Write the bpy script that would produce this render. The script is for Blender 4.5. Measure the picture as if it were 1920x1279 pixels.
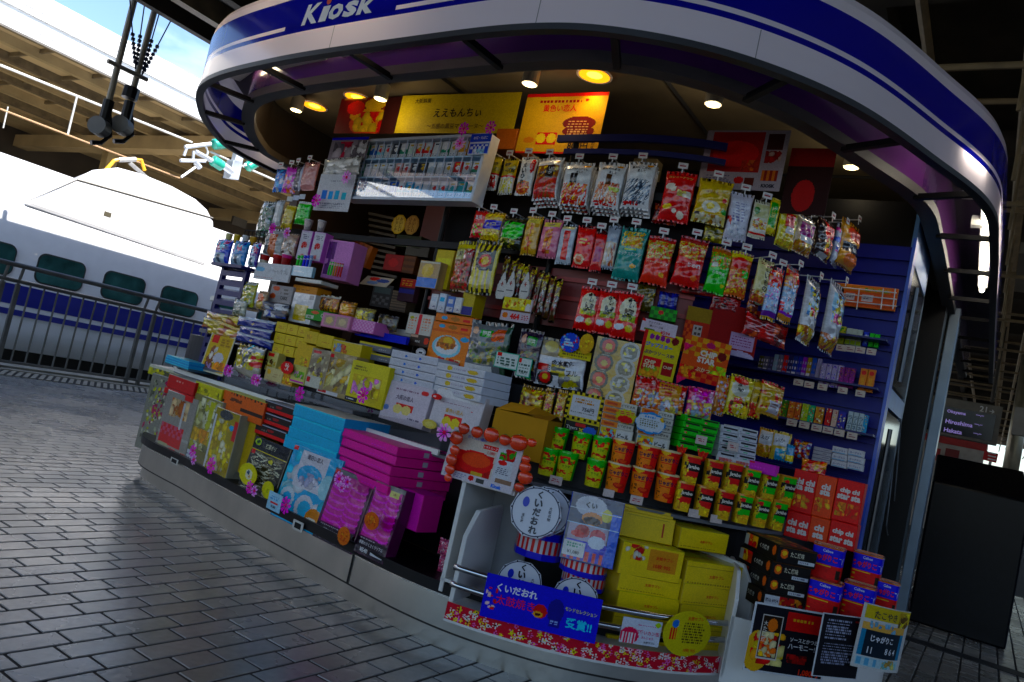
import bpy, math, random
import numpy as np
from mathutils import Vector, Matrix
R = math.radians
for o in list(bpy.data.objects): bpy.data.objects.remove(o)
SC = bpy.context.scene
COL = SC.collection

# ---------------------------------------------------------------- camera, sky, sun, exposure
W, H, FPX = 1920.0, 1279.0, 1450.0
ROLL, PITCH, EYE = R(12.6), R(3.87), 1.0
_F = Vector((0, math.cos(PITCH), math.sin(PITCH))); _U = Vector((0, -math.sin(PITCH), math.cos(PITCH))); _R = Vector((1, 0, 0))
cam = bpy.data.cameras.new("camera"); camo = bpy.data.objects.new("camera", cam); COL.objects.link(camo)
cam.lens = FPX / W * 36.0; cam.sensor_width = 36; cam.clip_end = 3000; cam.clip_start = 0.05
cr, sr = math.cos(ROLL), math.sin(ROLL)
# image right axis: unrolled (x', y'down) = rot(dx, dy): x' = dx c + dy s ; y'd = -dx s + dy c
camx = _R * cr + _U * sr     # dx=1 -> x'=c, y'd=-s -> up +s
camy = -_R * sr + _U * cr    # dy=-1 (up) -> x'=-s, y'd=-c -> up +c
camo.matrix_world = Matrix.Translation((0, 0, EYE)) @ Matrix((camx, camy, -_F)).transposed().to_4x4()
SC.camera = camo

TH = math.atan(934 / 1450.0)
d1 = Vector((math.sin(TH), math.cos(TH), 0)); nn = Vector((-math.cos(TH), math.sin(TH), 0)); UP = Vector((0, 0, 1))

SUN_EL = 52.8
S = (-nn * math.cos(R(SUN_EL)) + UP * math.sin(R(SUN_EL))).normalized()
world = bpy.data.worlds.new("World"); SC.world = world; world.use_nodes = True
wn = world.node_tree; wn.nodes.clear()
sky = wn.nodes.new("ShaderNodeTexSky"); sky.sky_type = 'NISHITA'; sky.sun_disc = False
sky.sun_elevation = R(SUN_EL); sky.sun_rotation = math.atan2(S.x, S.y); sky.ozone_density = 2.5; sky.air_density = 1.1
bg = wn.nodes.new("ShaderNodeBackground"); bg.inputs[1].default_value = 0.13
wo = wn.nodes.new("ShaderNodeOutputWorld")
tc = wn.nodes.new("ShaderNodeTexCoord"); cn = wn.nodes.new("ShaderNodeTexNoise"); cn.inputs["Scale"].default_value = 3.2; cn.inputs["Detail"].default_value = 7
cmap = wn.nodes.new("ShaderNodeMapping"); cmap.inputs["Scale"].default_value = (1, 1, 2.6); cmap.inputs["Location"].default_value = (0.3, .1, .2)
crm = wn.nodes.new("ShaderNodeValToRGB"); crm.color_ramp.elements[0].position = .6; crm.color_ramp.elements[1].position = .95
cmx = wn.nodes.new("ShaderNodeMixRGB"); cmx.inputs[2].default_value = (9, 9.6, 10, 1)
wn.links.new(tc.outputs["Generated"], cmap.inputs[0]); wn.links.new(cmap.outputs[0], cn.inputs["Vector"]); wn.links.new(cn.outputs[0], crm.inputs[0])
wn.links.new(crm.outputs[0], cmx.inputs[0]); stn = wn.nodes.new("ShaderNodeMixRGB"); stn.blend_type = 'MULTIPLY'; stn.inputs[0].default_value = 1; stn.inputs[2].default_value = (.9, .955, 1.02, 1)
wn.links.new(sky.outputs[0], stn.inputs[1]); wn.links.new(stn.outputs[0], cmx.inputs[1]); wn.links.new(cmx.outputs[0], bg.inputs[0]); wn.links.new(bg.outputs[0], wo.inputs[0])
sun = bpy.data.lights.new("sun", 'SUN'); sun.energy = 4.5; sun.angle = R(0.5); sun.color = (1, .95, .87)
suno = bpy.data.objects.new("sun", sun); COL.objects.link(suno); suno.rotation_euler = S.to_track_quat('Z', 'Y').to_euler()
SC.view_settings.view_transform = 'Standard'; SC.view_settings.look = 'None'; SC.view_settings.exposure = 1.28; SC.view_settings.gamma = 1
SC.cycles.max_bounces = 7; SC.cycles.diffuse_bounces = 4; SC.cycles.glossy_bounces = 3; SC.cycles.transparent_max_bounces = 10
SC.cycles.use_denoising = True; SC.cycles.sample_clamp_indirect = 8.0

# ---------------------------------------------------------------- measuring helpers
def ray(px, py):
    dx, dy = px - W / 2, py - H / 2
    return camx * (dx / FPX) - camy * (dy / FPX) + _F
def project(p):
    c = p - Vector((0, 0, EYE)); z = c.dot(_F)
    return Vector((W / 2 + FPX * c.dot(camx) / z, H / 2 - FPX * c.dot(camy) / z))
def at_z(px, py, z):
    v = ray(px, py); return v * ((z - EYE) / v.z) + Vector((0, 0, EYE))
def at_plane(px, py, n, c):
    v = ray(px, py); return v * (c / v.dot(n)) + Vector((0, 0, EYE))
def at_D(px, py, D): return at_plane(px, py, nn, D)
def at_S(px, py, s): return at_plane(px, py, d1, s)
def SD(s, D, z=0.0): return d1 * s + nn * D + UP * z

def catmull(pts, n=12):
    pts = [Vector(p) for p in pts]; out = []
    ext = [pts[0] * 2 - pts[1]] + pts + [pts[-1] * 2 - pts[-2]]
    for i in range(1, len(ext) - 2):
        a, b, c, d = ext[i - 1:i + 3]
        for k in range(n):
            t = k / n
            out.append(.5 * ((2 * b) + (c - a) * t + (2 * a - 5 * b + 4 * c - d) * t * t + (3 * b - a - 3 * c + d) * t ** 3))
    out.append(pts[-1]); return out
# plan of the counter front, (s, D): at the plinth and 0.6 m further in
P0 = catmull([(4.6, 4.72), (3.6, 4.76), (3.02, 4.5), (2.83, 3.72), (2.68, 3.0), (2.58, 2.4), (2.5, 1.85), (2.53, 1.48), (2.68, 1.12), (3.0, .82), (3.6, .6), (5, .5)])
P6 = catmull([(4.6, 4.66), (3.75, 4.66), (3.3, 4.52), (3.22, 3.9), (3.2, 3.2), (3.14, 2.55), (3.1, 2.02), (3.09, 1.72), (3.12, 1.42), (3.25, 1.12), (3.55, .86), (5, .62)])
OUT = catmull([(10, 4.98), (6, 4.99), (4.4, 5.0), (3.9, 4.99), (3.45, 4.93), (3.15, 4.75), (2.76, 4.38), (2.41, 3.85), (2.25, 3.1), (2.17, 2.2), (2.15, 1.6), (2.24, 1.24), (2.46, .91), (2.82, .62), (3.33, .39), (3.9, .19), (4.6, .155), (6.3, .155), (10, .155)])
def curve(d):
    return [SD(*(a.lerp(b, d / .6))) for a, b in zip(P0, P6)]
def hit(px, py, d):
    v = ray(px, py); best = None; c = curve(d)
    for i in range(len(c) - 1):
        a, b = c[i], c[i + 1]; e = b - a
        den = v.x * e.y - v.y * e.x
        if abs(den) < 1e-9: continue
        t = (a.x * e.y - a.y * e.x) / den; k = (a.x * v.y - a.y * v.x) / den
        if -1e-6 <= k <= 1.000001 and t > 0 and (best is None or t < best[0]):
            tl = (c[max(i - 4, 0)] - c[min(i + 5, len(c) - 1)]).normalized() * -1
            best = (t, tl)
    if best is None: raise ValueError("no hit %s %s %s" % (px, py, d))
    t, tl = best; tl.z = 0
    return v * t + Vector((0, 0, EYE)), tl

# ---------------------------------------------------------------- object helpers
def tag(o, label=None, cat=None, group=None, kind=None):
    if label: o['label'] = label
    if cat: o['category'] = cat
    if group: o['group'] = group
    if kind: o['kind'] = kind
    return o
def empty(name, label=None, cat=None, loc=(0, 0, 0), group=None):
    o = bpy.data.objects.new(name, None); COL.objects.link(o); o.location = loc; o.empty_display_size = .1
    return tag(o, label, cat, group)
def srgb(h):
    if isinstance(h, (tuple, list)): return tuple(h)
    h = h.lstrip('#'); v = [int(h[i:i + 2], 16) / 255 for i in (0, 2, 4)]
    return tuple(x / 12.92 if x <= .04045 else ((x + .055) / 1.055) ** 2.4 for x in v)
_mats = {}
def mat(name, col, rough=.5, metal=0., var=.15, vs=6., bump=0., bs=60., coat=0., emit=None, es=0., spec=.5, stretch=(1, 1, 1)):
    if name in _mats: return _mats[name]
    m = bpy.data.materials.new(name); m.use_nodes = True; nt = m.node_tree; b = nt.nodes["Principled BSDF"]
    c = srgb(col)
    b.inputs["Roughness"].default_value = rough; b.inputs["Metallic"].default_value = metal; b.inputs["Coat Weight"].default_value = coat
    b.inputs["Specular IOR Level"].default_value = spec
    tc = nt.nodes.new("ShaderNodeTexCoord"); mp = nt.nodes.new("ShaderNodeMapping"); mp.inputs["Scale"].default_value = stretch
    nt.links.new(tc.outputs["Object"], mp.inputs[0])
    n = nt.nodes.new("ShaderNodeTexNoise"); n.inputs["Scale"].default_value = vs; n.inputs["Detail"].default_value = 6; nt.links.new(mp.outputs[0], n.inputs["Vector"])
    rp = nt.nodes.new("ShaderNodeValToRGB"); rp.color_ramp.elements[0].position = .3; rp.color_ramp.elements[1].position = .7
    rp.color_ramp.elements[0].color = tuple(x * (1 - var) for x in c) + (1,); rp.color_ramp.elements[1].color = tuple(min(1, x * (1 + var)) for x in c) + (1,)
    nt.links.new(n.outputs[0], rp.inputs[0]); nt.links.new(rp.outputs[0], b.inputs["Base Color"])
    if bump:
        n2 = nt.nodes.new("ShaderNodeTexNoise"); n2.inputs["Scale"].default_value = bs; n2.inputs["Detail"].default_value = 4; nt.links.new(mp.outputs[0], n2.inputs["Vector"])
        bp = nt.nodes.new("ShaderNodeBump"); bp.inputs["Strength"].default_value = bump; bp.inputs["Distance"].default_value = .01
        nt.links.new(n2.outputs[0], bp.inputs["Height"]); nt.links.new(bp.outputs[0], b.inputs["Normal"])
    if emit is not None:
        b.inputs["Emission Color"].default_value = srgb(emit) + (1,); b.inputs["Emission Strength"].default_value = es
    _mats[name] = m; return m
def print_mat(name, rough, coat, bump, bs, spec=.5):
    m = bpy.data.materials.new(name); m.use_nodes = True; nt = m.node_tree; b = nt.nodes["Principled BSDF"]
    a = nt.nodes.new("ShaderNodeAttribute"); a.attribute_name = "Col"
    b.inputs["Roughness"].default_value = rough; b.inputs["Coat Weight"].default_value = coat; b.inputs["Coat Roughness"].default_value = .08; b.inputs["Specular IOR Level"].default_value = spec
    tc = nt.nodes.new("ShaderNodeTexCoord"); n = nt.nodes.new("ShaderNodeTexNoise"); n.inputs["Scale"].default_value = bs; n.inputs["Detail"].default_value = 3
    nt.links.new(tc.outputs["Object"], n.inputs["Vector"])
    mx = nt.nodes.new("ShaderNodeMixRGB"); mx.blend_type = 'MULTIPLY'; mx.inputs[0].default_value = .18
    nt.links.new(a.outputs["Color"], mx.inputs[1]); nt.links.new(n.outputs[0], mx.inputs[2]); nt.links.new(mx.outputs[0], b.inputs["Base Color"])
    if bump:
        bp = nt.nodes.new("ShaderNodeBump"); bp.inputs["Strength"].default_value = bump; bp.inputs["Distance"].default_value = .011
        nt.links.new(n.outputs[0], bp.inputs["Height"]); nt.links.new(bp.outputs[0], b.inputs["Normal"])
    return m
FILM = print_mat("printed_film", .18, .45, .6, 24, .4); CARD = print_mat("printed_card", .45, .0, .05, 40, .18); CLEAR = print_mat("clear_pack_film", .13, .55, .9, 14, .3); PAPER = print_mat("printed_paper", .6, .0, .0, 20, .12)
TINP = print_mat("printed_tin", .3, .12, .0, 20, .3)
def glass_mat(name, tint=(1, 1, 1), rough=.02, fac=.08):
    m = bpy.data.materials.new(name); m.use_nodes = True; nt = m.node_tree; nt.nodes.clear()
    t = nt.nodes.new("ShaderNodeBsdfTransparent"); t.inputs[0].default_value = tint + (1,)
    g = nt.nodes.new("ShaderNodeBsdfGlossy"); g.inputs["Roughness"].default_value = rough
    lw = nt.nodes.new("ShaderNodeLayerWeight"); lw.inputs[0].default_value = .35
    mr = nt.nodes.new("ShaderNodeMapRange"); mr.inputs[3].default_value = fac; mr.inputs[4].default_value = .75
    mx = nt.nodes.new("ShaderNodeMixShader"); o = nt.nodes.new("ShaderNodeOutputMaterial")
    nt.links.new(lw.outputs["Facing"], mr.inputs[0]); nt.links.new(mr.outputs[0], mx.inputs[0]); nt.links.new(t.outputs[0], mx.inputs[1]); nt.links.new(g.outputs[0], mx.inputs[2]); nt.links.new(mx.outputs[0], o.inputs[0])
    return m
GLASS = glass_mat("clear_acrylic")

class MB:
    """collects shapes and links them as one mesh"""
    def __init__(s): s.v, s.f, s.m = [], [], []
    def add(s, vs, fs, m=0):
        k = len(s.v); s.v += [tuple(v) for v in vs]; s.f += [tuple(i + k for i in f) for f in fs]; s.m += [m] * len(fs)
    def box(s, o, x, y, z, m=0):
        o, x, y, z = Vector(o), Vector(x), Vector(y), Vector(z)
        p = [o, o + x, o + x + y, o + y, o + z, o + x + z, o + x + y + z, o + y + z]
        fl = x.cross(y).dot(z) < 0
        fs = [(3, 2, 1, 0), (4, 5, 6, 7), (0, 1, 5, 4), (1, 2, 6, 5), (2, 3, 7, 6), (3, 0, 4, 7)]
        s.add(p, [f[::-1] for f in fs] if fl else fs, m)
    def sd(s, s0, s1, D0, D1, z0, z1, m=0):
        s.box(SD(s0, D0, z0), d1 * (s1 - s0), nn * (D1 - D0), UP * (z1 - z0), m)
    def tube(s, pts, r, n=8, m=0, cap=True):
        pts = [Vector(p) for p in pts]; rs = r if isinstance(r, (list, tuple)) else [r] * len(pts); vs = []
        for i, p in enumerate(pts):
            t = (pts[min(i + 1, len(pts) - 1)] - pts[max(i - 1, 0)]).normalized()
            a = t.cross(UP) if abs(t.z) < .95 else t.cross(Vector((1, 0, 0)))
            a.normalize(); b = t.cross(a)
            vs += [p + (a * math.cos(2 * math.pi * k / n) + b * math.sin(2 * math.pi * k / n)) * rs[i] for k in range(n)]
        fs = [(i * n + k, i * n + (k + 1) % n, (i + 1) * n + (k + 1) % n, (i + 1) * n + k) for i in range(len(pts) - 1) for k in range(n)]
        if cap: fs += [tuple(range(n))[::-1], tuple((len(pts) - 1) * n + k for k in range(n))]
        s.add(vs, fs, m)
    def sweep(s, path, prof, m=0, inward=None, closed=False, cap=True):
        """path: list of plan points with normals (p, n_in); prof: list of (in, z)"""
        k = len(prof); vs = []
        for p, n in path: vs += [p + n * a + UP * z for a, z in prof]
        fs = []
        kk = k if closed else k - 1
        for i in range(len(path) - 1):
            for j in range(kk):
                j2 = (j + 1) % k
                fs.append((i * k + j, i * k + j2, (i + 1) * k + j2, (i + 1) * k + j))
        if closed and cap: fs += [tuple(range(k))[::-1], tuple((len(path) - 1) * k + j for j in range(k))]
        s.add(vs, fs, m)
    def prism(s, poly, ext, m=0):
        ext = Vector(ext); n = len(poly); poly = [Vector(p) for p in poly]
        s.add(poly + [p + ext for p in poly], [tuple(range(n))[::-1], tuple(range(n, 2 * n))] + [(i, (i + 1) % n, n + (i + 1) % n, n + i) for i in range(n)], m)
    def build(s, name, mats, parent=None, loc=None, smooth=False, bevel=0, fixn=True):
        me = bpy.data.meshes.new(name); me.from_pydata(s.v, [], s.f)
        for m in (mats if isinstance(mats, (list, tuple)) else [mats]): me.materials.append(m)
        me.polygons.foreach_set("material_index", s.m)
        if fixn:
            import bmesh
            bm = bmesh.new(); bm.from_mesh(me); bmesh.ops.recalc_face_normals(bm, faces=bm.faces); bm.to_mesh(me); bm.free()
        if smooth: me.shade_smooth()
        o = bpy.data.objects.new(name, me); COL.objects.link(o)
        if parent: o.parent = parent; o.matrix_parent_inverse = parent.matrix_basis.inverted()
        elif loc is not None:
            me.transform(Matrix.Translation(-Vector(loc))); o.location = loc
        else:
            # origin at the base centre
            if len(s.v):
                a = np.array(s.v); c = Vector(((a[:, 0].min() + a[:, 0].max()) / 2, (a[:, 1].min() + a[:, 1].max()) / 2, a[:, 2].min()))
                me.transform(Matrix.Translation(-c)); o.location = c
        if bevel:
            b = o.modifiers.new("bevel", 'BEVEL'); b.width = bevel; b.segments = 2; b.limit_method = 'ANGLE'
        return o
def offs(pts2, d):
    """plan points (s,D) -> [(point, inward normal)] moved in by d; the kiosk lies to the +s side"""
    P = [SD(p[0], p[1]) for p in pts2]; out = []
    for i, p in enumerate(P):
        t = (P[min(i + 1, len(P) - 1)] - P[max(i - 1, 0)]).normalized(); n = Vector((-t.y, t.x, 0))
        out.append((p, n))
    # inward = towards (6, 2.5)
    c = SD(6, 2.5); 
    out = [(p + (n if n.dot(c - p) > 0 else -n) * d, (n if n.dot(c - p) > 0 else -n)) for p, n in out]
    return out
def cpath(d, i0=0, i1=None):
    c = curve(d); out = []
    for i, p in enumerate(c):
        t = (c[min(i + 1, len(c) - 1)] - c[max(i - 1, 0)]).normalized(); n = Vector((-t.y, t.x, 0))
        if n.dot(SD(6, 2.5) - p) < 0: n = -n
        out.append((p, n))
    return out[i0:i1]
# ================================================================ SETTING
rnd = random.Random(5)
# ground under everything (track level)
m = MB(); m.add([(-900, -900, -1.3), (900, -900, -1.3), (900, 900, -1.3), (-900, 900, -1.3)], [(0, 1, 2, 3)])
tag(m.build("ground", mat("ballast", '#8d8069', .9, var=.5, vs=14, bump=.6, bs=30)), kind='structure')
# platform slab with joints showing between the pavers
m = MB(); m.sd(-25, 70, -5.5, 10.3, -1.25, -.003)
tag(m.build("platform", mat("paver_joint", '#101318', .85, var=.3, vs=20)), kind='structure')
# pavers
def paver_mat():
    m = bpy.data.materials.new("paver"); m.use_nodes = True; nt = m.node_tree; b = nt.nodes["Principled BSDF"]
    a = nt.nodes.new("ShaderNodeAttribute"); a.attribute_name = "Col"; nt.links.new
    tc = nt.nodes.new("ShaderNodeTexCoord"); n = nt.nodes.new("ShaderNodeTexNoise"); n.inputs["Scale"].default_value = 34; n.inputs["Detail"].default_value = 8
    n2 = nt.nodes.new("ShaderNodeTexNoise"); n2.inputs["Scale"].default_value = 1.9; n2.inputs["Detail"].default_value = 5
    mx = nt.nodes.new("ShaderNodeMixRGB"); mx.blend_type = 'MULTIPLY'; mx.inputs[0].default_value = .35
    nt.links.new(tc.outputs["Object"], n.inputs["Vector"]); nt.links.new(tc.outputs["Object"], n2.inputs["Vector"])
    nt.links.new(a.outputs["Color"], mx.inputs[1]); nt.links.new(n.outputs[0], mx.inputs[2]); st = nt.nodes.new("ShaderNodeMixRGB"); st.blend_type = 'MULTIPLY'; st.inputs[0].default_value = .35; n3 = nt.nodes.new("ShaderNodeTexNoise"); n3.inputs["Scale"].default_value = .9; n3.inputs["Detail"].default_value = 9; nt.links.new(tc.outputs["Object"], n3.inputs["Vector"])
    r3 = nt.nodes.new("ShaderNodeValToRGB"); r3.color_ramp.elements[0].position = .35; r3.color_ramp.elements[1].position = .6; nt.links.new(n3.outputs[0], r3.inputs[0]); nt.links.new(mx.outputs[0], st.inputs[1]); nt.links.new(r3.outputs[0], st.inputs[2]); nt.links.new(st.outputs[0], b.inputs["Base Color"])
    mr = nt.nodes.new("ShaderNodeMapRange"); mr.inputs[1].default_value = .3; mr.inputs[2].default_value = .7; mr.inputs[3].default_value = .2; mr.inputs[4].default_value = .34; b.inputs['Specular IOR Level'].default_value = .5
    nt.links.new(n2.outputs[0], mr.inputs[0]); nt.links.new(mr.outputs[0], b.inputs["Roughness"])
    bp = nt.nodes.new("ShaderNodeBump"); bp.inputs["Strength"].default_value = .2; bp.inputs["Distance"].default_value = .003
    nt.links.new(n.outputs[0], bp.inputs["Height"]); nt.links.new(bp.outputs[0], b.inputs["Normal"])
    return m
def pavers(s0, s1, D0, D1, pitch=.0997, a=.237, b=.135, g=.0108):
    vs, fs, cs = [], [], []
    k = 0; D = D0
    while D < D1:
        off = (k % 2) * .187 + .01 * math.sin(k); s = s0 - off; k += 1; j = 0
        while s < s1:
            L = a if j % 2 == 0 else b; j += 1
            x0, x1, y0, y1 = s + g / 2, s + L - g / 2, D + g / 2, D + pitch - g / 2
            e = .0016; zt = rnd.uniform(-.0004, .0004); zs = [zt + rnd.uniform(-.00025, .00025) for _ in range(4)]
            i = len(vs)
            for (x, y) in ((x0, y0), (x1, y0), (x1, y1), (x0, y1)): vs.append(tuple(SD(x, y, -.0028)))
            for q, (x, y) in enumerate(((x0 + e, y0 + e), (x1 - e, y0 + e), (x1 - e, y1 - e), (x0 + e, y1 - e))): vs.append(tuple(SD(x, y, zs[q])))
            fs += [(i, i + 1, i + 5, i + 4), (i + 1, i + 2, i + 6, i + 5), (i + 2, i + 3, i + 7, i + 6), (i + 3, i, i + 4, i + 7), (i + 4, i + 5, i + 6, i + 7)]
            v = rnd.uniform(.24, .33) * (.82 if rnd.random() < .06 else 1); c = (v * rnd.uniform(.98, 1.05), v, v * rnd.uniform(.9, 1.0))
            cs += [c] * 20; s += L
        D += pitch
    me = bpy.data.meshes.new("platform_paving"); me.from_pydata(vs, [], fs)
    at = me.color_attributes.new("Col", 'FLOAT_COLOR', 'CORNER'); at.data.foreach_set("color", np.array([c + (1,) for c in cs], dtype=np.float32).ravel())
    import bmesh
    bm = bmesh.new(); bm.from_mesh(me); bmesh.ops.recalc_face_normals(bm, faces=bm.faces); bm.to_mesh(me); bm.free()
    me.materials.append(paver_mat()); o = bpy.data.objects.new("platform_paving", me); COL.objects.link(o); tag(o, kind='structure')
pavers(-.5, 11, -2.5, 9.05)
# ribbed edge strip of warning tiles by the fence
m = MB()
for i in range(150):
    s = 1.5 + i * .085
    m.prism([SD(s, 9.1, -.004), SD(s + .05, 9.1, -.004), SD(s + .35, 9.62, -.004), SD(s + .30, 9.62, -.004)], UP * .012)
m.sd(0, 16, 9.66, 9.8, -.005, .012); m.sd(0, 16, 9.98, 10.3, -.005, .02)
tag(m.build("tactile_strip", mat("tactile", '#8d887a', .6, var=.25, vs=9)), kind='structure')
# plain floor boards to the right of the kiosk
m = MB()
for i in range(14):
    D = -2.4 + i * .19
    pass
# joints in the paving at the right: a drain channel
m = MB(); m.sd(5.9, 6.06, -2.6, .4, -.003, .004); tag(m.build("drain_channel", mat("drain", '#15171c', .6)), kind='structure')

# ---- fence
metal_f = mat("fence_steel", '#6d6a66', .45, .3, var=.2, vs=4)
fe = empty("platform_fence", "grey steel railing with upright balusters between the paving and the train", "fence", SD(5, 9.9, 0))
def fpart(name, f): q = MB(); f(q); return q.build(name, metal_f, fe)
fpart("top_rail", lambda q: q.tube([SD(-1, 9.86, 1.22), SD(12, 9.86, 1.22)], .03, 10))
fpart("middle_rail", lambda q: q.tube([SD(-1, 9.9, 1.035), SD(12, 9.9, 1.035)], .024, 8))
fpart("bottom_rail", lambda q: q.sd(-1, 12, 9.885, 9.915, .06, .09))
pan = 1.79; s = 4.36 - pan * 3
while s < 11:
    for ds in (0, .17):
        def post(q, x=s + ds):
            q.box(SD(x, 9.88, 0), d1 * .045, nn * .04, UP * 1.0)
            q.tube([SD(x + .02, 9.9, .98), SD(x + .02, 9.9, 1.03), SD(x + .02, 9.86, 1.2)], .017, 6)
        fpart("post", post)
    n = 9
    for k in range(n):
        x = s + .17 + (pan - .17) * (k + 1) / (n + 1)
        fpart("baluster", lambda q, x=x: q.tube([SD(x, 9.9, .08), SD(x, 9.9, 1.02)], .011, 6))
    s += pan

# ---- train
white_t = mat("train_white", '#e9eaf0', .28, var=.03, coat=.3)
blue_t = mat("train_blue", '#1a2396', .3, var=.05, coat=.3); skirt = mat("train_skirt", '#23211f', .8)
tr = empty("bullet_train", "white bullet train with a blue stripe standing behind the railing", "train", SD(6, 13, -1.2))
def spath(s0, s1): return [(SD(s0, 0), nn), (SD(s1, 0), nn)]
prof = [(11.52, .1), (11.44, .4), (11.41, .7), (11.4, 1.3), (11.42, 1.7), (11.5, 2.05), (11.66, 2.35), (11.95, 2.62), (12.4, 2.78), (13.1, 2.84), (13.8, 2.78), (14.25, 2.62), (14.54, 2.35), (14.7, 2.05), (14.8, 1.3), (14.79, .7), (14.68, .1)]
m = MB(); m.sweep(spath(-8, 34), prof, closed=True); m.build("body", white_t, tr, smooth=False)
tr.children[0].data.shade_smooth()
m = MB(); m.sd(-8, 34, 11.6, 14.6, -1.1, .1); m.build("underframe", skirt, tr)
m = MB(); m.sweep(spath(-8, 34), [(11.404, .72), (11.398, .99)]); m.sweep(spath(-8, 34), [(11.408, .575), (11.405, .655)]); m.build("stripe", blue_t, tr)
glass_t = mat("train_glass", '#2c5856', .06, var=.8, vs=2.2, spec=.35); frame_t = mat("window_gasket", '#2c3434', .5)
for k in range(-6, 14):
    sc = 5.74 + k * .955
    w2, h2, r = .335, .215, .11
    def rr(w2, h2, r, D, n=6):
        pts = []
        for (cx, cz, a0) in ((w2 - r, h2 - r, 0), (-w2 + r, h2 - r, 90), (-w2 + r, -h2 + r, 180), (w2 - r, -h2 + r, 270)):
            for i in range(n + 1):
                a = R(a0 + 90 * i / n); pts.append(SD(sc + cx + r * math.cos(a), D, 1.29 + cz + r * math.sin(a)))
        return pts
    m = MB(); m.prism(rr(w2, h2, r, 11.388), nn * .03); f = m.build("window", frame_t, tr)
    m = MB(); m.prism(rr(w2 - .02, h2 - .02, r - .015, 11.384), nn * .01); m.build("pane", glass_t, f)
# roof fairing round the pantograph
poly = [(5.05, 2.08), (5.5, 2.5), (5.85, 2.86), (6.2, 3.03), (6.6, 3.07), (7.1, 3.06), (7.55, 3.0), (7.8, 2.9), (7.97, 2.74), (8.05, 2.5), (8.06, 2.25), (8.02, 1.98)]
m = MB()
n = len(poly); vs = [SD(a, 11.46, z) for a, z in poly] + [SD(6.6 + (a - 6.6) * .93, 11.75, z * .985) for a, z in poly] + [SD(6.6 + (a - 6.6) * .8, 12.3, min(z, 2.9) * .96) for a, z in poly]
m.add(vs, [tuple(range(n))] + [(r0 * n + i, r0 * n + (i + 1) % n, (r0 + 1) * n + (i + 1) % n, (r0 + 1) * n + i) for r0 in (0, 1) for i in range(n)] + [tuple(range(2 * n, 3 * n))[::-1]])
m.build("roof_fairing", white_t, tr, bevel=.05)
seam_shade = mat("seam_shade_line", '#77746e', .6)
m = MB()
def seam_shade_tube(p, q, D=11.44, w=.012):
    a, b = at_D(*p, D), at_D(*q, D); m.tube([a, b], w, 5)
seam_shade_tube((145, 337), (399, 409), 11.458, .014); seam_shade_tube((145, 337), (54, 376), 11.458, .008)  # long one paints the roof edge shading, short one a panel seam
m.build("seam_shade_line", seam_shade, tr)
m = MB(); a = at_D(202, 402, 11.455); m.box(a - d1 * .055 - UP * .035, d1 * .11, nn * .05, UP * .07); m.build("vent_opening", mat("vent_dark", '#4a4433', .7), tr)
yel = mat("horn_yellow", '#e0a010', .4); gry = mat("wire_grey", '#8b8a86', .4, .4)
m = MB(); DP = 13.0
pp = [at_D(*p, DP) for p in ((199, 318), (214, 301), (224, 299))]; m.tube(pp, .03, 6, 0)
pp = [at_D(*p, DP) for p in ((252, 299), (265, 300), (271, 320))]; m.tube(pp, .03, 6, 0)
m.tube([at_D(222, 300, DP), at_D(254, 299, DP)], .045, 6, 1)
m.tube([at_D(243, 305, DP), at_D(292, 348, DP), at_D(330, 380, DP)], .035, 6, 1)
m.build("pantograph", [yel, gry], tr)

# ---- overhead wires
ow = empty("overhead_wire", "copper contact wire with a pale messenger wire on droppers above the train", "overhead wire", SD(5, 13, 4))
def wpart(name, pts, r, mt, n=6): q = MB(); q.tube(pts, r, n); return q.build(name, mt, ow)
wcop = mat("copper_wire", '#a8845f', .5, .3); wpal = mat("pale_wire", '#c9c8c0', .4, .3); wdark = mat("dark_wire", '#24262c', .5)
wpart("contact_wire", [at_D(0, 204, 13.1), at_D(337, 334, 13.1)], .014, wcop)
wpart("messenger_wire", [at_D(0, 122, 13.1), at_D(360, 267, 13.1)], .02, wpal)
wpart("messenger_wire", [at_D(395, 285, 13.1), at_D(520, 340, 13.1)], .02, wpal)
wpart("dropper", [at_D(144, 182, 13.1), at_D(127, 252, 13.1)], .016, wpal)
wpart("dropper", [at_D(15, 200, 13.1), at_D(6, 240, 13.1)], .01, wpal)
for a, b in (((30, 0), (380, 178)), ((0, 28), (370, 207)), ((75, 0), (380, 150)), ((60, -3), (230, 82))):
    wpart("feeder_wire", [at_D(*a, 15.4), at_D(*b, 15.4)], .011, mat("feeder_grey", '#9b99a0', .5))
# insulator bracket
ib = empty("insulator_bracket", "white steel bracket with green insulators holding the overhead wire", "wire bracket", at_D(440, 300, 12.9))
wst = mat("bracket_white", '#c4c9cf', .35, .4); grn = mat("insulator_green", '#1f9d85', .3, coat=.5)
m = MB(); A = lambda x, y, D=12.9: at_D(x, y, D)
m.tube([A(347, 276), A(395, 270)], .04, 6); m.tube([A(350, 278), A(345, 292)], .025, 6); m.tube([A(363, 283), A(362, 300)], .025, 6)
m.tube([A(338, 301), A(385, 302)], .035, 6); m.tube([A(366, 284), A(398, 302)], .045, 6); m.tube([A(386, 275), A(390, 285), A(385, 300)], .02, 6)
m.tube([A(367, 305), A(375, 315)], .05, 6); m.tube([A(366, 314), A(340, 332)], .022, 6); m.tube([A(412, 305), A(435, 322)], .07, 8)
m.box(A(446, 280), (A(460, 284) - A(446, 280)), nn * .12, (A(432, 332) - A(446, 280))); m.box(A(438, 300), (A(455, 304) - A(438, 300)), nn * .2, (A(430, 334) - A(438, 300)))
m.tube([A(458, 310), A(480, 300)], .03, 6); m.build("steel_arm", wst, ib)
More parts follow.
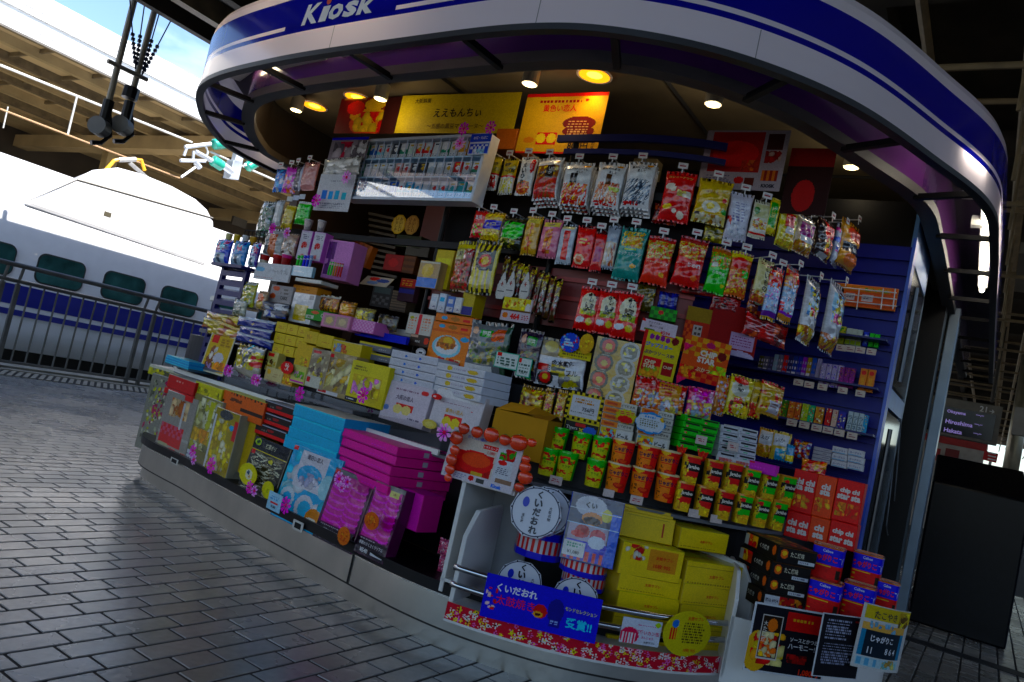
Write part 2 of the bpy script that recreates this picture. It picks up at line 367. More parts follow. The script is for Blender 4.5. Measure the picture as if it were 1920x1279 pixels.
for a, b in (((400, 271), (427, 268)), ((398, 300), (417, 312)), ((463, 314), (487, 300))):
    m = MB(); a, b = A(*a), A(*b); n = 15
    m.tube([a.lerp(b, i / (n - 1)) for i in range(n)], [(.105 if i % 2 else .078) for i in range(n)], 10); m.build("insulator", grn, ib, smooth=True)
# two hanging tension poles with weights
def pole(p0, p1, w, label, rodx=None):
    D = 9.15; a, b = at_D(*p0, D), at_D(*p1, D)
    o = empty("hanging_pole", label, "hanging pole", b)
    q = MB(); q.tube([a, b], .036, 10); q.build("rod", mat("pole_brown", '#8f8777', .5, .3), o)
    q = MB(); c = at_D(*w, D); ax = (d1 * -.8 - nn * .55).normalized(); q.tube([c + ax * .08, c - ax * .08], .105, 18); q.build("weight", mat("weight_grey", '#6f6d6a', .6, .2), o)
    q = MB(); q.tube([b + UP * .1, c + d1 * .1 + UP * .08, c + d1 * .14 - UP * .05, c + d1 * .06 - UP * .17, c - d1 * .05 - UP * .21], .028, 8); q.build("hook", mat("hook_black", '#15151a', .4, .4), o)
    q = MB(); q.tube([b + UP * .14, b - UP * .09], .06, 10); q.build("clamp", mat("hook_black", '#15151a'), o)
    return o
pole((262, -40), (199, 210), (187, 238), "left of two brown poles hanging from the canopy edge with a round grey weight")
po = pole((306, -40), (238, 212), (229, 236), "right of two brown poles hanging from the canopy edge with beaded chains around it")
q = MB(); q.tube([at_D(202, 114, 9.1), at_D(276, 150, 9.1)], .028, 6); q.build("crossbar", mat("pole_brown", '#8f8777'), po)
q = MB(); q.tube([at_D(248, 165, 9.1), at_D(242, 185, 9.1)], .09, 10); q.build("sleeve", mat("hook_black", '#15151a'), po)
chn = mat("chain_navy", '#101a3c', .4, .4)
for a, b in (((243, -5), (254, 128)), ((272, 2), (254, 130)), ((303, 10), (266, 140)), ((325, 30), (266, 142))):
    q = MB(); a, b = at_D(*a, 9.1), at_D(*b, 9.1); q.tube([a, b], .008, 5)
    for i in range(7):
        c = a.lerp(b, .52 + .065 * i); q.tube([c + UP * .018, c - UP * .018], .022, 6)
    q.build("chain", chn, po)

# ---- canopy of the far platform
fc = empty("opposite_canopy", "pale steel canopy with a white sunlit fascia beyond the train", "station canopy", SD(8, 18, -1.2))
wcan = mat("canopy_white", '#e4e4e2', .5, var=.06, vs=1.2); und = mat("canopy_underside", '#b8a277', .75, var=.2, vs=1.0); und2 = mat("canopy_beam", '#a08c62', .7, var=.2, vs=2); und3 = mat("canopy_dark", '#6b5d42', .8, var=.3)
m = MB(); m.sd(-20, 40, 16, 16.15, 5.52, 6.36); m.sd(-20, 40, 15.95, 16.0, 5.9, 5.93); m.build("fascia", wcan, fc)
m = MB(); m.sd(-20, 40, 16.15, 27, 5.75, 5.85); m.build("roof_sheet", und, fc)
for D in (16.25, 17.3, 18.6, 19.6, 20.4, 21.6, 22.8, 24.2):
    m = MB(); m.sd(-20, 40, D, D + .16, 5.56, 5.75); m.build("purlin", und3 if D in (16.25, 18.6, 20.4, 22.8) else und2, fc)
for s in np.arange(-6, 26, 1.1):
    m = MB(); m.sd(s, s + .05, 16.4, 22, 5.66, 5.76); m.build("rib", und3, fc)
for s in (2.0, 11.2, 18.4, 25.6):
    m = MB(); m.sd(s, s + .45, 16.15, 27, 5.2, 5.56); m.build("cross_beam", und, fc)
for s in (3.0, 11.4, 18.6):
    m = MB(); m.sd(s, s + .3, 21.8, 22.1, -1.2, 5.2); m.build("column", und2, fc)
m = MB(); m.sd(-20, 40, 27, 27.3, -1.2, 5.75); m.build("rear_wall", mat("rear_wall", '#3a3228', .8, var=.4, vs=.8), fc)
for i in range(14):
    m = MB(); s = -2 + i * 1.7 + rnd.random(); D = rnd.uniform(23, 26.5); z = rnd.uniform(3.4, 4.9); m.sd(s, s + rnd.uniform(.4, 1.1), D, D + .1, z, z + rnd.uniform(.15, .5)); m.build("hanging_board", mat("board_grey%d" % (i % 3), ('#6b665c', '#8d8a85', '#45403a')[i % 3], .6), fc)
m = MB(); m.sd(-20, 40, 17.0, 27, -1.2, -.02); tag(m.build("opposite_platform", mat("concrete", '#a59c8c', .85, var=.25)), kind='structure')
for dd in (12.35, 13.8):
    m = MB(); m.sd(-20, 40, dd, dd + .07, -1.28, -1.14); tag(m.build("rail", mat("rail_steel", '#5c4a3c', .5, .6)), kind='structure')

# ---- our own canopy overhead
oc = empty("platform_canopy", "dark steel canopy with pipes and cable trays above the kiosk", "station canopy", SD(8, 2, 3))
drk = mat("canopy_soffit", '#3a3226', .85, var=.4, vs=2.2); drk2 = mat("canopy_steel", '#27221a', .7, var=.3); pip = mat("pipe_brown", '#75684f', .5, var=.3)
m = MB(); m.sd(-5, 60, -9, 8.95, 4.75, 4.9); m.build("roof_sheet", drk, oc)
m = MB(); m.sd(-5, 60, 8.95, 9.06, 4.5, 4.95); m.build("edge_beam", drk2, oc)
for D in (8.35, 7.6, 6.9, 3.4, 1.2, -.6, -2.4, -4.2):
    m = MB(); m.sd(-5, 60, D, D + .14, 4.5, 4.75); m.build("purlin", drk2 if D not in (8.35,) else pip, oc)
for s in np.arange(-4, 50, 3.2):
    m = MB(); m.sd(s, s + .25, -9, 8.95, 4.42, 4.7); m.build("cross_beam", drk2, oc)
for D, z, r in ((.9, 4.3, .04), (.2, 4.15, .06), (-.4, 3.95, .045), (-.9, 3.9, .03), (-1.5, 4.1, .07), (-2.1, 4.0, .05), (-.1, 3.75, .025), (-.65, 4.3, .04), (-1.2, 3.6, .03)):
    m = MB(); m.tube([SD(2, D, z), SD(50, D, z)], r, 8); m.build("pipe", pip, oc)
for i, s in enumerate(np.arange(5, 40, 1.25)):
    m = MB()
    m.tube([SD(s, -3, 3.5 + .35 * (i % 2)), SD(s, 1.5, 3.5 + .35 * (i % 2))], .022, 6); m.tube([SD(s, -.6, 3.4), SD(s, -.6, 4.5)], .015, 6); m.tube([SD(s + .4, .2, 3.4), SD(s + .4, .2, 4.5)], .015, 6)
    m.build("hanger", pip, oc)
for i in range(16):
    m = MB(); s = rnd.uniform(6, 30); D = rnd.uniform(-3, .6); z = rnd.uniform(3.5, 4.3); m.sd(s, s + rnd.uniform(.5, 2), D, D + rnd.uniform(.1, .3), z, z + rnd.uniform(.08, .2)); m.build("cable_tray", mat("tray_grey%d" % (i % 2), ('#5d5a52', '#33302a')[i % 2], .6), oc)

# ---- things beyond the kiosk at the right
_tc = {}
def textmesh(s, bold=0., shear=0.):
    """triangles of a text in a unit-height box: verts, faces, width"""
    k = (s, bold, shear)
    if k in _tc: return _tc[k]
    c = bpy.data.curves.new("t", 'FONT'); c.body = s; c.resolution_u = 2; c.offset = bold; c.shear = shear; c.fill_mode = 'FRONT'
    o = bpy.data.objects.new("t", c); COL.objects.link(o)
    dg = bpy.context.evaluated_depsgraph_get(); oe = o.evaluated_get(dg); me = oe.to_mesh()
    v = np.array([tuple(x.co) for x in me.vertices]) if len(me.vertices) else np.zeros((0, 3)); f = [tuple(p.vertices) for p in me.polygons]
    oe.to_mesh_clear(); bpy.data.objects.remove(o); bpy.data.curves.remove(c)
    if len(v):
        v[:, 0] -= v[:, 0].min(); lo, hi = v[:, 1].min(), v[:, 1].max(); h = max(hi - lo, .25); v[:, 1] = (v[:, 1] - (lo + hi) / 2) / h; v[:, 0] /= h
        w = v[:, 0].max(); v[:, 0] -= w / 2
    else: w = 0
    _tc[k] = (v, f, w); return _tc[k]

bb = MB()
poly = [SD(6.75, .37, 0), SD(6.75, .37, 1.06), SD(7.6, .42, 1.3), SD(7.75, .42, 0)]
bb.prism(poly, -nn * .63)
bk = tag(bb.build("waste_cabinet", mat("cabinet_black", '#04050c', .28, var=.5, vs=30, spec=.14), bevel=.015), "tall black cabinet with a sloping glossy top standing at the far right", "cabinet")
dbs = empty("departure_board", "hanging departure board with purple lettering on a dark screen and a platform number", "departure board", SD(16, .5, 2.0))
m = MB(); m.sd(16, 16.3, .02, 1.6, 1.98, 2.66); m.build("housing", mat("board_beige", '#6a645a', .5), dbs)
m = MB(); m.sd(15.99, 16.0, .1, 1.5, 2.03, 2.5); m.build("screen", mat("screen_dark", '#0a0b26', .2), dbs)
lit = mat("board_letter", '#b9a8e8', .5, emit='#b9a0ff', es=.12); lit2 = mat("board_white", '#d8d8d8', .5)
def btext(s, px, py, h, mt, S_=15.98):
    v, f, w = textmesh(s, .02); P = at_S(px, py, S_); m = MB(); m.add([P - nn * (x * h + w * h / 2) + UP * (y * h) for x, y, z in v], f); m.build("lettering", mt, dbs, fixn=False)
for s_, px, py, h in (("Okayama", 1776, 771, .075), ("Hiroshima", 1773, 789, .075), ("Hakata", 1770, 805, .075)): btext(s_, px, py, h, lit)
for px, py in ((1830, 779), (1827, 796), (1825, 813)): btext("---,--", px, py, .03, lit)
btext("21", 1837, 766, .1, lit2, 15.97); btext("\u2192", 1855, 771, .07, lit2, 15.97)
for D in (.2, 1.3):
    m = MB(); m.tube([SD(16.1, D, 2.72), SD(16.1, D, 4.45)], .03, 8); m.build("hanger", drk2, dbs)
booth = empty("station_booth", "white platform booth with a red band below the departure board", "booth", SD(22.5, .9, 0))
m = MB(); m.sd(22, 24, .25, 2.2, 0, 2.15); m.build("wall", mat("booth_white", '#9c958c', .6), booth)
m = MB(); m.sd(21.97, 24, .2, 2.2, 2.15, 2.35); m.build("red_band", mat("booth_red", '#9c1616', .5), booth)
m = MB(); m.sd(21.97, 22.0, .75, 1.05, 1.78, 2.05); m.build("window", mat("booth_dark_red", '#6b1010', .5), booth)
m = MB(); m.sd(21.97, 22.0, 1.15, 1.3, 1.7, 2.0); m.build("window", mat("booth_red", '#9c1616'), booth)
fs_ = empty("red_sign", "small bright red notice with white lines on a post right of the booth", "sign", SD(20, -.1, 0))
m = MB(); a = at_S(1846, 845, 20); m.box(a, at_S(1872, 851, 20) - a, d1 * .03, at_S(1842, 862, 20) - a); m.build("panel", mat("sign_red", '#c01018', .5), fs_)
m = MB()
for yy in (849, 855, 861):
    a = at_S(1852, yy, 19.98); m.box(a, at_S(1867, yy + 3.4, 19.98) - a, d1 * .01, UP * .025)
m.build("lettering", mat("sign_white", '#d8d8d8', .5), fs_)
m = MB(); a = at_S(1857, 865, 20.02); m.tube([a, SD(20.02, SD(0, 0).dot(nn) + a.dot(nn), 0)], .03, 6); m.build("post", gry, fs_)
cl = MB(); a = at_S(1900, 850, 17); cl.tube([SD(17, a.dot(nn), 0), SD(17, a.dot(nn), 4.4)], .13, 14)
tag(cl.build("canopy_column", mat("column_steel", '#8d8672', .35, .6), smooth=True), "round pale steel column at the far right edge beyond the black cabinet", "column")
m = MB(); a = at_S(1905, 800, 14); m.sd(14, 14.15, a.dot(nn) - .5, a.dot(nn) + .05, a.z - .12, a.z + .3)
sp = empty("ceiling_box", "blank pale grey box hanging from the canopy at the right edge", "panel", (a.x, a.y, a.z)); m.build("box", mat("panel_grey", '#8b867e', .6), sp)
m = MB(); m.tube([SD(14.07, a.dot(nn) - .2, a.z + .3), SD(14.07, a.dot(nn) - .2, 4.45)], .03, 8); m.build("hanger", drk2, sp)

tag((lambda m: (m.sd(-20, 60, -14.3, -14, -1.2, 4.2), m.build("unseen_wall", mat("wall_grey", '#35322d', .8, var=.3, vs=.6)))[1])(MB()), "long grey wall added unseen behind the viewer so train windows mirror something dark", "wall")  # added out of view, darkens what the train windows reflect
# ================================================================ KIOSK
kio = empty("kiosk", "round-ended platform kiosk with a white and blue sign band, steel plinth and curved counter", "kiosk", SD(4.5, 2.5, 0))
steel = mat("brushed_steel", '#b4b1a8', .3, .95, var=.14, vs=5, bump=.05, bs=60, stretch=(1, 1, .7))
black = mat("black_laminate", '#05060a', .4, var=.2, spec=.25); whl = mat("white_laminate", '#d9d8d2', .45, var=.04); greyl = mat("grey_shelf", '#55585f', .45, var=.08)
navy = mat("navy_metal", '#10165c', .4, var=.1, spec=.3); dkm = mat("dark_metal", '#0d0d10', .45, .2, spec=.2)
def kpart(name, f, mt, parent=kio, **k): q = MB(); f(q); return q.build(name, mt, parent, **k)
LP = cpath(0)
kpart("plinth", lambda q: q.sweep(LP, [(.03, 0), (.03, .072), (.04, .074), (.04, .078), (0, .08), (0, .205), (.5, .205), (.5, 0)], closed=True), steel)
kpart("toe_line", lambda q: q.sweep(cpath(-.001), [(0, .074), (0, .081), (.02, .081), (.02, .074)], closed=True), mat("toe_dark", '#151412', .6))
kpart("plinth_top_trim", lambda q: q.sweep(cpath(-.002), [(0, .196), (0, .206), (.02, .206), (.02, .196)], closed=True), mat("trim_steel", '#c8c5bc', .25, .95))
seamk = mat("seam_dark", '#1c1c1e', .6)
def joints(q):
    for px, py in ((655, 1075),):
        try:
            p, t = hit(px, py, -.001); p.z = .08; q.box(p, t * .004, t.cross(UP) * .006, UP * .124)
        except ValueError: pass
kpart("plinth_joint", joints, seamk)
kpart("lower_ledge", lambda q: q.sweep(cpath(.0), [(-.015, .207), (-.015, .25), (.3, .25), (.3, .207)], closed=True), black)
kpart("cabinet_front", lambda q: q.sweep(cpath(.34), [(0, .25), (0, .66), (.3, .66), (.3, .25)], closed=True), black)
kpart("counter_top", lambda q: q.sweep(cpath(.2), [(0, .668), (0, .682), (.75, .682), (.75, .668)], closed=True), greyl)
_h = hit(838, 848, .192)[0]; _i = min(range(len(curve(.192))), key=lambda i: (curve(.192)[i].xy - _h.xy).length)
kpart("counter_edge", lambda q: q.sweep(cpath(.192)[:_i], [(0, .676), (0, .70), (.012, .70), (.012, .676)], closed=True), whl)
def seg(path, p0, p1, d):
    """indices of a curve between two pixels"""
    def idx(p):
        h = hit(p[0], p[1], d)[0]; c = curve(d); return min(range(len(c)), key=lambda i: (c[i].xy - h.xy).length)
    a, b = sorted((idx(p0), idx(p1))); return cpath(d)[a:b + 1]
# stepped shelves
kpart("step_shelf", lambda q: q.sweep(cpath(.45)[20:70], [(0, .955), (0, .98), (.2, .98), (.2, .955)], closed=True), greyl)
kpart("upper_shelf", lambda q: q.sweep(cpath(.5)[14:60], [(0, 1.175), (0, 1.205), (.18, 1.205), (.18, 1.175)], closed=True), whl)
for i in (58, 76):
    p, n = cpath(.68)[i]
    kpart("shelf_post", lambda q: q.tube([p + UP * .68, p + UP * 2.3], .015, 8), dkm)
riser = mat("riser_grey", '#2a2b30', .5, var=.1, spec=.2)
kpart("tier_floor", lambda q: q.sweep(cpath(.2)[8:58], [(0, .742), (0, .758), (.12, .758), (.12, .742)], closed=True), greyl)
kpart("tier_riser", lambda q: q.sweep(cpath(.33)[8:58], [(0, .70), (0, .93), (.3, .93), (.3, .70)], closed=True), riser)
for d_, z_ in ((.345, .796), (.41, .895), (.475, 1.05)):
    kpart("tier_riser", lambda q: q.sweep(cpath(d_)[57:112], [(0, .684), (0, z_), (.1, z_), (.1, .684)], closed=True), riser)
# hanging rails
for z in (2.27, 2.0, 1.685):
    kpart("hanging_rail", lambda q: q.sweep(cpath(.66)[(72 if z > 2.2 else 36):107], [(0, z), (0, z + .035), (.02, z + .035), (.02, z)], closed=True), navy if z > 2.2 else dkm)
kpart("hanging_rail", lambda q: q.sweep(cpath(.64)[74:107], [(0, 2.2), (0, 2.225), (.02, 2.225), (.02, 2.2)], closed=True), navy)
kpart("rack_back", lambda q: q.sweep(cpath(.72)[58:107], [(0, 1.0), (0, 2.1), (.02, 2.1), (.02, 1.0)], closed=True), mat("rack_dark", '#0c0809', .7, spec=.1))
kpart("rack_red_board", lambda q: q.sweep(cpath(.69)[58:107], [(0, 1.36), (0, 1.64), (.015, 1.64), (.015, 1.36)], closed=True), mat("rack_red", '#6a0f0c', .5, var=.15))
for z_ in (1.40, 1.49, 1.58):
    kpart("rack_red_slat", lambda q: q.sweep(cpath(.675)[58:107], [(0, z_), (0, z_ + .02), (.01, z_ + .02), (.01, z_)], closed=True), mat("rack_red2", '#8a1410', .5))
# sign band
OP = offs(OUT, 0)
def acrylic(name, col, tr):
    m = bpy.data.materials.new(name); m.use_nodes = True; nt = m.node_tree; b = nt.nodes["Principled BSDF"]; o = nt.nodes["Material Output"]
    c_ = srgb(col) + (1,); b.inputs["Base Color"].default_value = c_; b.inputs["Roughness"].default_value = .12; b.inputs["Coat Weight"].default_value = .4
    n = nt.nodes.new("ShaderNodeTexNoise"); n.inputs["Scale"].default_value = 1.5; bp = nt.nodes.new("ShaderNodeBump"); bp.inputs["Strength"].default_value = .03; nt.links.new(n.outputs[0], bp.inputs["Height"]); nt.links.new(bp.outputs[0], b.inputs["Normal"])
    t = nt.nodes.new("ShaderNodeBsdfTranslucent"); t.inputs[0].default_value = c_; mx = nt.nodes.new("ShaderNodeMixShader"); mx.inputs[0].default_value = tr
    nt.links.new(b.outputs[0], mx.inputs[1]); nt.links.new(t.outputs[0], mx.inputs[2]); nt.links.new(mx.outputs[0], o.inputs[0]); return m
wpan = acrylic("sign_white", '#f0e4ee', .34); bpan = acrylic("sign_blue", '#0b0d96', .2)
def band(q):
    zz = [(2.295, 0), (2.409, 0), (2.432, 0), (2.451, 0), (2.587, .0), (2.63, .006), (2.665, .022), (2.685, .05), (2.695, .11)]
    mi = [0, 1, 0, 1, 0, 0, 0, 0]
    for i in range(len(zz) - 1):
        q.sweep(OP, [(zz[i][1], zz[i][0]), (zz[i + 1][1], zz[i + 1][0])], m=mi[i])
sbm = kpart("sign_band", band, [wpan, bpan], smooth=True, fixn=False)
rimm = mat("rim_grey", '#26262c', .4, .2)
kpart("outer_rim", lambda q: q.sweep(OP, [(-.008, 2.276), (-.008, 2.30), (.032, 2.30), (.032, 2.276)], closed=True), rimm)
IP = offs(OUT, .25)
kpart("inner_rim", lambda q: (q.sweep(IP, [(0, 2.29), (0, 2.335), (.075, 2.335), (.075, 2.29)], closed=True)), mat("rim_inner", '#4b4745', .55, .1))
ceil2 = mat("lining_tan", '#2e271f', .6, var=.1)
purple = mat("purple_panel", '#5a2668', .2, var=.1, coat=.4)
kpart("inner_panel", lambda q: q.sweep(IP, [(.012, 2.33), (.012, 2.64)]), purple)
kpart("inner_lining", lambda q: q.sweep(IP, [(.03, 2.335), (.03, 2.66)]), ceil2)
kpart("soffit", lambda q: q.sweep(OP, [(.06, 2.66), (.27, 2.66)]), mat("soffit_dark", '#2a1a30', .5))
def bars(q):
    L = len(OP); acc = 0; last = OP[0][0]
    for i, (p, n) in enumerate(OP):
        acc += (p - last).length; last = p
        if acc > .62:
            acc = 0; t = n.cross(UP); kpart("crossbar", lambda q: q.box(p + n * .03 - t * .014 + UP * 2.275, n * .24, t * .028, UP * .025), dkm)
bars(None)
# roof and ceiling
ceil = mat("kiosk_ceiling", '#6b5f48', .7, var=.12)
def poly_lid(q, pth, z0, z1):
    pts = [p for p, n in pth][::3]; q.prism([p + UP * z0 for p in pts], UP * (z1 - z0))
kpart("ceiling", lambda q: poly_lid(q, offs(OUT, .29), 2.66, 2.675), ceil)
kpart("roof", lambda q: poly_lid(q, offs(OUT, .13), 2.70, 2.71), drk2)
def ctrim(q):
    for a, b in ((SD(3.0, 2.9, 2.655), SD(8, 2.9, 2.655)), (SD(3.0, 1.6, 2.655), SD(8, 1.6, 2.655)), (SD(4.6, .6, 2.655), SD(4.6, 4.5, 2.655))):
        q.tube([a, b], .012, 4)
kpart("ceiling_joint", ctrim, seamk)
# fluorescent battens inside the ring
def batten(p0, p1, lit, z=2.5):
    a, b = at_z(*p0, z), at_z(*p1, z)
    q = MB(); t = (b - a).normalized(); n = t.cross(UP)
    q.box(a - n * .03, b - a, n * .06, UP * .05); o = q.build("tube_batten", whl, kio, bevel=.006)
    m_ = (a + b) / 2 - SD(5, 2.5); m_.z = 0; of = -UP * .022 if lit else m_.normalized() * .015 + UP * .085   # the left battens face the sign
    q = MB(); q.tube([a + of + t * .02, b + of - t * .02], .016, 8)
    q.build("tube_lamp", mat("tube_lit" if lit else "tube_warm", '#f4f2e8', .3, emit='#fff6e0' if lit else '#ffe6b8', es=6 if lit else 7), o)
batten((520, 128), (613, 112), 0, 2.42); batten((640, 107), (835, 80), 0, 2.42)
batten((1790, 275), (1832, 318), 1, 2.42); batten((1853, 372), (1842, 540), 1, 2.42)
batten((440, 150), (470, 128), 0, 2.42)
# tube end blocks
kpart("tube_end", lambda q: [q.tube([at_z(x, y, 2.42), at_z(x + 40, y + 2, 2.42)], .035, 8) for x, y in ((1805, 360), (1822, 415))], whl)
# KIOSK lettering on the band
def out_hit(px, py):
    v = ray(px, py); best = None
    for i in range(len(OP) - 1):
        a, b = OP[i][0], OP[i + 1][0]; e = b - a; den = v.x * e.y - v.y * e.x
        if abs(den) < 1e-9: continue
        t = (a.x * e.y - a.y * e.x) / den; k = (a.x * v.y - a.y * v.x) / den
        if 0 <= k <= 1 and t > 0 and (best is None or t < best[0]): best = (t, i + k)
    return best[1], EYE + v.z * best[0]
arc = [0.]
for i in range(1, len(OP)): arc.append(arc[-1] + (OP[i][0] - OP[i - 1][0]).length)
def on_band(a, z, out=.003):
    i = max(0, min(len(arc) - 2, int(np.searchsorted(arc, a)) - 1)); k = (a - arc[i]) / (arc[i + 1] - arc[i])
    p = OP[i][0].lerp(OP[i + 1][0], k); n = OP[i][1].lerp(OP[i + 1][1], k).normalized()
    return p - n * out + UP * z
def band_arc(px, py):
    i, z = out_hit(px, py); j = int(i); return arc[j] + (arc[j + 1] - arc[j]) * (i - j), z
a0, z0 = band_arc(562, 62); a1, z1 = band_arc(712, 2)
sgn = 1 if a1 > a0 else -1
def letters(q, m_i=0):
    x = 0.; 
    for ch, adv in (("K", .80), ("\u0131", .36), ("o", .66), ("s", .60), ("k", .70)):
        x += adv
    tot = x; x = 0
    L = abs(a1 - a0) * .96; sc = L / tot
    zb, hcap = 2.437, .098
    for ch, adv in (("K", .80), ("\u0131", .36), ("o", .66), ("s", .60), ("k", .70)):
        v, f, w = textmesh(ch, .035)
        hh = hcap if ch in "Kk" else hcap * .74
        ww = adv * sc * .9
        pts = []
        for vx, vy, _ in v:
            zz = zb + (vy + .5) * hh; xx = x * sc + (vx / max(w, .01) + .5) * ww + (zz - zb) * .22
            pts.append(on_band(a0 + sgn * xx, zz))
        q.add(pts, f, 0)
        if ch == "\u0131":
            cx, cz = x * sc + ww * .5 + .02, zb + hh + .024
            n = 20; q.add([on_band(a0 + sgn * (cx + .016 * math.cos(2 * math.pi * k / n)), cz + .018 * math.sin(2 * math.pi * k / n)) for k in range(n)], [tuple(range(n))], 1)
        x += adv
    # blue ground behind the letters closes the white pin line
kpart("sign_lettering", letters, [mat("letter_white", '#e6e0dc', .35), mat("letter_orange", '#d8460c', .4)], fixn=False)
def linegap(q):
    b0, b1 = band_arc(532, 66)[0], band_arc(742, 18)[0]; n = 24
    vs = []; 
    for i in range(n + 1):
        a = b0 + (b1 - b0) * i / n; vs += [on_band(a, 2.428, .0015), on_band(a, 2.455, .0015)]
    q.add(vs, [(2 * i, 2 * i + 2, 2 * i + 3, 2 * i + 1) for i in range(n)])
kpart("pinline_gap", linegap, bpan, fixn=False)
def pseam(q):
    for px, py in ((620, 80), (1010, 20), (1420, 90)):
        a, z = band_arc(px, py); kpart("panel_joint", lambda q: q.add([on_band(a - .002, 2.302, .001), on_band(a + .002, 2.302, .001), on_band(a + .002, 2.407, .001), on_band(a - .002, 2.407, .001)], [(0, 1, 2, 3)]), mat("joint_grey", '#8f8a90', .5), fixn=False)
pseam(None)

# side wall, doors and column on the right
alu = mat("aluminium", '#6f7f90', .35, .7, var=.1)
kpart("side_panel", lambda q: q.sd(5.25, 9, .66, .7,   .05, 2.65), mat("door_dark", '#06070c', .4, spec=.2))
kpart("door_frame", lambda q: (q.sd(5.2, 5.3, .56, .66, .02, 2.35), q.sd(5.75, 5.83, .56, .66, .02, 2.35), q.sd(5.2, 5.83, .58, .66, 2.2, 2.35)), alu)
kpart("corner_column", lambda q: q.sd(6.45, 6.6, .37, .44, 0, 2.34), alu, bevel=.006)
kpart("column_core", lambda q: q.sd(6.2, 6.45, .45, .62, 0, 2.4), black)
kpart("back_wall", lambda q: (q.sd(6.6, 6.7, .7, 4.5, 0, 2.655), q.sd(4.4, 6.6, 4.3, 4.4, 0, 1.2)), mat("dark_wood", '#2a1712', .5, var=.3, vs=3))
kpart("left_wall", lambda q: q.sd(3.75, 6.6, 4.5, 4.58, .68, 2.3), mat("wall_dark", '#2c1d15', .6))
kpart("inner_counter", lambda q: q.sd(4.6, 5.4, 1.6, 3.6, .2, 1.0), mat("dark_wood", '#2a1712'))
kpart("inner_column", lambda q: q.box(at_S(1205, 225, 4.4) * 1 + UP * -.9, d1 * .1, nn * -.16, UP * 1.3), mat("post_cream", '#c9b583', .6))
red = mat("dark_red_panel", '#5e0f10', .5, var=.1)
a = at_S(820, 400, 4.4)
kpart("red_panel", lambda q: q.sd(4.4, 4.43, a.dot(nn) - .25, a.dot(nn) + .12, a.z - .4, a.z + .1), red)
for i in range(11):
    a_, b_ = at_S(690 + i * .5, 402 + i * 11, 4.4), at_S(738 + i * .5, 412 + i * 11, 4.4)
    kpart("mirrored_light_strip", lambda q: q.box(a_, b_ - a_, d1 * .02, UP * .02), mat("mirrored_light_pale", '#57524a', .45))  # pale strips imitate ceiling lights mirrored in the window glass
kpart("grey_cabinet", lambda q: q.sd(4.42, 4.5, 2.3, 2.75, 1.3, 1.8), mat("cab_grey", '#3c3f40', .5))
kpart("service_door", lambda q: q.sd(4.44, 4.5, 2.75, 3.1, .9, 1.45), red)

# ceiling lamps
warm = mat("lamp_warm", '#ffcf60', .4, emit='#ffb020', es=5); warmin = mat("lamp_reflector", '#e09a20', .25, .6, emit='#ff9a10', es=.9)
def downlight(px, py, label, lit=True, z=2.658):
    c = at_z(px, py, z); o = empty("downlight", label, "ceiling lamp", c, "recessed ceiling downlights")
    n = 28; ring = lambda r, dz: [c + Vector((r * math.cos(2 * math.pi * k / n), r * math.sin(2 * math.pi * k / n), dz)) for k in range(n)]
    q = MB(); rs = [(.092, -.002), (.092, -.008), (.08, -.008), (.078, -.002)]
    for i in range(3):
        a, b = ring(*rs[i]), ring(*rs[i + 1]); q.add(a + b, [(k, (k + 1) % n, n + (k + 1) % n, n + k) for k in range(n)])
    q.build("trim_ring", whl, o)
    q = MB(); a, b = ring(.08, -.0075), ring(.04, -.003); q.add(a + b, [(k, (k + 1) % n, n + (k + 1) % n, n + k) for k in range(n)]); q.build("reflector", warmin, o)
    q = MB(); q.add(ring(.04, -.0035), [tuple(range(n))]); q.build("bulb", warm, o)
    L = bpy.data.lights.new("downlight_beam", 'SPOT'); L.energy = 2.6; L.color = (1, .62, .2); L.spot_size = R(120); L.spot_blend = .8; L.shadow_soft_size = .05
    lo = bpy.data.objects.new("downlight_beam", L); COL.objects.link(lo); lo.parent = o; lo.location = (0, 0, -.03)
    return o
downlight(1115, 140, "large glowing orange downlight right of centre in the kiosk ceiling above the price poster")
downlight(670, 182, "glowing orange downlight above the cupcake poster")
downlight(590, 198, "glowing orange downlight nearest the left end of the kiosk ceiling")
spotb = mat("spot_cream", '#b7b2a0', .45); spotl = mat("spot_face", '#fff0c0', .3, emit='#ffe09a', es=2.2)
def spot(px, py, label, r=.04):
    c = at_z(px, py, 2.53); o = empty("spotlight", label, "spotlight", c, "spotlights hanging from the kiosk ceiling")
    q = MB(); q.tube([c, c + UP * .012, c + UP * .09, c + UP * .1], [r, r * 1.08, r * 1.05, r * .6], 18); q.build("housing", spotb, o)
    q = MB(); q.tube([c + UP * .1, c + UP * .22], r * .22, 8)
    for k in range(5): q.box(c + Vector((-r * .7 + k * r * .34, -.004, .1)), (.006, 0, 0), (0, .03, 0), (0, 0, .06))
    q.build("heat_sink", dkm, o)
    q = MB(); q.tube([c + UP * -.003, c - UP * .001], r * .82, 18); q.build("lens", spotl, o)
    L = bpy.data.lights.new("spot_glow", 'POINT'); L.energy = .6; L.color = (1, .82, .55); L.shadow_soft_size = .03
    lo = bpy.data.objects.new("spot_glow", L); COL.objects.link(lo); lo.parent = o; lo.location = (0, 0, -.04)
spot(993, 158, "small white spotlight above the gap between the yellow banner and the price poster")
spot(1337, 196, "small white spotlight hanging above the dark salad poster")
spot(1596, 314, "small white spotlight hanging alone at the dark right end of the kiosk")
spot(713, 186, "small white spotlight beside the downlight above the cupcake poster")
spot(555, 207, "small white spotlight beside the leftmost orange downlight")
spot(497, 254, "small white spotlight at the far left end inside the kiosk ring")

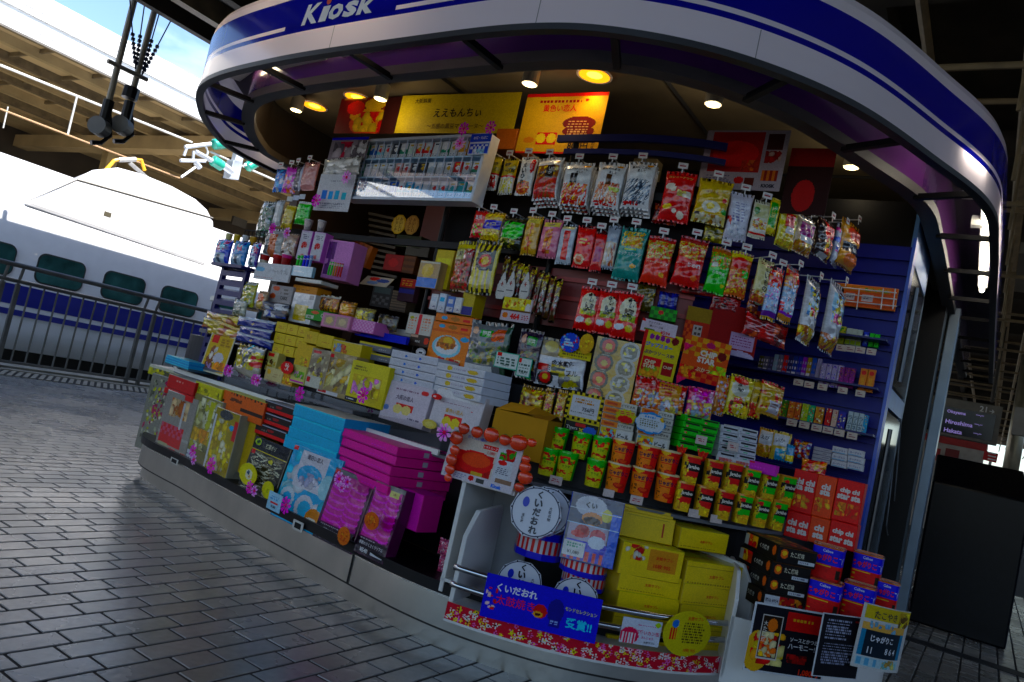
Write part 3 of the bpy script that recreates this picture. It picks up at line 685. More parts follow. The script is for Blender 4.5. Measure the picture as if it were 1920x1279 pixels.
# blue slat panel, cooler
slat = mat("slat_blue", '#060f74', .4, var=.1, spec=.2)
sp_ = empty("slat_wall", "blue slatted display panel at the right carrying trays of sweets", "display panel", SD(4.2, 1.0, .66))
def sl(q):
    q.sd(4.22, 4.26, .5, 1.75, .66, 2.16)
    for i in range(19): q.sd(4.2, 4.22, .5, 1.75, .68 + i * .078, .735 + i * .078)
kq = MB(); sl(kq); kq.build("slats", slat, sp_)
kq = MB(); kq.sd(4.19, 4.3, .485, .5, .3, 2.2); kq.build("edge_strip", mat("slat_edge", '#1748b8', .35), sp_)
co = empty("drinks_cooler", "tall blue drinks cooler with glass door seen edge on beside the slat panel", "cooler", SD(4.7, .8, 0))
kq = MB(); kq.sd(4.3, 5.15, .52, 1.3, .05, 2.42); kq.build("body", mat("cooler_black", '#05060c', .5, spec=.1), co)
kq = MB(); kq.sd(4.3, 5.15, .5, .52, 2.12, 2.42); kq.build("header_panel", mat("cooler_header", '#3f6fae', .4), co)
kq = MB(); kq.sd(4.3, 5.15, .5, .52, 1.36, 1.46); kq.build("middle_panel", mat("cooler_header", '#3f6fae', .4), co)
kq = MB(); kq.sd(4.32, 5.13, .5, .515, .2, 1.34); kq.sd(4.32, 5.13, .5, .515, 1.48, 2.1); kq.build("glass_door", mat("cooler_glass", '#0a0c12', .12, spec=.2), co)
kq = MB()
for z in (.3, 1.5): kq.tube([SD(4.42, .47, z), SD(4.42, .47, z + (.95 if z < 1 else .5))], .012, 8)
kq.build("handle", mat("handle_steel", '#4a4d52', .3, .8), co)
# ball chain on the door
kq = MB(); pts = [at_D(1690, 700, .55), at_D(1672, 900, .55), at_D(1662, 985, .55), at_D(1664, 1003, .55), at_D(1672, 1000, .55), at_D(1680, 900, .55), at_D(1692, 760, .55)]
kq.tube(pts, .004, 6); tag(kq.build("blind_chain", mat("chain_pale", '#9aa0a8', .4, .5)), "looped ball chain hanging beside the cooler door", "chain")
# ================================================================ GOODS
CROPS = {'A': (480, 120, 3.875), 'B': (860, 130, 3.875), 'C': (1200, 180, 3.875), 'D': (380, 380, 4.), 'E': (700, 380, 4.), 'F': (1060, 380, 4.), 'G': (1360, 440, 4.), 'H': (260, 620, 4.),
         'I': (420, 720, 3.552), 'J': (640, 560, 4.), 'K': (940, 600, 4.), 'L': (1220, 660, 3.762), 'M': (800, 760, 3.552), 'N': (820, 940, 3.2), 'O': (1320, 900, 3.375), 'X': (0, 0, 1.)}
INFO = []
def place(crop, cx, cy, w, h, surf, yaw=0, rnd_=False):
    ox, oy, k = CROPS[crop]; px, py, w, h = ox + cx / k, oy + cy / k, w / k, h / k
    if isinstance(surf, tuple):
        P = at_plane(px, py, d1 if surf[0] == 'S' else nn, surf[1]); t = (-nn if surf[0] == 'S' else d1).copy()
    else:
        try: P, t = hit(px, py, surf)
        except ValueError: P = at_plane(px, py, d1, 3.6 + surf); t = -nn.copy()
    def ppm(v): return (project(P + v * .01) - project(P - v * .01)) / .02
    if ppm(t).x < 0: t = -t
    if yaw: t = (Matrix.Rotation(R(yaw), 3, 'Z') @ t).normalized()
    W_ = w / max(abs(ppm(t).x), 60) if not rnd_ else w / abs(ppm(Vector((P.y, -P.x, 0)).normalized()).x); H_ = h / abs(ppm(UP).y)
    Y = UP.cross(t)
    return P, t, Y, W_, H_, w, h
SAT, GAIN = 1.75, 1.5
def psat(c):
    a = np.array(srgb(c)); l = a @ np.array([.3, .59, .11]); c = np.clip(l + (a - l) * SAT, .0015, 1) * GAIN; return np.where(c > .55, .55 + (c - .55) * .3, c)
hexs = psat
def paint(design, U, V, base, seed, aspect):
    rng = np.random.default_rng(seed); C = np.tile(hexs(base), (len(U), 1))
    for d in design or []:
        k = d[0]
        if k == 'r': C[(U >= d[1]) & (U <= d[3]) & (V >= d[2]) & (V <= d[4])] = hexs(d[5])
        elif k == 'e': C[((U - d[1]) / d[3]) ** 2 + ((V - d[2]) / d[4]) ** 2 <= 1] = hexs(d[5])
        elif k == 'b':
            u0, v0, u1, v1, n, sz, cols = d[1:8]; el = d[8] if len(d) > 8 else 1.3; an = R(d[9]) if len(d) > 9 else None
            ins = (U >= u0) & (U <= u1) & (V >= v0) & (V <= v1)
            n, sz = int(n * 2.2), sz * .72
            for i in range(n):
                cu, cv = rng.uniform(u0, u1), rng.uniform(v0, v1); a = rng.uniform(0, 3.14) if an is None else an + rng.normal(0, .22)
                du, dv = (U - cu), (V - cv) / aspect; x = du * math.cos(a) + dv * math.sin(a); y = -du * math.sin(a) + dv * math.cos(a); s = sz * rng.uniform(.6, 1.3)
                q = (x / (s * el)) ** 2 + ((y) / s) ** 2; k_ = ins & (q <= 1); C[k_] = hexs(cols[rng.integers(len(cols))]) * rng.uniform(.7, 1.25) * (1.12 - .45 * q[k_])[:, None]  # shading painted in: each blob paler in its middle, darker to its rim
        elif k == 's':
            u0, v0, u1, v1, n, c = d[1:7]; X = U if (len(d) < 8 or d[7] == 'v') else V; lo, hi = (u0, u1) if (len(d) < 8 or d[7] == 'v') else (v0, v1)
            C[(U >= u0) & (U <= u1) & (V >= v0) & (V <= v1) & (np.floor((X - lo) / (hi - lo) * n * 2) % 2 == 0)] = hexs(c)
        elif k == 'k':
            u0, v0, u1, v1, a, b, c = d[1:8]
            C[(U >= u0) & (U <= u1) & (V >= v0) & (V <= v1) & ((np.floor((U - u0) / (u1 - u0) * a) + np.floor((V - v0) / (v1 - v0) * b)) % 2 == 0)] = hexs(c)
        elif k == 'f':
            u, v, r, c = d[1:5]; x, y = U - u, (V - v) / aspect; a = np.arctan2(y, x); q = np.hypot(x, y)
            C[q < r * (.62 + .38 * np.cos(5 * a))] = hexs(c)
            C[q < r * .28] = hexs(d[5] if len(d) > 5 else '#e8c030')
        elif k == 'w':   # scattered small print lines
            u0, v0, u1, v1, n, c = d[1:7]
            for i in range(n):
                vv = v1 - (v1 - v0) * (i + .5) / n; hh = (v1 - v0) / n * .25; e = u1 - rng.uniform(0, .25) * (u1 - u0)
                m_ = (U >= u0) & (U <= e) & (abs(V - vv) < hh) & (np.sin(U * 137 + i * 7) > -.55); C[m_] = hexs(c)
    return C * rng.uniform(.9, 1.1, len(C))[:, None]
class PM:
    """mesh with painted corners"""
    def __init__(s): s.v, s.f, s.c = [], [], []
    def face(s, vs, col): k = len(s.v); s.v += [tuple(v) for v in vs]; s.f.append(tuple(range(k, k + len(vs)))); s.c.append(tuple(psat(col)))
    def grid(s, nu, nv, pos, C):
        k = len(s.v); u = np.linspace(0, 1, nu + 1); v = np.linspace(0, 1, nv + 1); UU, VV = np.meshgrid(u, v); p = pos(UU.ravel(), VV.ravel())
        s.v += [tuple(x) for x in p]
        for j in range(nv):
            for i in range(nu):
                a = k + j * (nu + 1) + i; s.f.append((a, a + 1, a + nu + 2, a + nu + 1)); s.c.append(tuple(C[j * nu + i]))
        return k
    def box(s, x0, x1, y0, y1, z0, z1, cols):
        """cols: front, back, left, right, top, bottom (None to skip)"""
        q = [((x0, y0, z0), (x1, y0, z0), (x1, y0, z1), (x0, y0, z1)), ((x1, y1, z0), (x0, y1, z0), (x0, y1, z1), (x1, y1, z1)), ((x0, y1, z0), (x0, y0, z0), (x0, y0, z1), (x0, y1, z1)),
             ((x1, y0, z0), (x1, y1, z0), (x1, y1, z1), (x1, y0, z1)), ((x0, y0, z1), (x1, y0, z1), (x1, y1, z1), (x0, y1, z1)), ((x0, y1, z0), (x1, y1, z0), (x1, y0, z0), (x0, y0, z0))]
        for f, c in zip(q, cols):
            if c is not None: s.face(f, c)
    def text(s, t, u, v, hgt, col, pos, w=1., vert=False, bold=.02, rot=0, asp=1., eps=.0012):
        """pos(u,v)->(x,y,z) arrays; hgt in item heights; asp = item width/height"""
        chars = list(t) if vert else [t]
        for i, ch in enumerate(chars):
            V_, F_, W_ = textmesh(ch, bold)
            if not len(V_): continue
            uu = V_[:, 0] * hgt / asp; vv = V_[:, 1] * hgt
            if vert:
                uu *= 1; vv = vv - (i - (len(chars) - 1) / 2) * hgt * 1.12
            elif W_ * hgt / asp > w: uu *= w / (W_ * hgt / asp)
            if rot: a = R(rot); uu, vv = uu * math.cos(a) - vv / asp * math.sin(a), uu * asp * math.sin(a) + vv * math.cos(a)
            p = np.array(pos(np.clip(u + uu, 0, 1), np.clip(v + vv, 0, 1))); p[:, 1] -= eps
            k = len(s.v); s.v += [tuple(x) for x in p]; c = tuple(psat(col))
            for f in F_: s.f.append(tuple(x + k for x in f)); s.c.append(c)
    def build(s, name, mt, M=None, parent=None, smooth=True):
        me = bpy.data.meshes.new(name); me.from_pydata(s.v, [], s.f)
        at = me.color_attributes.new("Col", 'FLOAT_COLOR', 'CORNER')
        n = np.array([len(f) for f in s.f]); c = np.repeat(np.c_[np.array(s.c, dtype=np.float32), np.ones(len(s.c), dtype=np.float32)], n, axis=0)
        at.data.foreach_set("color", c.astype(np.float32).ravel()); me.materials.append(mt)
        if smooth: me.shade_smooth()
        o = bpy.data.objects.new(name, me); COL.objects.link(o)
        if parent: o.parent = parent
        elif M is not None: o.matrix_world = M
        return o
def fr(P, t, Y): return Matrix(((t.x, Y.x, 0, P.x), (t.y, Y.y, 0, P.y), (t.z, Y.z, 1, P.z), (0, 0, 0, 1)))
def cells(w, h, q=.72):
    return int(max(5, min(110, w * .533 * q * 1.6))), int(max(5, min(110, h * .533 * q * 1.6)))
def texts(pm, design, pos, asp, eps=.0012):
    for d in design or []:
        if d[0] == 't':
            o = d[6] if len(d) > 6 else {}
            pm.text(d[1], d[2], d[3], d[4], d[5], pos, w=o.get('w', .9), vert=o.get('V', False), bold=o.get('b', .015), rot=o.get('rot', 0), asp=asp, eps=eps)
def seedof(l): return sum(ord(c) * (i + 3) for i, c in enumerate(l)) % 100003
def fin(o, label, cat, group, P, h, W_, surf):
    tag(o, label, cat, group); INFO.append((o.name, label[:46], surf, round(P.z - h / 2, 3), round(P.z + h / 2, 3), round(W_, 3), round(h, 3))); return o
HANG = []
def bag(label, cat, crop, cx, cy, w, h, surf, base, design=(), group=None, name="snack_bag", bulge=.16, lean=0, hang=True, n=0, material=None, roll=0, yaw=0):
    P, t, Y, W_, H_, wp, hp = place(crop, cx, cy, w, h, surf, yaw); sd = seedof(label); rg = np.random.default_rng(sd); asp = W_ / H_
    nu, nv = cells(wp, hp); th = min(W_, H_) * bulge; ph = rg.uniform(0, 6, 4)
    def pos(u, v):
        e = (np.clip(1 - abs(2 * u - 1) ** 2.6, 0, 1)) * np.clip(1 - abs(2 * v - 1.0) ** 4, 0, 1)
        sl = np.clip((.93 - v) / .12, 0, 1) * np.clip((v - .05) / .12, 0, 1)
        wr = .10 * np.sin(u * 9 + ph[0]) * np.sin(v * 13 + ph[1]) + .07 * np.sin(u * 21 + v * 9 + ph[2]) + .05 * np.sin(v * 31 - u * 5 + ph[3])
        y = -th * np.sqrt(np.clip(e * sl, 0, 1)) * (1 + wr) - .002 - .0006 * np.sin(u * 40) * (1 - sl)
        x = (u - .5) * W_ * (1 - .05 * np.sin(np.pi * v) + .012 * np.sin(v * 17 + ph[1]))
        z = v * H_ + .008 * H_ * np.sin(u * 7 + ph[2])
        return np.c_[x, y, z]
    pm = PM(); uc, vc = (np.arange(nu) + .5) / nu, (np.arange(nv) + .5) / nv; UU, VV = np.meshgrid(uc, vc)
    k = pm.grid(nu, nv, pos, paint(design, UU.ravel(), VV.ravel(), base, sd, asp))
    texts(pm, design, pos, asp)
    # back
    rim = [k + i for i in range(nu + 1)] + [k + j * (nu + 1) + nu for j in range(1, nv + 1)] + [k + nv * (nu + 1) + i for i in range(nu - 1, -1, -1)] + [k + j * (nu + 1) for j in range(nv - 1, 0, -1)]
    pm.f.append(tuple(rim[::-1])); pm.c.append(tuple(hexs(base) * .8))
    M = fr(P - UP * H_ / 2, t, Y)
    M = M @ Matrix.Rotation(R(-lean), 4, 'X') @ Matrix.Rotation(R(roll + (sd % 13 - 6) * .35), 4, 'Y') @ Matrix.Rotation(R((sd % 11 - 5) * 1.2), 4, 'Z')
    o = fin(pm.build(name, material or FILM, M), label, cat, group, P, H_, W_, surf)
    if hang: HANG.append((o, label, t, Y, W_, H_, th, cat))
    for i in range(n):
        c = o.copy(); COL.objects.link(c); c.matrix_world = Matrix.Translation(Y * .022 * (i + 1) - UP * .011 * (i + 1)) @ M
        tag(c, label + (", second in its hanging stack" if i == 0 else ", hindmost of its hanging stack"))
    return o
def box(label, cat, crop, cx, cy, w, h, surf, base, design=(), dep=.1, top=None, side=None, group=None, name="gift_box", material=None, lean=0, topd=None, roll=0, yaw=0, sided=None, tab=None):
    P, t, Y, W_, H_, wp, hp = place(crop, cx, cy, w, h, surf, yaw); sd = seedof(label); asp = W_ / H_
    nu, nv = cells(wp, hp); pm = PM(); UU, VV = np.meshgrid((np.arange(nu) + .5) / nu, (np.arange(nv) + .5) / nv)
    ch = min(.0025, H_ * .06, W_ * .06)
    pos = lambda u, v: np.c_[(u - .5) * (W_ - 2 * ch), u * 0, ch + v * (H_ - 2 * ch)]
    pm.grid(nu, nv, pos, paint(design, UU.ravel(), VV.ravel(), base, sd, asp)); texts(pm, design, pos, asp)
    top = top or base; side = side or base
    A_, B_ = [(-W_ / 2 + ch, 0, ch), (W_ / 2 - ch, 0, ch), (W_ / 2 - ch, 0, H_ - ch), (-W_ / 2 + ch, 0, H_ - ch)], [(-W_ / 2, ch, 0), (W_ / 2, ch, 0), (W_ / 2, ch, H_), (-W_ / 2, ch, H_)]
    for i, c_ in enumerate((side, side, top, side)): pm.face((A_[i], B_[i], B_[(i + 1) % 4], A_[(i + 1) % 4]), c_)
    pm.box(-W_ / 2, W_ / 2, ch, dep, 0, H_, (None, side, side if sided is None else None, side, top if topd is None else None, side))
    if sided is not None:   # painted left face
        a2 = dep / H_; n2 = max(6, int(nu * dep / W_)); n2 = min(n2, 90); UU, VV = np.meshgrid((np.arange(n2) + .5) / n2, (np.arange(nv) + .5) / nv)
        p2 = lambda u, v: np.c_[u * 0 - W_ / 2, dep * (1 - u), v * H_]
        pm.grid(n2, nv, p2, paint(sided, UU.ravel(), VV.ravel(), side, sd, a2))
        for d in sided:
            if d[0] == 't':
                V_, F_, w_ = textmesh(d[1], .015); sc = min(d[4], d[6]['w'] * a2 / max(w_, .01)) if len(d) > 6 else d[4]
                p = p2(d[2] + V_[:, 0] * sc / a2, d[3] + V_[:, 1] * sc); p[:, 0] -= .0012; k = len(pm.v); pm.v += [tuple(x) for x in p]
                for f in F_: pm.f.append(tuple(x + k for x in f)); pm.c.append(tuple(psat(d[5])))
    if tab: pm.box(W_ / 2, W_ / 2 + .0012, dep * .42, dep * .5, H_ * .2, H_ * .75, [tab] * 6)
    if topd is not None:
        n2 = 24; UU, VV = np.meshgrid((np.arange(nu) + .5) / nu, (np.arange(n2) + .5) / n2)
        pm.grid(nu, n2, lambda u, v: np.c_[(u - .5) * W_, v * dep, u * 0 + H_], paint(topd, UU.ravel(), VV.ravel(), top, sd + 1, W_ / dep))
    M = fr(P - UP * H_ / 2, t, Y) @ Matrix.Rotation(R((sd % 17 - 8) * .17), 4, 'Z')
    if lean or roll: M = M @ Matrix.Rotation(R(-lean), 4, 'X') @ Matrix.Rotation(R(roll), 4, 'Y')
    return fin(pm.build(name, material or CARD, M, smooth=False), label, cat, group, P, H_, W_, surf)
def card(label, cat, crop, cx, cy, w, h, surf, base, design=(), name="price_card", lean=0, roll=0, curl=0, yaw=0, shape=None, group=None, dep=.003, material=None):
    """flat printed sheet of real thickness; shape: list of (u,v) for a cut-out outline"""
    P, t, Y, W_, H_, wp, hp = place(crop, cx, cy, w, h, surf, yaw); sd = seedof(label); asp = W_ / H_
    pm = PM(); pos = lambda u, v: np.c_[(u - .5) * W_, -curl * np.sin(np.pi * u) * W_ + u * 0, v * H_]
    nu, nv = cells(wp, hp); UU, VV = np.meshgrid((np.arange(nu) + .5) / nu, (np.arange(nv) + .5) / nv); UU, VV = UU.ravel(), VV.ravel()
    C = paint(design, UU, VV, base, sd, asp)
    if shape is None:
        pm.grid(nu, nv, pos, C)
        n = nu; top = [tuple(x) for x in pos(np.linspace(0, 1, n + 1), np.ones(n + 1))]; bot = [tuple(x) for x in pos(np.linspace(0, 1, n + 1), np.zeros(n + 1))]
        for i in range(n):
            b = lambda q: (q[0], q[1] + dep, q[2])
            pm.face((b(bot[i + 1]), b(bot[i]), b(top[i]), b(top[i + 1])), base)
            pm.face((top[i], top[i + 1], b(top[i + 1]), b(top[i])), base); pm.face((bot[i + 1], bot[i], b(bot[i]), b(bot[i + 1])), base)
        for a, c, s_ in ((bot[0], top[0], 1), (bot[-1], top[-1], -1)): pm.face((a, c, (c[0], c[1] + dep, c[2]), (a[0], a[1] + dep, a[2]))[::s_], base)
    else:
        sh = np.array(shape); inside = np.zeros(len(UU), bool)
        j = len(sh) - 1
        for i in range(len(sh)):
            (xi, yi), (xj, yj) = sh[i], sh[j]; inside ^= ((yi > VV) != (yj > VV)) & (UU < (xj - xi) * (VV - yi) / (yj - yi + 1e-12) + xi); j = i
        # outline sheet in base colour, painted cells just proud of it
        f = pos(sh[:, 0], sh[:, 1]); b = f + np.array([0, dep, 0]); n = len(sh)
        pm.face([tuple(x) for x in f], base); pm.face([tuple(x) for x in b[::-1]], base)
        for i in range(n): pm.face((tuple(f[(i + 1) % n]), tuple(f[i]), tuple(b[i]), tuple(b[(i + 1) % n])), base)
        bc = hexs(base)
        for i in np.nonzero(inside & (abs(C - bc).sum(1) > 1e-6))[0]:
            u0, u1, v0, v1 = UU[i] - .5 / nu, UU[i] + .5 / nu, VV[i] - .5 / nv, VV[i] + .5 / nv
            q = pos(np.array([u0, u1, u1, u0]), np.array([v0, v0, v1, v1])); q[:, 1] -= .0006; k = len(pm.v); pm.v += [tuple(x) for x in q]; pm.f.append((k, k + 1, k + 2, k + 3)); pm.c.append(tuple(C[i]))
    texts(pm, design, pos, asp, .0016)
    M = fr(P - UP * H_ / 2, t, Y)
    if lean or roll: M = M @ Matrix.Rotation(R(-lean), 4, 'X') @ Matrix.Rotation(R(roll), 4, 'Y')
    return fin(pm.build(name, material or PAPER, M, smooth=bool(curl)), label, cat, group, P, H_, W_, surf)
def circ(n=28, ru=.5, rv=.5, cu=.5, cv=.5): return [(cu + ru * math.cos(2 * math.pi * i / n), cv + rv * math.sin(2 * math.pi * i / n)) for i in range(n)]
def cup(label, cat, crop, cx, cy, w, h, surf, base, design, lidc, group=None, name="snack_cup", taper=.8, square=0, yaw=0):
    P, t, Y, W_, H_, wp, hp = place(crop, cx, cy, w, h, surf, yaw, True); sd = seedof(label)
    if not yaw: t = t.lerp(Vector((P.y, -P.x, 0)).normalized(), .6).normalized(); Y = UP.cross(t)
    nu, nv = 40, cells(wp, hp)[1]; r = W_ / 2
    def pos(u, v):
        a = (u - .5) * 2 * np.pi; rr = r * (taper + (1 - taper) * v)
        x, y = np.sin(a), np.cos(a)
        if square: k = 1 / np.maximum(abs(x), abs(y)); x, y = x * (1 + (k - 1) * square), y * (1 + (k - 1) * square)
        return np.c_[x * rr, r - y * rr, v * H_]
    # the print wraps round: design spans the visible front half (u .25-.75)
    pm = PM(); UU, VV = np.meshgrid((np.arange(nu) + .5) / nu, (np.arange(nv) + .5) / nv); DU = (UU.ravel() * 2 - .5); asp = W_ / H_
    pm.grid(nu, nv, pos, paint(design, DU, VV.ravel(), base, sd, asp))
    half = lambda u, v: pos(.5 + np.arcsin(np.clip((u - .5) * 2, -.98, .98)) / (2 * np.pi), v)
    texts(pm, design, half, asp, .0015)
    M = fr(P - UP * H_ / 2 - Y * r, t, Y); o = pm.build(name, CARD, M)
    lm = PM(); n = 40
    for z0, z1, k0, k1 in ((H_, H_, .0, .97), (H_ - .003, H_ + .004, 1.02, 1.02), (H_ + .004, H_ + .004, 1.02, .95), (H_ + .004, H_, .95, .95)):
        for i in range(n):
            q = [];
            for (ii, z, k) in ((i, z0, k0), (i + 1, z0, k0), (i + 1, z1, k1), (i, z1, k1)):
                p = pos(np.array([ii / n]), np.array([1.]))[0]; q.append((p[0] * k, r + (p[1] - r) * k, z))
            lm.face(q, lidc)
    l = lm.build("lid", FILM, None, parent=o, smooth=False)
    return fin(o, label, cat, group, P, H_, W_, surf)
flc = {'p': ('#e62f93', '#ef66b4', '#c01070'), 'l': ('#e77bc6', '#f0a4dc', '#d02a62')}
def flower(label, px, py, r, surf, kind='p', proud=.02, group="pink paper flowers on the kiosk"):
    P, t = (hit(px, py, surf) if not isinstance(surf, tuple) else (at_plane(px, py, d1 if surf[0] == 'S' else nn, surf[1]), -nn.copy()))
    Y = UP.cross(t)
    if Y.dot(P) < 0: t = -t; Y = -Y
    sc = (project(P + UP * .01) - project(P - UP * .01)).length / .02; r = r / sc; c1, c2, c3 = flc[kind]; pm = PM(); n = 8; a0 = seedof(label) % 40 / 40
    for k in range(n):
        a = 2 * math.pi * (k + a0) / n
        pt = lambda q, da, y: (r * q * math.cos(a + da), -y - .006, r * q * math.sin(a + da))
        mid = [pt(.15, 0, .004), pt(.6, 0, .012), pt(1, 0, .006)]
        for sg in (1, -1):
            e = [pt(.55, sg * .3, .008), pt(.85, sg * .28, .012), pt(.98, sg * .12, .008)]
            pm.face((mid[0], e[0], mid[1])[::sg], c1); pm.face((mid[1], e[0], e[1])[::sg], c2); pm.face((mid[1], e[1], e[2], mid[2])[::sg], c2)
    o = pm.build("paper_flower", PAPER, fr(P - Y * proud, t, Y), smooth=False)
    cm = PM(); m_ = 10
    for i in range(m_):
        A = [2 * math.pi * (i + j) / m_ for j in (0, 1)]
        cm.face(((0, -.022, 0), (r * .24 * math.cos(A[0]), -.012, r * .24 * math.sin(A[0])), (r * .24 * math.cos(A[1]), -.012, r * .24 * math.sin(A[1]))), c3)
    cm.build("flower_centre", PAPER, None, parent=o)
    return tag(o, label, "flower", group)
def price_tags():
    for o, label, t, Y, W_, H_, th, cat in HANG:
        M = o.matrix_world.copy(); pm = PM(); w, h = .042, .026
        pm.box(-w / 2, w / 2, -.002, 0, -h / 2, h / 2, ['#d9d4d0'] * 6); pm.box(-w * .34, w * .3, -.0028, -.0022, -.004, .002, ['#70303a'] * 6); pm.box(-w * .34, w * .1, -.0028, -.0022, .005, .007, ['#888088'] * 6)
        y = -max(th * 1.05, .03)
        q = pm.build("price_tag", PAPER, M @ Matrix.Translation((0, y, H_ + .020)), smooth=False)
        tag(q, " ".join(("price tag above the " + label).split()[:16]), "price tag", "price tags on the hanging rails")
        pr = PM(); pr.box(-.0025, .0025, .0005, -y + .09, -.008, -.004, ['#8b8d90'] * 6); pr.box(-.0025, .0025, .0005, .003, -.03, -.004, ['#c9c9cc'] * 6); pr.build("prong", CARD, None, parent=q, smooth=False)
# ---------------------------------------------------------------- top hanging row
OR, DRED, CRM, GLD, GRN, BLU, BLK, WHT, YEL = '#d8501a', '#8e1712', '#e8dcc0', '#b58a1e', '#2f8f2c', '#1c2f9c', '#101012', '#d8d8d8', '#d8b81e'
NUT = ['#d8b878', '#c49a5a', '#e6d2a0', '#a87438']; FRY = ['#c4481c', '#d87a34', '#a83014', '#e0a860']
G1 = "snack packs on the top hanging rail"
T = .6
bag("olive pack of red salami sticks at the left end of the top rail", "snack pack", 'B', 247, 762, 112, 245, T, '#8d8442', [('r', 0, 0, 1, .46, '#c9c9c4'), ('b', .08, .08, .92, .42, 16, .05, ['#9c1c14', '#7d140f'], 5, 80), ('r', 0, .44, 1, .5, '#a32018'), ('t', '炙り焼き', .5, .78, .10, BLK), ('t', 'サラミ', .5, .62, .12, BLK)], G1)
bag("olive pack of pale cheese sticks beside the salami pack", "snack pack", 'B', 362, 782, 112, 262, T, '#8d8140', [('r', 0, 0, 1, .48, '#cfcdc2'), ('b', .08, .06, .92, .44, 16, .05, ['#d8c87a', '#e6dcae'], 5, 75), ('r', 0, .47, 1, .52, '#a32018'), ('t', '濃厚', .4, .82, .10, BLK), ('t', 'チーズ鱈', .5, .65, .12, BLK)], G1)
bag("white pack with bold brush lettering over orange dried fish", "snack pack", 'B', 495, 778, 118, 282, T, '#dcdad4', [('e', .45, .2, .42, .17, '#e08a1c'), ('b', .1, .06, .85, .34, 18, .06, ['#d87a14', '#eaa63a', '#c9620e'], 3, 20), ('e', .82, .74, .13, .19, '#b81818'), ('t', '焼えいひれ', .38, .62, .125, BLK, {'V': 1, 'b': .05}), ('t', 'やわらか', .82, .74, .05, WHT, {'V': 1})], G1)
st = lambda cols, ang=60: ('b', .08, .05, .92, .5, 40, .035, cols, 6, ang)
hdr = [('w', .1, .86, .7, .92, 1, '#333'), ('e', .78, .89, .12, .03, '#c88820')]
bag("white pack of red dried squid strips with gold picture panel", "snack pack", 'B', 655, 800, 190, 310, T, '#d4d6d8', hdr[:0] + [('r', .08, .06, .92, .8, '#6d4a14'), st(['#b8361c', '#8e2010', '#d8683a']), ('b', .1, .55, .9, .8, 16, .05, ['#c9941e', '#201008', '#e6b84a']), ('r', .5, .5, .78, .8, '#181210'), ('t', 'いか', .64, .66, .08, WHT, {'V': 1}), ('e', .78, .89, .12, .03, '#c88820')], G1, n=2)
bag("white pack of orange squid strips with black label", "snack pack", 'B', 862, 838, 200, 318, T, '#d6d8da', [st(['#d8842c', '#e6b06a', '#b84a1c', '#d8683a']), ('r', .3, .5, .56, .72, BLK), ('t', 'さきいか', .43, .61, .05, WHT, {'V': 1}), ('t', '素材だけ上げても', .5, .82, .06, BLK, {'w': .8}), ('t', 'ました', .6, .75, .055, BLK), ('b', .1, .05, .7, .14, 8, .05, ['#b8201a']), ('e', .78, .91, .12, .03, '#c88820')], G1, n=2)
bag("white pack of pinkish squid strips with a green leaf", "snack pack", 'B', 1090, 848, 205, 335, T, '#d6d8da', [('b', .08, .1, .92, .55, 46, .032, ['#c98a7a', '#a85a50', '#d8b0a0'], 6, 75), ('r', .42, .5, .6, .72, '#3a2a20'), ('t', '素材そのまま', .5, .84, .065, BLK), ('t', 'ました', .6, .76, .055, BLK), ('b', .55, .36, .95, .46, 8, .05, ['#7a9a2c', '#a8b84a'], 2), ('b', .1, .06, .8, .16, 10, .05, ['#b8201a', '#d04030']), ('e', .78, .91, .12, .03, '#c88820')], G1, n=2)
bag("white pack of dark blue dried sardines", "snack pack", 'B', 1312, 848, 212, 345, T, '#d6d8da', [('b', .06, .1, .94, .62, 44, .035, ['#26303c', '#7d8894', '#3c4a58', '#c0c8d0'], 7, 50), ('b', .1, .07, .6, .15, 8, .05, ['#b8201a', '#d04030']), ('t', '素材にこだわ', .5, .86, .065, BLK), ('t', 'ました', .55, .78, .055, BLK), ('e', .78, .92, .12, .03, '#c88820')], G1, n=2)
bag("large orange standing pouch with cream cashew pictures", "snack pack", 'B', 1588, 932, 225, 365, T, '#c8421a', [('r', .08, .12, .92, .8, '#a81c12'), ('e', .22, .68, .16, .06, CRM), ('e', .34, .63, .1, .05, CRM), ('b', .5, .5, .95, .62, 7, .08, [CRM, '#d8c090'], 2, -30), ('e', .24, .28, .15, .06, '#e0b060'), ('e', .5, .2, .08, .04, CRM), ('e', .72, .14, .12, .07, CRM), ('t', 'カシューナッツ', .5, .87, .06, '#e8b890')], G1, bulge=.2)
bag("gold metallic pouch with a soft boiled egg picture", "snack pack", 'C', 518, 772, 245, 320, T, '#b59412', [('r', 0, .0, 1, .2, '#c9b88a'), ('b', .1, .02, .9, .2, 16, .07, ['#d8cfa8', '#8a6a2a', '#e6dfc0']), ('e', .5, .36, .28, .13, '#e6e2c8'), ('e', .47, .37, .13, .07, '#d8b41e'), ('e', .85, .55, .07, .05, '#c04418'), ('e', .92, .3, .1, .06, '#3c7a2a'), ('t', '味付たまご', .5, .68, .07, '#7a5c10'), ('r', .04, .16, .2, .21, BLK)], G1, bulge=.2)
bag("clear lavender pack with small grey lettering beside the gold pouch", "snack pack", 'C', 715, 882, 170, 345, T, '#b6b2cc', [('r', .1, .1, .9, .86, '#c4c6dc'), ('w', .2, .4, .8, .8, 7, '#5a5a78'), ('b', .15, .08, .85, .35, 14, .07, ['#a8b4c8', '#d8dce8', '#8a90a8']), ('b', 0, .3, .2, .5, 5, .07, ['#c02030'])], G1, material=CLEAR)
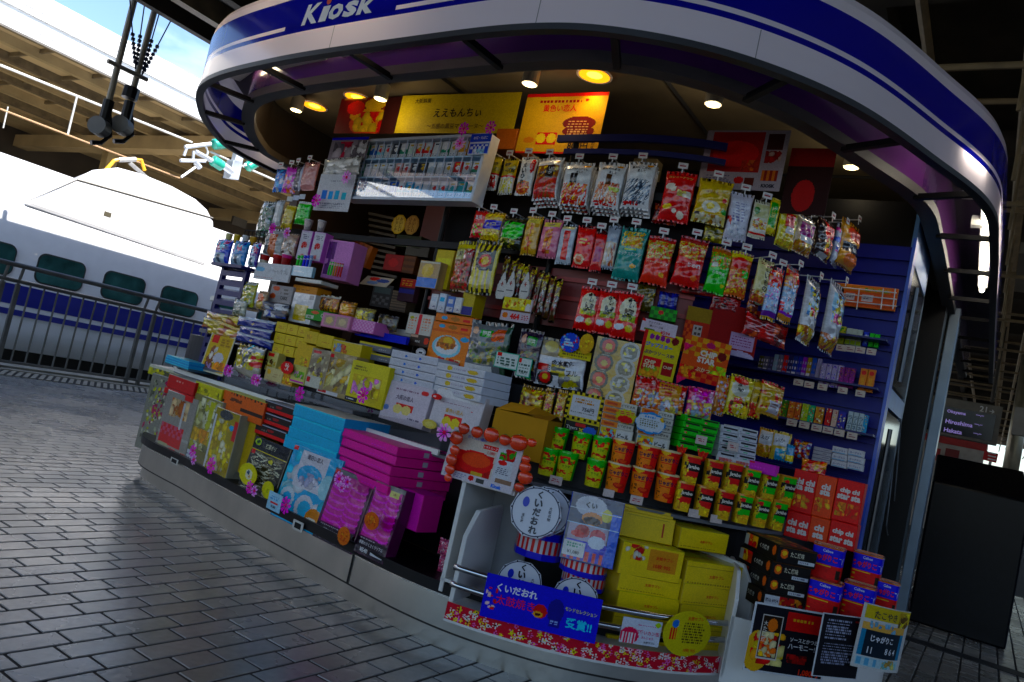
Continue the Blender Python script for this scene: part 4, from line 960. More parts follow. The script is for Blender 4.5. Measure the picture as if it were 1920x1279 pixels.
bag("white pack of brown crackers with a red plate picture", "snack pack", 'C', 865, 902, 128, 270, T, '#cfc9b0', [('r', .1, .55, .9, .9, '#a8a88c'), ('b', .1, .25, .9, .52, 14, .09, ['#8a4a1c', '#c98a3a', '#e0b060']), ('r', 0, .12, 1, .24, '#e4ded0'), ('r', 0, .1, 1, .14, '#b82a1c'), ('e', .2, .72, .16, .1, '#2c5a20')], G1)
bag("narrow yellow pack with a green strip beside the cracker pack", "snack pack", 'C', 962, 878, 74, 262, T, '#c9a81c', [('r', .1, .2, .7, .88, '#2c7a34'), ('t', '枝豆', .4, .6, .13, '#e4e0a0', {'V': 1}), ('b', .1, .02, .9, .24, 8, .12, ['#d8c87a', '#a8862c'])], G1, hang=False)
bag("clear pack with a red and white label and yellow crackers", "snack pack", 'C', 1062, 962, 126, 295, T, '#b8a468', [('r', .2, .5, .75, .85, '#b8281c'), ('r', .3, .34, .75, .52, '#d4d6e0'), ('b', .05, .04, .95, .36, 26, .08, ['#d8b45a', '#e6d08a', '#b88a34']), ('r', .1, .88, .9, .97, '#c8c8cc')], G1, material=CLEAR)
bag("clear pack with a purple label and pale paper triangle", "snack pack", 'C', 1178, 1012, 132, 270, T, '#a89484', [('r', .15, .42, .85, .78, '#6c1a5a'), ('r', .1, .8, .9, .97, '#c8c8cc'), ('r', .2, .3, .9, .45, '#c8d4e0'), ('b', .05, .03, .95, .3, 22, .08, ['#b8864a', '#8a5a2c', '#d8b07a'])], G1, material=CLEAR)
bag("glossy black pack with a bright red slash", "snack pack", 'C', 1325, 1042, 118, 285, .58, '#1a0c0c', [('b', .3, .5, .8, .95, 5, .12, ['#d81a14'], 3, 110), ('b', .4, .1, .95, .5, 20, .07, ['#d86a1c', '#b8201a', '#e8b050']), ('r', .25, .02, .7, .14, '#c8ccd0')], G1)
bag("narrow silver and blue pack near the right end of the top rail", "snack pack", 'C', 1425, 1085, 60, 300, .55, '#8a90a8', [('r', .1, .1, .9, .5, '#b4c4e0'), ('b', 0, .3, 1, .9, 12, .15, ['#3c4a9c', '#8a2c6a', '#c8c8d0'])], G1)
bag("orange bag with a black oval brand patch at the right end", "snack pack", 'C', 1502, 1090, 118, 335, .52, '#b8862a', [('e', .5, .72, .38, .16, '#b85a24'), ('r', .05, .33, .95, .5, '#14141a'), ('t', 'Choco', .5, .41, .1, WHT), ('e', .5, .2, .36, .13, '#c8761c'), ('r', 0, 0, 1, .06, '#4a3a20')], G1)
# ---------------------------------------------------------------- middle hanging row
G2 = "snack packs on the middle hanging rail"; T2 = .58
bag("narrow red pack with a green vegetable picture", "snack pack", 'E', 795, 165, 105, 205, T2, '#a8201a', [('b', .1, .1, .9, .5, 14, .1, ['#3c8a2c', '#d8c02c', '#c83a1c']), ('t', '旨味', .5, .75, .16, WHT)], G2)
bag("gold pack with a blue band beside the narrow red pack", "snack pack", 'E', 895, 182, 150, 215, T2, '#b08c2a', [('r', .1, .4, .95, .7, '#1c2480'), ('t', 'チョコ', .5, .56, .12, '#c8b05a'), ('b', .1, .04, .9, .36, 20, .07, ['#d8b450', '#8a6414', '#e6d08a']), ('b', .1, .75, .9, .95, 10, .08, ['#d8c070', '#9a7a24'])], G2)
bag("dark clear pack with green pea pods", "snack pack", 'E', 1040, 230, 190, 245, T2, '#14180f', [('b', .2, .3, .95, .8, 14, .08, ['#3c9a1c', '#5ab82c', '#2c7a14'], 4, 45), ('b', .1, .05, .8, .3, 10, .07, ['#6a6a2c', '#2c3a14', '#a8a04a'])], G2, material=CLEAR)
sk = lambda c1, c2: [('b', .3, .12, .7, .75, 12, .15, [c1, c2, c1]), ('r', .47, .05, .53, .95, '#7a3a10'), ('r', .1, .8, .9, .93, '#c8b080')]
bag("clear skewer pack of golden dumplings", "snack pack", 'E', 1190, 250, 128, 295, T2, '#a8865a', sk('#e0a03a', '#b8641c') + [('t', 'だんご', .5, .86, .07, BLK)], G2, material=CLEAR)
bag("pink edged skewer pack of brown dumplings", "snack pack", 'E', 1325, 275, 150, 290, T2, '#a86a78', sk('#d88a3a', '#a84a1c') + [('t', 'くるみ', .5, .86, .07, '#3a1a5a')], G2, material=CLEAR)
bag("silver edged pack with one long orange stick", "snack pack", 'E', 1452, 315, 125, 300, T2, '#9aa0b0', [('r', .35, .1, .75, .82, '#c84414'), ('b', .35, .1, .75, .8, 12, .1, ['#d8642c', '#a83010']), ('r', .1, .86, .9, .95, '#c8b090')], G2, material=CLEAR)
bag("bright orange pack with a round white picture low down", "snack pack", 'F', 150, 335, 135, 315, T2, '#cc4416', [('r', .15, .5, .9, .74, '#d8341a'), ('e', .35, .2, .28, .12, '#e0b8a0'), ('e', .35, .2, .18, .08, '#c86a4a'), ('w', .2, .54, .85, .7, 2, '#e8b890')], G2)
bag("thin red and purple pack beside the bright orange one", "snack pack", 'F', 252, 370, 90, 300, T2, '#a8141c', [('r', .2, .25, .8, .6, '#7a1450'), ('b', .1, .6, .9, .95, 8, .14, ['#d8402c', '#8a0c10'])], G2)
bag("slim silver pack of brown sticks on a grey header", "snack pack", 'F', 345, 340, 100, 330, T2, '#80868e', [('r', .1, .1, .9, .62, '#a89a8a'), ('b', .15, .08, .85, .6, 10, .08, ['#7a4a20', '#b8b8bc', '#d8d8e0'], 6, 90), ('e', .55, .92, .05, .03, BLK)], G2, material=CLEAR)
bag("teal bag of mixed nuts with white lettering", "snack bag", 'F', 482, 388, 205, 400, .57, '#0e6e68', [('b', .1, .6, .9, .92, 60, .05, NUT), ('e', .52, .72, .26, .08, '#c8783a'), ('b', .3, .64, .75, .8, 14, .06, ['#e6c890', '#c89a54']), ('r', .28, .56, .72, .59, '#8a9a20'), ('t', 'ミックスナッツ', .5, .49, .062, '#e0f0e8', {'w': .86}), ('e', .72, .27, .12, .035, '#d89a1c')], G2, bulge=.2)
bag("orange bag of butter peanuts with a clear nut window", "snack bag", 'F', 690, 440, 205, 365, .57, '#d8651a', [('r', 0, .9, 1, 1, '#8a3a14'), ('b', 0, .52, 1, .9, 90, .045, ['#b8a070', '#d8c498', '#9a7c4a']), ('t', 'バターピーナッツ', .5, .45, .055, '#f0d8b8', {'w': .8}), ('e', .75, .22, .1, .05, '#e09a2c')], G2, bulge=.2)
bag("crimson bag of persimmon seed crackers with white lettering", "snack bag", 'F', 925, 450, 215, 370, .57, '#b80e1e', [('r', 0, .88, 1, 1, '#7a1030'), ('b', 0, .55, 1, .88, 100, .035, ['#c8783a', '#d8b07a', '#a85a24', '#e0c898'], 2.4), ('t', '柿の種', .66, .44, .085, '#f4dcd8', {'b': .04}), ('t', 'ピーナッツ入り', .26, .44, .035, '#f0b8b0'), ('e', .75, .2, .12, .05, '#d87a50')], G2, bulge=.2)
bag("bright green bag with a brown cracker window", "snack bag", 'F', 1140, 512, 160, 345, .57, '#2f9a1e', [('r', 0, .86, 1, 1, '#8a5a2c'), ('b', 0, .54, 1, .88, 60, .05, ['#a87a4a', '#c9a070', '#7a4a24']), ('e', .25, .6, .14, .05, '#e0e0c8'), ('t', 'のり南蛮', .5, .44, .07, '#e0f0d8'), ('e', .8, .2, .1, .04, '#d8d02c')], G2, bulge=.2)
bag("yellow topped bag with a big red oval and a green leaf", "snack bag", 'F', 1295, 542, 162, 340, .56, '#b86a1c', [('r', 0, .84, 1, 1, '#d0b02c'), ('e', .42, .74, .36, .13, '#b8200e'), ('b', 0, .08, 1, .58, 60, .06, ['#c86a24', '#d8a04a', '#8a3010', '#e6c878']), ('b', .6, .45, .9, .6, 4, .08, ['#3ca02c'], 2.5, 50)], G2)
bag("beige pack with tall dark brush lettering", "snack bag", 'G', 268, 355, 128, 335, .55, '#b8a888', [('r', 0, .0, 1, .2, '#8a4a1c'), ('b', 0, .04, 1, .28, 24, .07, ['#c8783a', '#6a3a18', '#d8a060']), ('t', 'こいもの', .6, .58, .13, '#241812', {'V': 1, 'b': .03}), ('w', .15, .86, .8, .94, 2, '#5a2a20')], G2)
bag("long blue and orange pack with red patterned top", "snack bag", 'G', 350, 445, 98, 395, .54, '#8a9ad0', [('r', 0, .7, 1, 1, '#d8581c'), ('b', 0, .6, 1, .9, 18, .1, ['#c8201a', '#e8882c', '#d8d0e0']), ('b', 0, .2, 1, .62, 30, .08, ['#b8c4e8', '#5a6ac0', '#d8dcf0', '#c878a8']), ('r', 0, 0, 1, .16, '#4a2a6a'), ('r', 0, 0, 1, .06, '#d8a01c')], G2)
bag("long orange and pale blue pack with a gold lower edge", "snack bag", 'G', 470, 455, 108, 415, .53, '#93a6d8', [('r', 0, .72, 1, 1, '#d8581c'), ('b', 0, .6, 1, .95, 18, .1, ['#e03a1c', '#e8982c']), ('b', 0, .16, 1, .7, 34, .07, ['#b8cae8', '#6a88d0', '#e0d8f0', '#d83a5a']), ('r', 0, 0, 1, .13, '#c8861c'), ('r', 0, .13, 1, .17, '#6a3a9a')], G2)
corn = [('r', .1, .45, .9, .82, '#8aa4d0'), ('b', .1, .4, .9, .85, 30, .07, ['#d0d8e8', '#5a7ac0', '#d8c02c', '#c8cc40']), ('k', .25, .66, .85, .86, 4, 4, '#3a3a34'), ('b', .2, .42, .8, .54, 8, .1, ['#c8202c', '#d85a1c', '#e8d02c']), ('b', 0, .02, 1, .24, 16, .1, ['#b8864a', '#d8b070', '#8a5a24'])]
bag("silver snack pack with yellow and red burst and crinkled foil end", "snack bag", 'G', 618, 575, 130, 480, .5, '#a8aab0', corn, G2)
bag("outermost silver snack pack with pink burst at the right of the rail", "snack bag", 'G', 790, 625, 132, 520, .46, '#9c9ea6', [c if c[0] != 'b' or c[5] != 8 else ('b', .2, .42, .8, .54, 8, .1, ['#c82080', '#d83a5a', '#e8d02c']) for c in corn], G2)
# ---------------------------------------------------------------- red bags
G3 = "three red bags on the lower hanging rail"
rb = lambda u: [('e', .52, .62, .34, .24, '#d8d0b0'), ('t', '柿豆', .6, .64, .2, '#15100c', {'V': 1, 'b': .06, 'rot': -8}), ('b', .2, .36, .9, .5, 12, .1, ['#8a9a2c', '#b8b04a', '#6a7a1c']), ('e', .3, .24, .2, .07, '#b8c0cc'), ('e', .7, .22, .15, .075, '#c0a41e'), ('r', .82, .74, .92, .92, '#7a0c14')]
bag("red bag with black brush lettering, leftmost of the three", "snack bag", 'F', 168, 800, 165, 330, .5, '#c4141a', rb(0), G3, bulge=.2)
bag("red bag with black brush lettering, between two identical ones", "snack bag", 'F', 315, 822, 165, 330, .5, '#c4141a', rb(0), G3, bulge=.2)
bag("red bag with black brush lettering, rightmost of the three", "snack bag", 'F', 460, 848, 185, 350, .5, '#c4141a', rb(0), G3, bulge=.2)
# dried snack fans hanging in the shade at left of the red bags
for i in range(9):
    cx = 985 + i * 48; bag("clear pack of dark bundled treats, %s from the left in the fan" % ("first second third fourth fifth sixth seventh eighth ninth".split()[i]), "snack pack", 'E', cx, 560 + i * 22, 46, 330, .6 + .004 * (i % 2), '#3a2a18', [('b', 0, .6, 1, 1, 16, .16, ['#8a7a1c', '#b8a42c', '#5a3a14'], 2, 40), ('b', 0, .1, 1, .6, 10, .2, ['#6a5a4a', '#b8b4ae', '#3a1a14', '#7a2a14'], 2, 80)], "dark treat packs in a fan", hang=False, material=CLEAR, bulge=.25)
for i, cx in enumerate((965, 1030, 1140)):
    card("grey cut-out penguin shape on a stick, %s of three" % ("leftmost", "middle one", "rightmost")[i], "cut-out", 'E', cx, 620 - i * 6 + (15 if i == 2 else 0), 78, 200, .52, '#a9a6a2', [('e', .5, .55, .1, .07, '#6a2a14'), ('e', .36, .72, .04, .02, BLK), ('e', .66, .72, .04, .02, BLK), ('r', .2, .28, .8, .3, '#3a3a3c')], name="shape_card", shape=[(.5, 1), (.62, .9), (.7, .75), (.9, .5), (.95, .2), (.8, 0), (.2, 0), (.05, .2), (.1, .5), (.3, .75), (.38, .9)], group="grey cut-out cards")
# ---------------------------------------------------------------- striped pack, sign cards in the centre
G4 = "packs on the upper shelf"
bag("tall clear pack of red rice crackers with an olive header", "snack pack", 'E', 680, 480, 150, 380, .52, '#5a4424', [('r', 0, .84, 1, 1, '#a89a2c'), ('r', .1, .62, .7, .84, '#7a7a54'), ('t', '煎', .4, .73, .1, '#2a2a1c'), ('b', 0, .05, 1, .6, 50, .07, ['#8a3a1c', '#a8642c', '#5a2412', '#b82a1c']), ('b', .55, .6, 1, .85, 12, .1, ['#c8a8a0', '#7a2a2c'])], G4, hang=False, material=CLEAR)
bag("tall yellow and black striped pack with a round red emblem", "snack pack", 'E', 830, 490, 185, 400, .5, '#b8a01c', [('s', 0, 0, 1, 1, 5, '#1a1812'), ('r', .15, .12, .88, .45, '#9a9484'), ('s', .15, .12, .88, .45, 4, '#b8a428'), ('e', .55, .63, .36, .19, '#16161a'), ('e', .55, .63, .24, .125, '#a82a14'), ('e', .55, .63, .15, .08, '#c8a020'), ('t', 'HANSHIN', .55, .76, .035, '#c8c8b8'), ('t', 'TIGERS', .55, .49, .035, '#c8c8b8')], G4, hang=False, bulge=.1)
box("small clear box with a round biscuit above a blue band", "gift box", 'E', 408, 538, 150, 200, .5, '#8a7a64', [('r', 0, 0, 1, .35, '#1c5a9c'), ('e', .45, .65, .3, .26, '#c8a078'), ('r', 0, .92, 1, 1, '#a8a49a')], dep=.06, group=G4, material=CLEAR)
box("tall yellow carton behind the clear biscuit box", "gift box", 'E', 515, 500, 130, 290, .56, '#a8941c', [('r', .1, .62, .9, .8, '#c8c07a')], dep=.07, side='#7a6c14', group=G4)
box("yellow and navy carton beside the small white cigarette packs", "gift box", 'E', 705, 760, 95, 170, .51, '#8f8418', [('r', 0, 0, 1, .4, '#2a2a5a')], dep=.08, group=G4)
for i, (cx, c, d_) in enumerate(((452, '#c8ccd4', 'plain white'), (512, '#bcc8da', 'pale blue'), (576, '#5a6a9a', 'dark blue'), (632, '#ccd0d4', 'white with grey')) ):
    box("%s upright packet on the bright upper shelf edge" % d_, "packet", 'E', cx, 742 + i * 9, 52, 115 + (25 if i == 1 else 0), .5, c, [('r', 0, 0, 1, .32, '#a8aab4'), ('w', .15, .08, .85, .26, 2, '#5a5a6a'), ('r', .2, .55, .8, .8, ('#a8b4c8', '#4a8ac0', '#c8c8d0', '#b0b8c0')[i])], dep=.025, group="small packets on the upper shelf", name="packet")
card("yellow and white price card reading 464 in red", "price card", 'E', 1072, 805, 215, 175, .47, '#9a9498', [('r', 0, .5, .95, 1, '#b8a01c'), ('b', 0, .55, .75, .95, 14, .06, ['#d8c84a', '#8a5a14', '#e6dfa0']), ('e', .87, .62, .08, .2, '#cac8c4'), ('r', 0, .42, 1, .5, '#4a3a2a'), ('t', '464', .5, .22, .26, '#b01a3a', {'b': .05}), ('w', .74, .08, .98, .34, 3, '#7a1a3a'), ('e', .15, .24, .1, .12, '#a86a1c')])
card("oval cream tag with three dark columns of writing, left of a pair", "tag", 'E', 190, 163, 105, 150, .95, '#b8966a', [('e', .5, .5, .4, .42, '#c8a880'), ('t', 'いらしゃ', .35, .5, .16, '#3a1c14', {'V': 1}), ('t', 'おいしい', .65, .5, .16, '#3a1c14', {'V': 1})], shape=circ(10), name="oval_tag", group="pair of oval tags")
card("oval tan tag with dark columns of writing, right of a pair", "tag", 'E', 288, 168, 105, 150, .95, '#8a7458', [('e', .5, .5, .4, .42, '#9c8566'), ('t', 'いらしゃ', .35, .5, .16, '#3a1c14', {'V': 1}), ('t', 'おいしい', .65, .5, .16, '#3a1c14', {'V': 1})], shape=circ(10), name="oval_tag", group="pair of oval tags")
# ---------------------------------------------------------------- posters on the kiosk ceiling line
PS = ('S', 3.36)
card("yellow banner with handwritten black lettering", "poster", 'A', 1445, 360, 860, 285, PS, '#a8921a', [('t', '大阪銘菓', .2, .84, .13, '#3c3410'), ('t', 'ええもんちぃ', .52, .52, .22, '#2a2410', {'w': .5}), ('t', '〜五感の黒豆マドレーヌ〜', .52, .18, .14, '#5a4c14', {'w': .72})], name="poster")
card("brown poster with cupcake photographs under the orange lamps", "poster", 'A', 820, 375, 470, 260, ('S', 3.38), '#54160c', [('e', .5, .3, .28, .36, '#b8601c'), ('e', .5, .5, .3, .2, '#d89a4a'), ('b', .28, .05, .75, .6, 20, .08, ['#c87a2c', '#a84a14', '#e0a850']), ('e', .27, .72, .14, .2, '#b83a1c'), ('e', .56, .82, .16, .16, '#d8a060'), ('r', .72, 0, 1, 1, '#241008'), ('r', .05, .94, .4, 1.0, '#8a7a5a')], name="poster")
card("cream sweets poster priced 800 yen with a brown speech oval", "poster", 'B', 742, 392, 590, 440, ('S', 3.3), '#b08a5c', [('r', 0, .94, 1, 1, '#9a3c14'), ('r', 0, 0, 1, .03, '#a83c14'), ('w', .18, .83, .75, .9, 1, '#6a2a14'), ('e', .76, .88, .02, .025, '#b01a14'), ('t', '黄色い恋人', .45, .75, .12, '#a8481c', {'w': .55}), ('e', .72, .5, .2, .115, '#4a1210'), ('e', .73, .37, .19, .1, '#4a1210'), ('w', .58, .42, .86, .55, 3, '#b89078'), ('w', .6, .3, .86, .42, 3, '#b89078'), ('r', .24, .14, .48, .35, '#a8281a'), ('e', .29, .25, .06, .08, '#d8b060'), ('e', .42, .25, .06, .08, '#d8b060'), ('e', .14, .22, .07, .05, '#a87030'), ('e', .55, .22, .07, .05, '#b89a5a'), ('t', '12枚入', .66, .24, .06, '#2a1a14'), ('t', '800円', .76, .13, .13, '#1c1210', {'b': .02}), ('t', '税込', .94, .14, .06, '#2a1a14', {'V': 1})], name="poster")
box("brown cardboard carton behind the cigarette display", "carton", 'B', 340, 505, 150, 150, ('S', 3.34), '#8a5a20', [], dep=.2)
card("dark red salad poster with white border and small food photographs", "poster", 'C', 745, 465, 600, 430, ('S', 3.3), '#7a7478', [('r', .08, .3, .72, .97, '#6a1410'), ('e', .4, .6, .28, .22, '#8a2014'), ('e', .38, .66, .18, .1, '#a03a24'), ('b', .5, .32, .72, .5, 10, .05, ['#7a3a24', '#9a5a3c']), ('r', .76, .68, .95, .94, '#2a1414'), ('b', .76, .45, .95, .66, 8, .05, ['#8a7a74', '#6a2a20']), ('r', .76, .16, .95, .34, '#5a2a1c'), ('s', .76, .16, .95, .34, 3, '#8a5a3c'), ('e', .5, .16, .06, .06, '#7a1c14'), ('r', .57, .08, .68, .2, '#3a1c14'), ('w', .1, .1, .44, .24, 4, '#3c3a4a'), ('t', 'KIOSK', .86, .08, .06, '#1c1c24', {'b': .05})], name="poster")
card("deep red half hidden poster with a round red patch at the right", "poster", 'C', 1220, 620, 330, 480, ('S', 3.34), '#1a0808', [('r', 0, .72, 1, 1, '#5a0e10'), ('e', .45, .28, .25, .24, '#6e1210'), ('r', .53, .3, .54, .7, '#3a3030')], name="poster")
# ---------------------------------------------------------------- cigarette display case
cs_P, cs_t, cs_Y, cs_W, cs_H, _, _ = place('A', 1150, 768, 905, 430, .5)
CM = fr(cs_P - UP * cs_H / 2, cs_t, cs_Y) @ Matrix.Rotation(R(-3), 4, 'X')
case = empty("cigarette_case", "white display case with three rows of cigarette packs behind a clear sheet", "display case"); case.matrix_world = CM
def cpart(name, f, mt):
    q = PM(); f(q); return q.build(name, mt, None, parent=case, smooth=False)
fg = ['#aab4c4'] * 6
cpart("back_panel", lambda q: q.box(-cs_W / 2, cs_W / 2, .03, .05, 0, cs_H, ['#8f9bb4'] * 6), CARD)
cpart("frame", lambda q: (q.box(-cs_W / 2 - .015, -cs_W / 2, -.03, .05, -.015, cs_H + .015, fg), q.box(cs_W / 2, cs_W / 2 + .015, -.03, .05, -.015, cs_H + .015, fg), q.box(-cs_W / 2, cs_W / 2, -.03, .05, cs_H, cs_H + .015, fg), q.box(-cs_W / 2, cs_W / 2, -.03, .05, -.015, 0, fg)), CARD)
x0c = -cs_W * .5; NC = 15; cwid = cs_W / (NC + .15)
rows = [(.02, .30), (.36, .63), (.69, .98)]
for r, (a, b) in enumerate(rows): cpart("shelf", lambda q: q.box(-cs_W / 2, cs_W / 2, -.02, .03, cs_H * (a - .012), cs_H * a + .004, ['#9db4da'] * 6), CARD)
for k in range(NC + 1): cpart("divider", lambda q: q.box(x0c + k * cwid, x0c + k * cwid + .004, -.024, -.02, 0, cs_H, ['#b8cbe8'] * 6), CARD)
cpart("front_sheet", lambda q: q.face(((-cs_W / 2, -.03, 0), (cs_W / 2, -.03, 0), (cs_W / 2, -.034, cs_H * .5), (-cs_W / 2, -.034, cs_H * .5)), '#ffffff'), GLASS)
cn = {'green': '#2f6a58', 'blue': '#2a4f8c', 'pale blue': '#7fa4c4', 'grey': '#8f98a2', 'dark': '#2c3038', 'white': '#c4c8cc', 'red': '#a82034', 'rose': '#b08a88', 'sky blue': '#2d86c0', 'teal': '#2a7a80', 'gold': '#c08a20', 'pale green': '#a8c4b0', 'silver': '#a4a8b0', 'lilac': '#8a8cb8'}
rowc = [['sky blue', 'sky blue', 'lilac', 'lilac', 'blue', 'blue', 'pale blue', 'sky blue', 'sky blue', 'white', 'silver', 'pale blue', 'teal', 'teal', 'green'], ['green', 'grey', 'silver', 'white', 'pale green', 'rose', 'rose', 'dark', 'dark', 'grey', 'silver', 'silver', 'red', 'silver', 'green'], ['green', 'blue', 'pale blue', 'silver', 'dark', 'green', 'pale green', 'red', 'red', 'white', 'green', 'silver', 'gold', 'blue', 'blue']]
ordn = "first second third fourth fifth sixth seventh eighth ninth tenth eleventh twelfth thirteenth fourteenth fifteenth".split()
for r, (a, b) in enumerate(rows):
    for k in range(NC):
        if r == 2 and k > 12: continue
        cname = rowc[r][k]; c = cn[cname]; pm = PM(); w, h = cwid * .86, cs_H * (b - a) * .92; hw = w / 2
        rr_ = random.Random(r * 40 + k); c2 = rr_.choice(['#d0d4d8', '#c8ccd4', c, '#b4bcc8'])
        des = [('r', 0, 0, 1, .3, '#b4bac2'), ('w', .1, .05, .9, .26, 2, '#5a6472'), ('r', 0, .62 if k % 2 else .5, 1, 1, c2), ('e', .5, .6, .28, .14, rr_.choice(['#e0e0e0', '#a8882c', c, '#9a2430'])), ('r', .2, .82, .8, .9, rr_.choice(['#3a3f48', '#e0e2e6', '#a08a3c']))]
        UU, VV = np.meshgrid((np.arange(10) + .5) / 10, (np.arange(20) + .5) / 20)
        pm.grid(10, 20, lambda u, v: np.c_[(u - .5) * w, u * 0, v * h], paint(des, UU.ravel(), VV.ravel(), c, r * 99 + k, w / h))
        pm.box(-hw, hw, 0, .022, 0, h, (None, c, c, c, c2, c))
        tag(pm.build("cigarette_pack", CARD, CM @ Matrix.Translation((x0c + (k + .52) * cwid, -.005, cs_H * a + .005)), smooth=False), "%s pack, %s from left in the %s row of the display case" % (cname, ordn[k], ("bottom", "middle", "top")[r]), "cigarette pack", "cigarette packs in the display case")
tagc = PM(); des = [('r', 0, .62, 1, 1, '#1c3a8c'), ('r', .05, .06, .95, .5, '#1c3a8c'), ('k', .1, .28, .9, .46, 8, 2, '#c8d0e0'), ('b', .2, .06, .8, .25, 8, .1, ['#c8d0e0', '#8aa4d0'])]
card("blue and white notice about drink and tobacco in the case corner", "notice", 'A', 1625, 582, 150, 150, .46, '#b4c0d4', des + [('t', 'お酒・たばこ', .5, .8, .14, '#d8dce8', {'w': .9})], name="notice")
card("dark photo notice under a thin blue strip at the left of the case", "notice", 'A', 668, 615, 265, 165, .47, '#6a6468', [('r', 0, .9, 1, 1, '#1c2a9c'), ('b', .1, .1, .6, .8, 10, .12, ['#7a2a3c', '#4a464c', '#8a8488']), ('b', .6, .1, 1, .9, 8, .1, ['#a8a4a8', '#4c484c'])], name="notice", material=CLEAR)
bag("crumpled white plastic sheet folded at the left of the case", "sheet", 'A', 625, 748, 290, 130, .465, '#b8b6b2', [('b', 0, 0, 1, 1, 30, .1, ['#d4d4d0', '#98968f', '#c4c2bc', '#807e7a'], 3)], name="plastic_sheet", hang=False, material=CLEAR, bulge=.12)
card("white price sheet with four blue swatches under the crumpled sheet", "price sheet", 'A', 568, 935, 255, 265, .455, '#a6a5aa', [('r', .14, .32, .3, .55, '#1c5a9c'), ('r', .34, .32, .48, .53, '#1c78b8'), ('r', .53, .32, .66, .55, '#1c7a94'), ('r', .72, .32, .86, .52, '#2a8490'), ('w', .1, .06, .9, .24, 4, '#6a6a70'), ('w', .3, .78, .7, .84, 1, '#55555c')], name="price_sheet")
for (x, y, k, l) in ((1540, 490, 'p', "large pink paper flower at the top right of the cigarette case"), (1735, 480, 'p', "pink paper flower on the upper right corner of the cigarette case"), (1512, 595, 'l', "pale pink paper flower below the large one on the cigarette case"), (688, 838, 'l', "pink paper flower on the edge of the blue swatch price sheet"), (470, 1005, 'p', "pink paper flower at the lower left of the price sheet")):
    flower(l, 480 + x / 3.875, 120 + y / 3.875, 13, .44, k)
# ---------------------------------------------------------------- keychains and trinkets hung at the left end
G5 = "trinket packs hanging at the left end"
for l, cx, cy, w, h, b, des in (("blue foil trinket pack at the outer left end", 185, 850, 85, 170, '#1f62b4', [('b', 0, 0, 1, 1, 12, .15, ['#3a8ad8', '#14326a', '#a8b4c8'])]), ("purple and pink trinket pack beside the blue foil one", 255, 845, 95, 190, '#8a2a84', [('b', 0, 0, 1, .7, 16, .14, ['#c84aa8', '#d8a8d0', '#5a1a5a', '#d87a2c'])]), ("dark grey trinket pack with silver edge", 315, 830, 70, 190, '#34343c', [('r', .7, 0, 1, 1, '#8a8a94')]), ("flat dusty pink pouch hanging left of the case", 392, 818, 120, 205, '#94706e', [('w', .1, .75, .9, .9, 2, '#b89a94')])):
    bag(l, "trinket pack", 'A', cx, cy, w, h, .52, b, des, G5, name="trinket_pack", hang=True, bulge=.12)
for l, cx, cy, w, h, b, des in (("bunch of silver key rings at the outermost left of the hanging rail", 75, 1130, 110, 260, '#6c7068', [('b', 0, 0, 1, 1, 50, .07, ['#b4b8bc', '#3c4640', '#8a9094', '#24503a'], 2)]), ("silver and white strap pack left of the yellow pouch", 168, 1085, 70, 190, '#8a8c8c', [('r', .3, 0, .6, 1, '#c8cacc')]), ("small yellow pouch hanging beside the green ones", 238, 1115, 75, 170, '#a8941c', [('b', 0, 0, 1, .5, 8, .14, ['#7a6a14', '#c8b44a'])]), ("bright green striped comb pack under the pink pouch", 348, 1085, 100, 165, '#3c7a1e', [('s', .15, 0, 1, 1, 5, '#5aa82c'), ('r', 0, .9, 1, 1, '#c8c8c8')])):
    bag(l, "trinket pack", 'A', cx, cy, w, h, .5, b, des, G5, name="trinket_pack", hang=False, bulge=.15)
for i, cx in enumerate((245, 290, 335)):
    card("little %s rail tag above the pouches at the left end" % ("white", "bluish", "pale grey")[i], "tag", 'A', cx, 980 - i * 8, 40, 34, .48, ('#c8c8c4', '#a8b0cc', '#b4bac4')[i], name="price_tag")
# ---------------------------------------------------------------- left end: slatted rack, pink boxes, trays
rk = empty("slat_rack", "navy blue louvred rack at the far left end of the kiosk carrying packs of wipes", "rack", hit(425, 620, .28)[0] * Vector((1, 1, 0)) if False else (hit(425, 600, .3)[0].x, hit(425, 600, .3)[0].y, .7))
P_, t_ = hit(425, 560, .3); zt = hit(432, 503, .3)[0].z; Y_ = UP.cross(t_)
if Y_.dot(P_) < 0: t_ = -t_; Y_ = -Y_
P_.z = 0
bw = .30
q = MB()
q.box(P_ - t_ * bw / 2 + UP * .7, t_ * .03, Y_ * .03, UP * (zt - .7)); q.box(P_ + t_ * (bw / 2 - .03) + UP * .7, t_ * .03, Y_ * .03, UP * (zt - .7)); q.build("upright", navy, rk)
n_ = int((zt - .72) / .062)
for i in range(n_):
    q = MB(); q.box(P_ - t_ * (bw / 2 - .03) + UP * (zt - .05 - i * .062), t_ * (bw - .06), Y_ * .025 + UP * .012, UP * .034); q.build("slat", navy, rk)
q = MB(); q.box(P_ - t_ * (bw / 2 + .03) + UP * zt - Y_ * .06, t_ * (bw + .06), Y_ * .16, UP * .018); q.build("tray", navy, rk)
q = MB()
for i in range(7): q.tube([P_ + t_ * (-.14 + i * .046) + UP * (zt + .02) + Y_ * .09, P_ + t_ * (-.14 + i * .046) + UP * (zt + .27) + Y_ * .09], .003, 5)
for z in (.12, .27): q.tube([P_ - t_ * .14 + UP * (zt + z) + Y_ * .09, P_ + t_ * .14 + UP * (zt + z) + Y_ * .09], .003, 5)
q.build("wire_back", dkm, rk)
G6 = "packs on top of the navy rack"
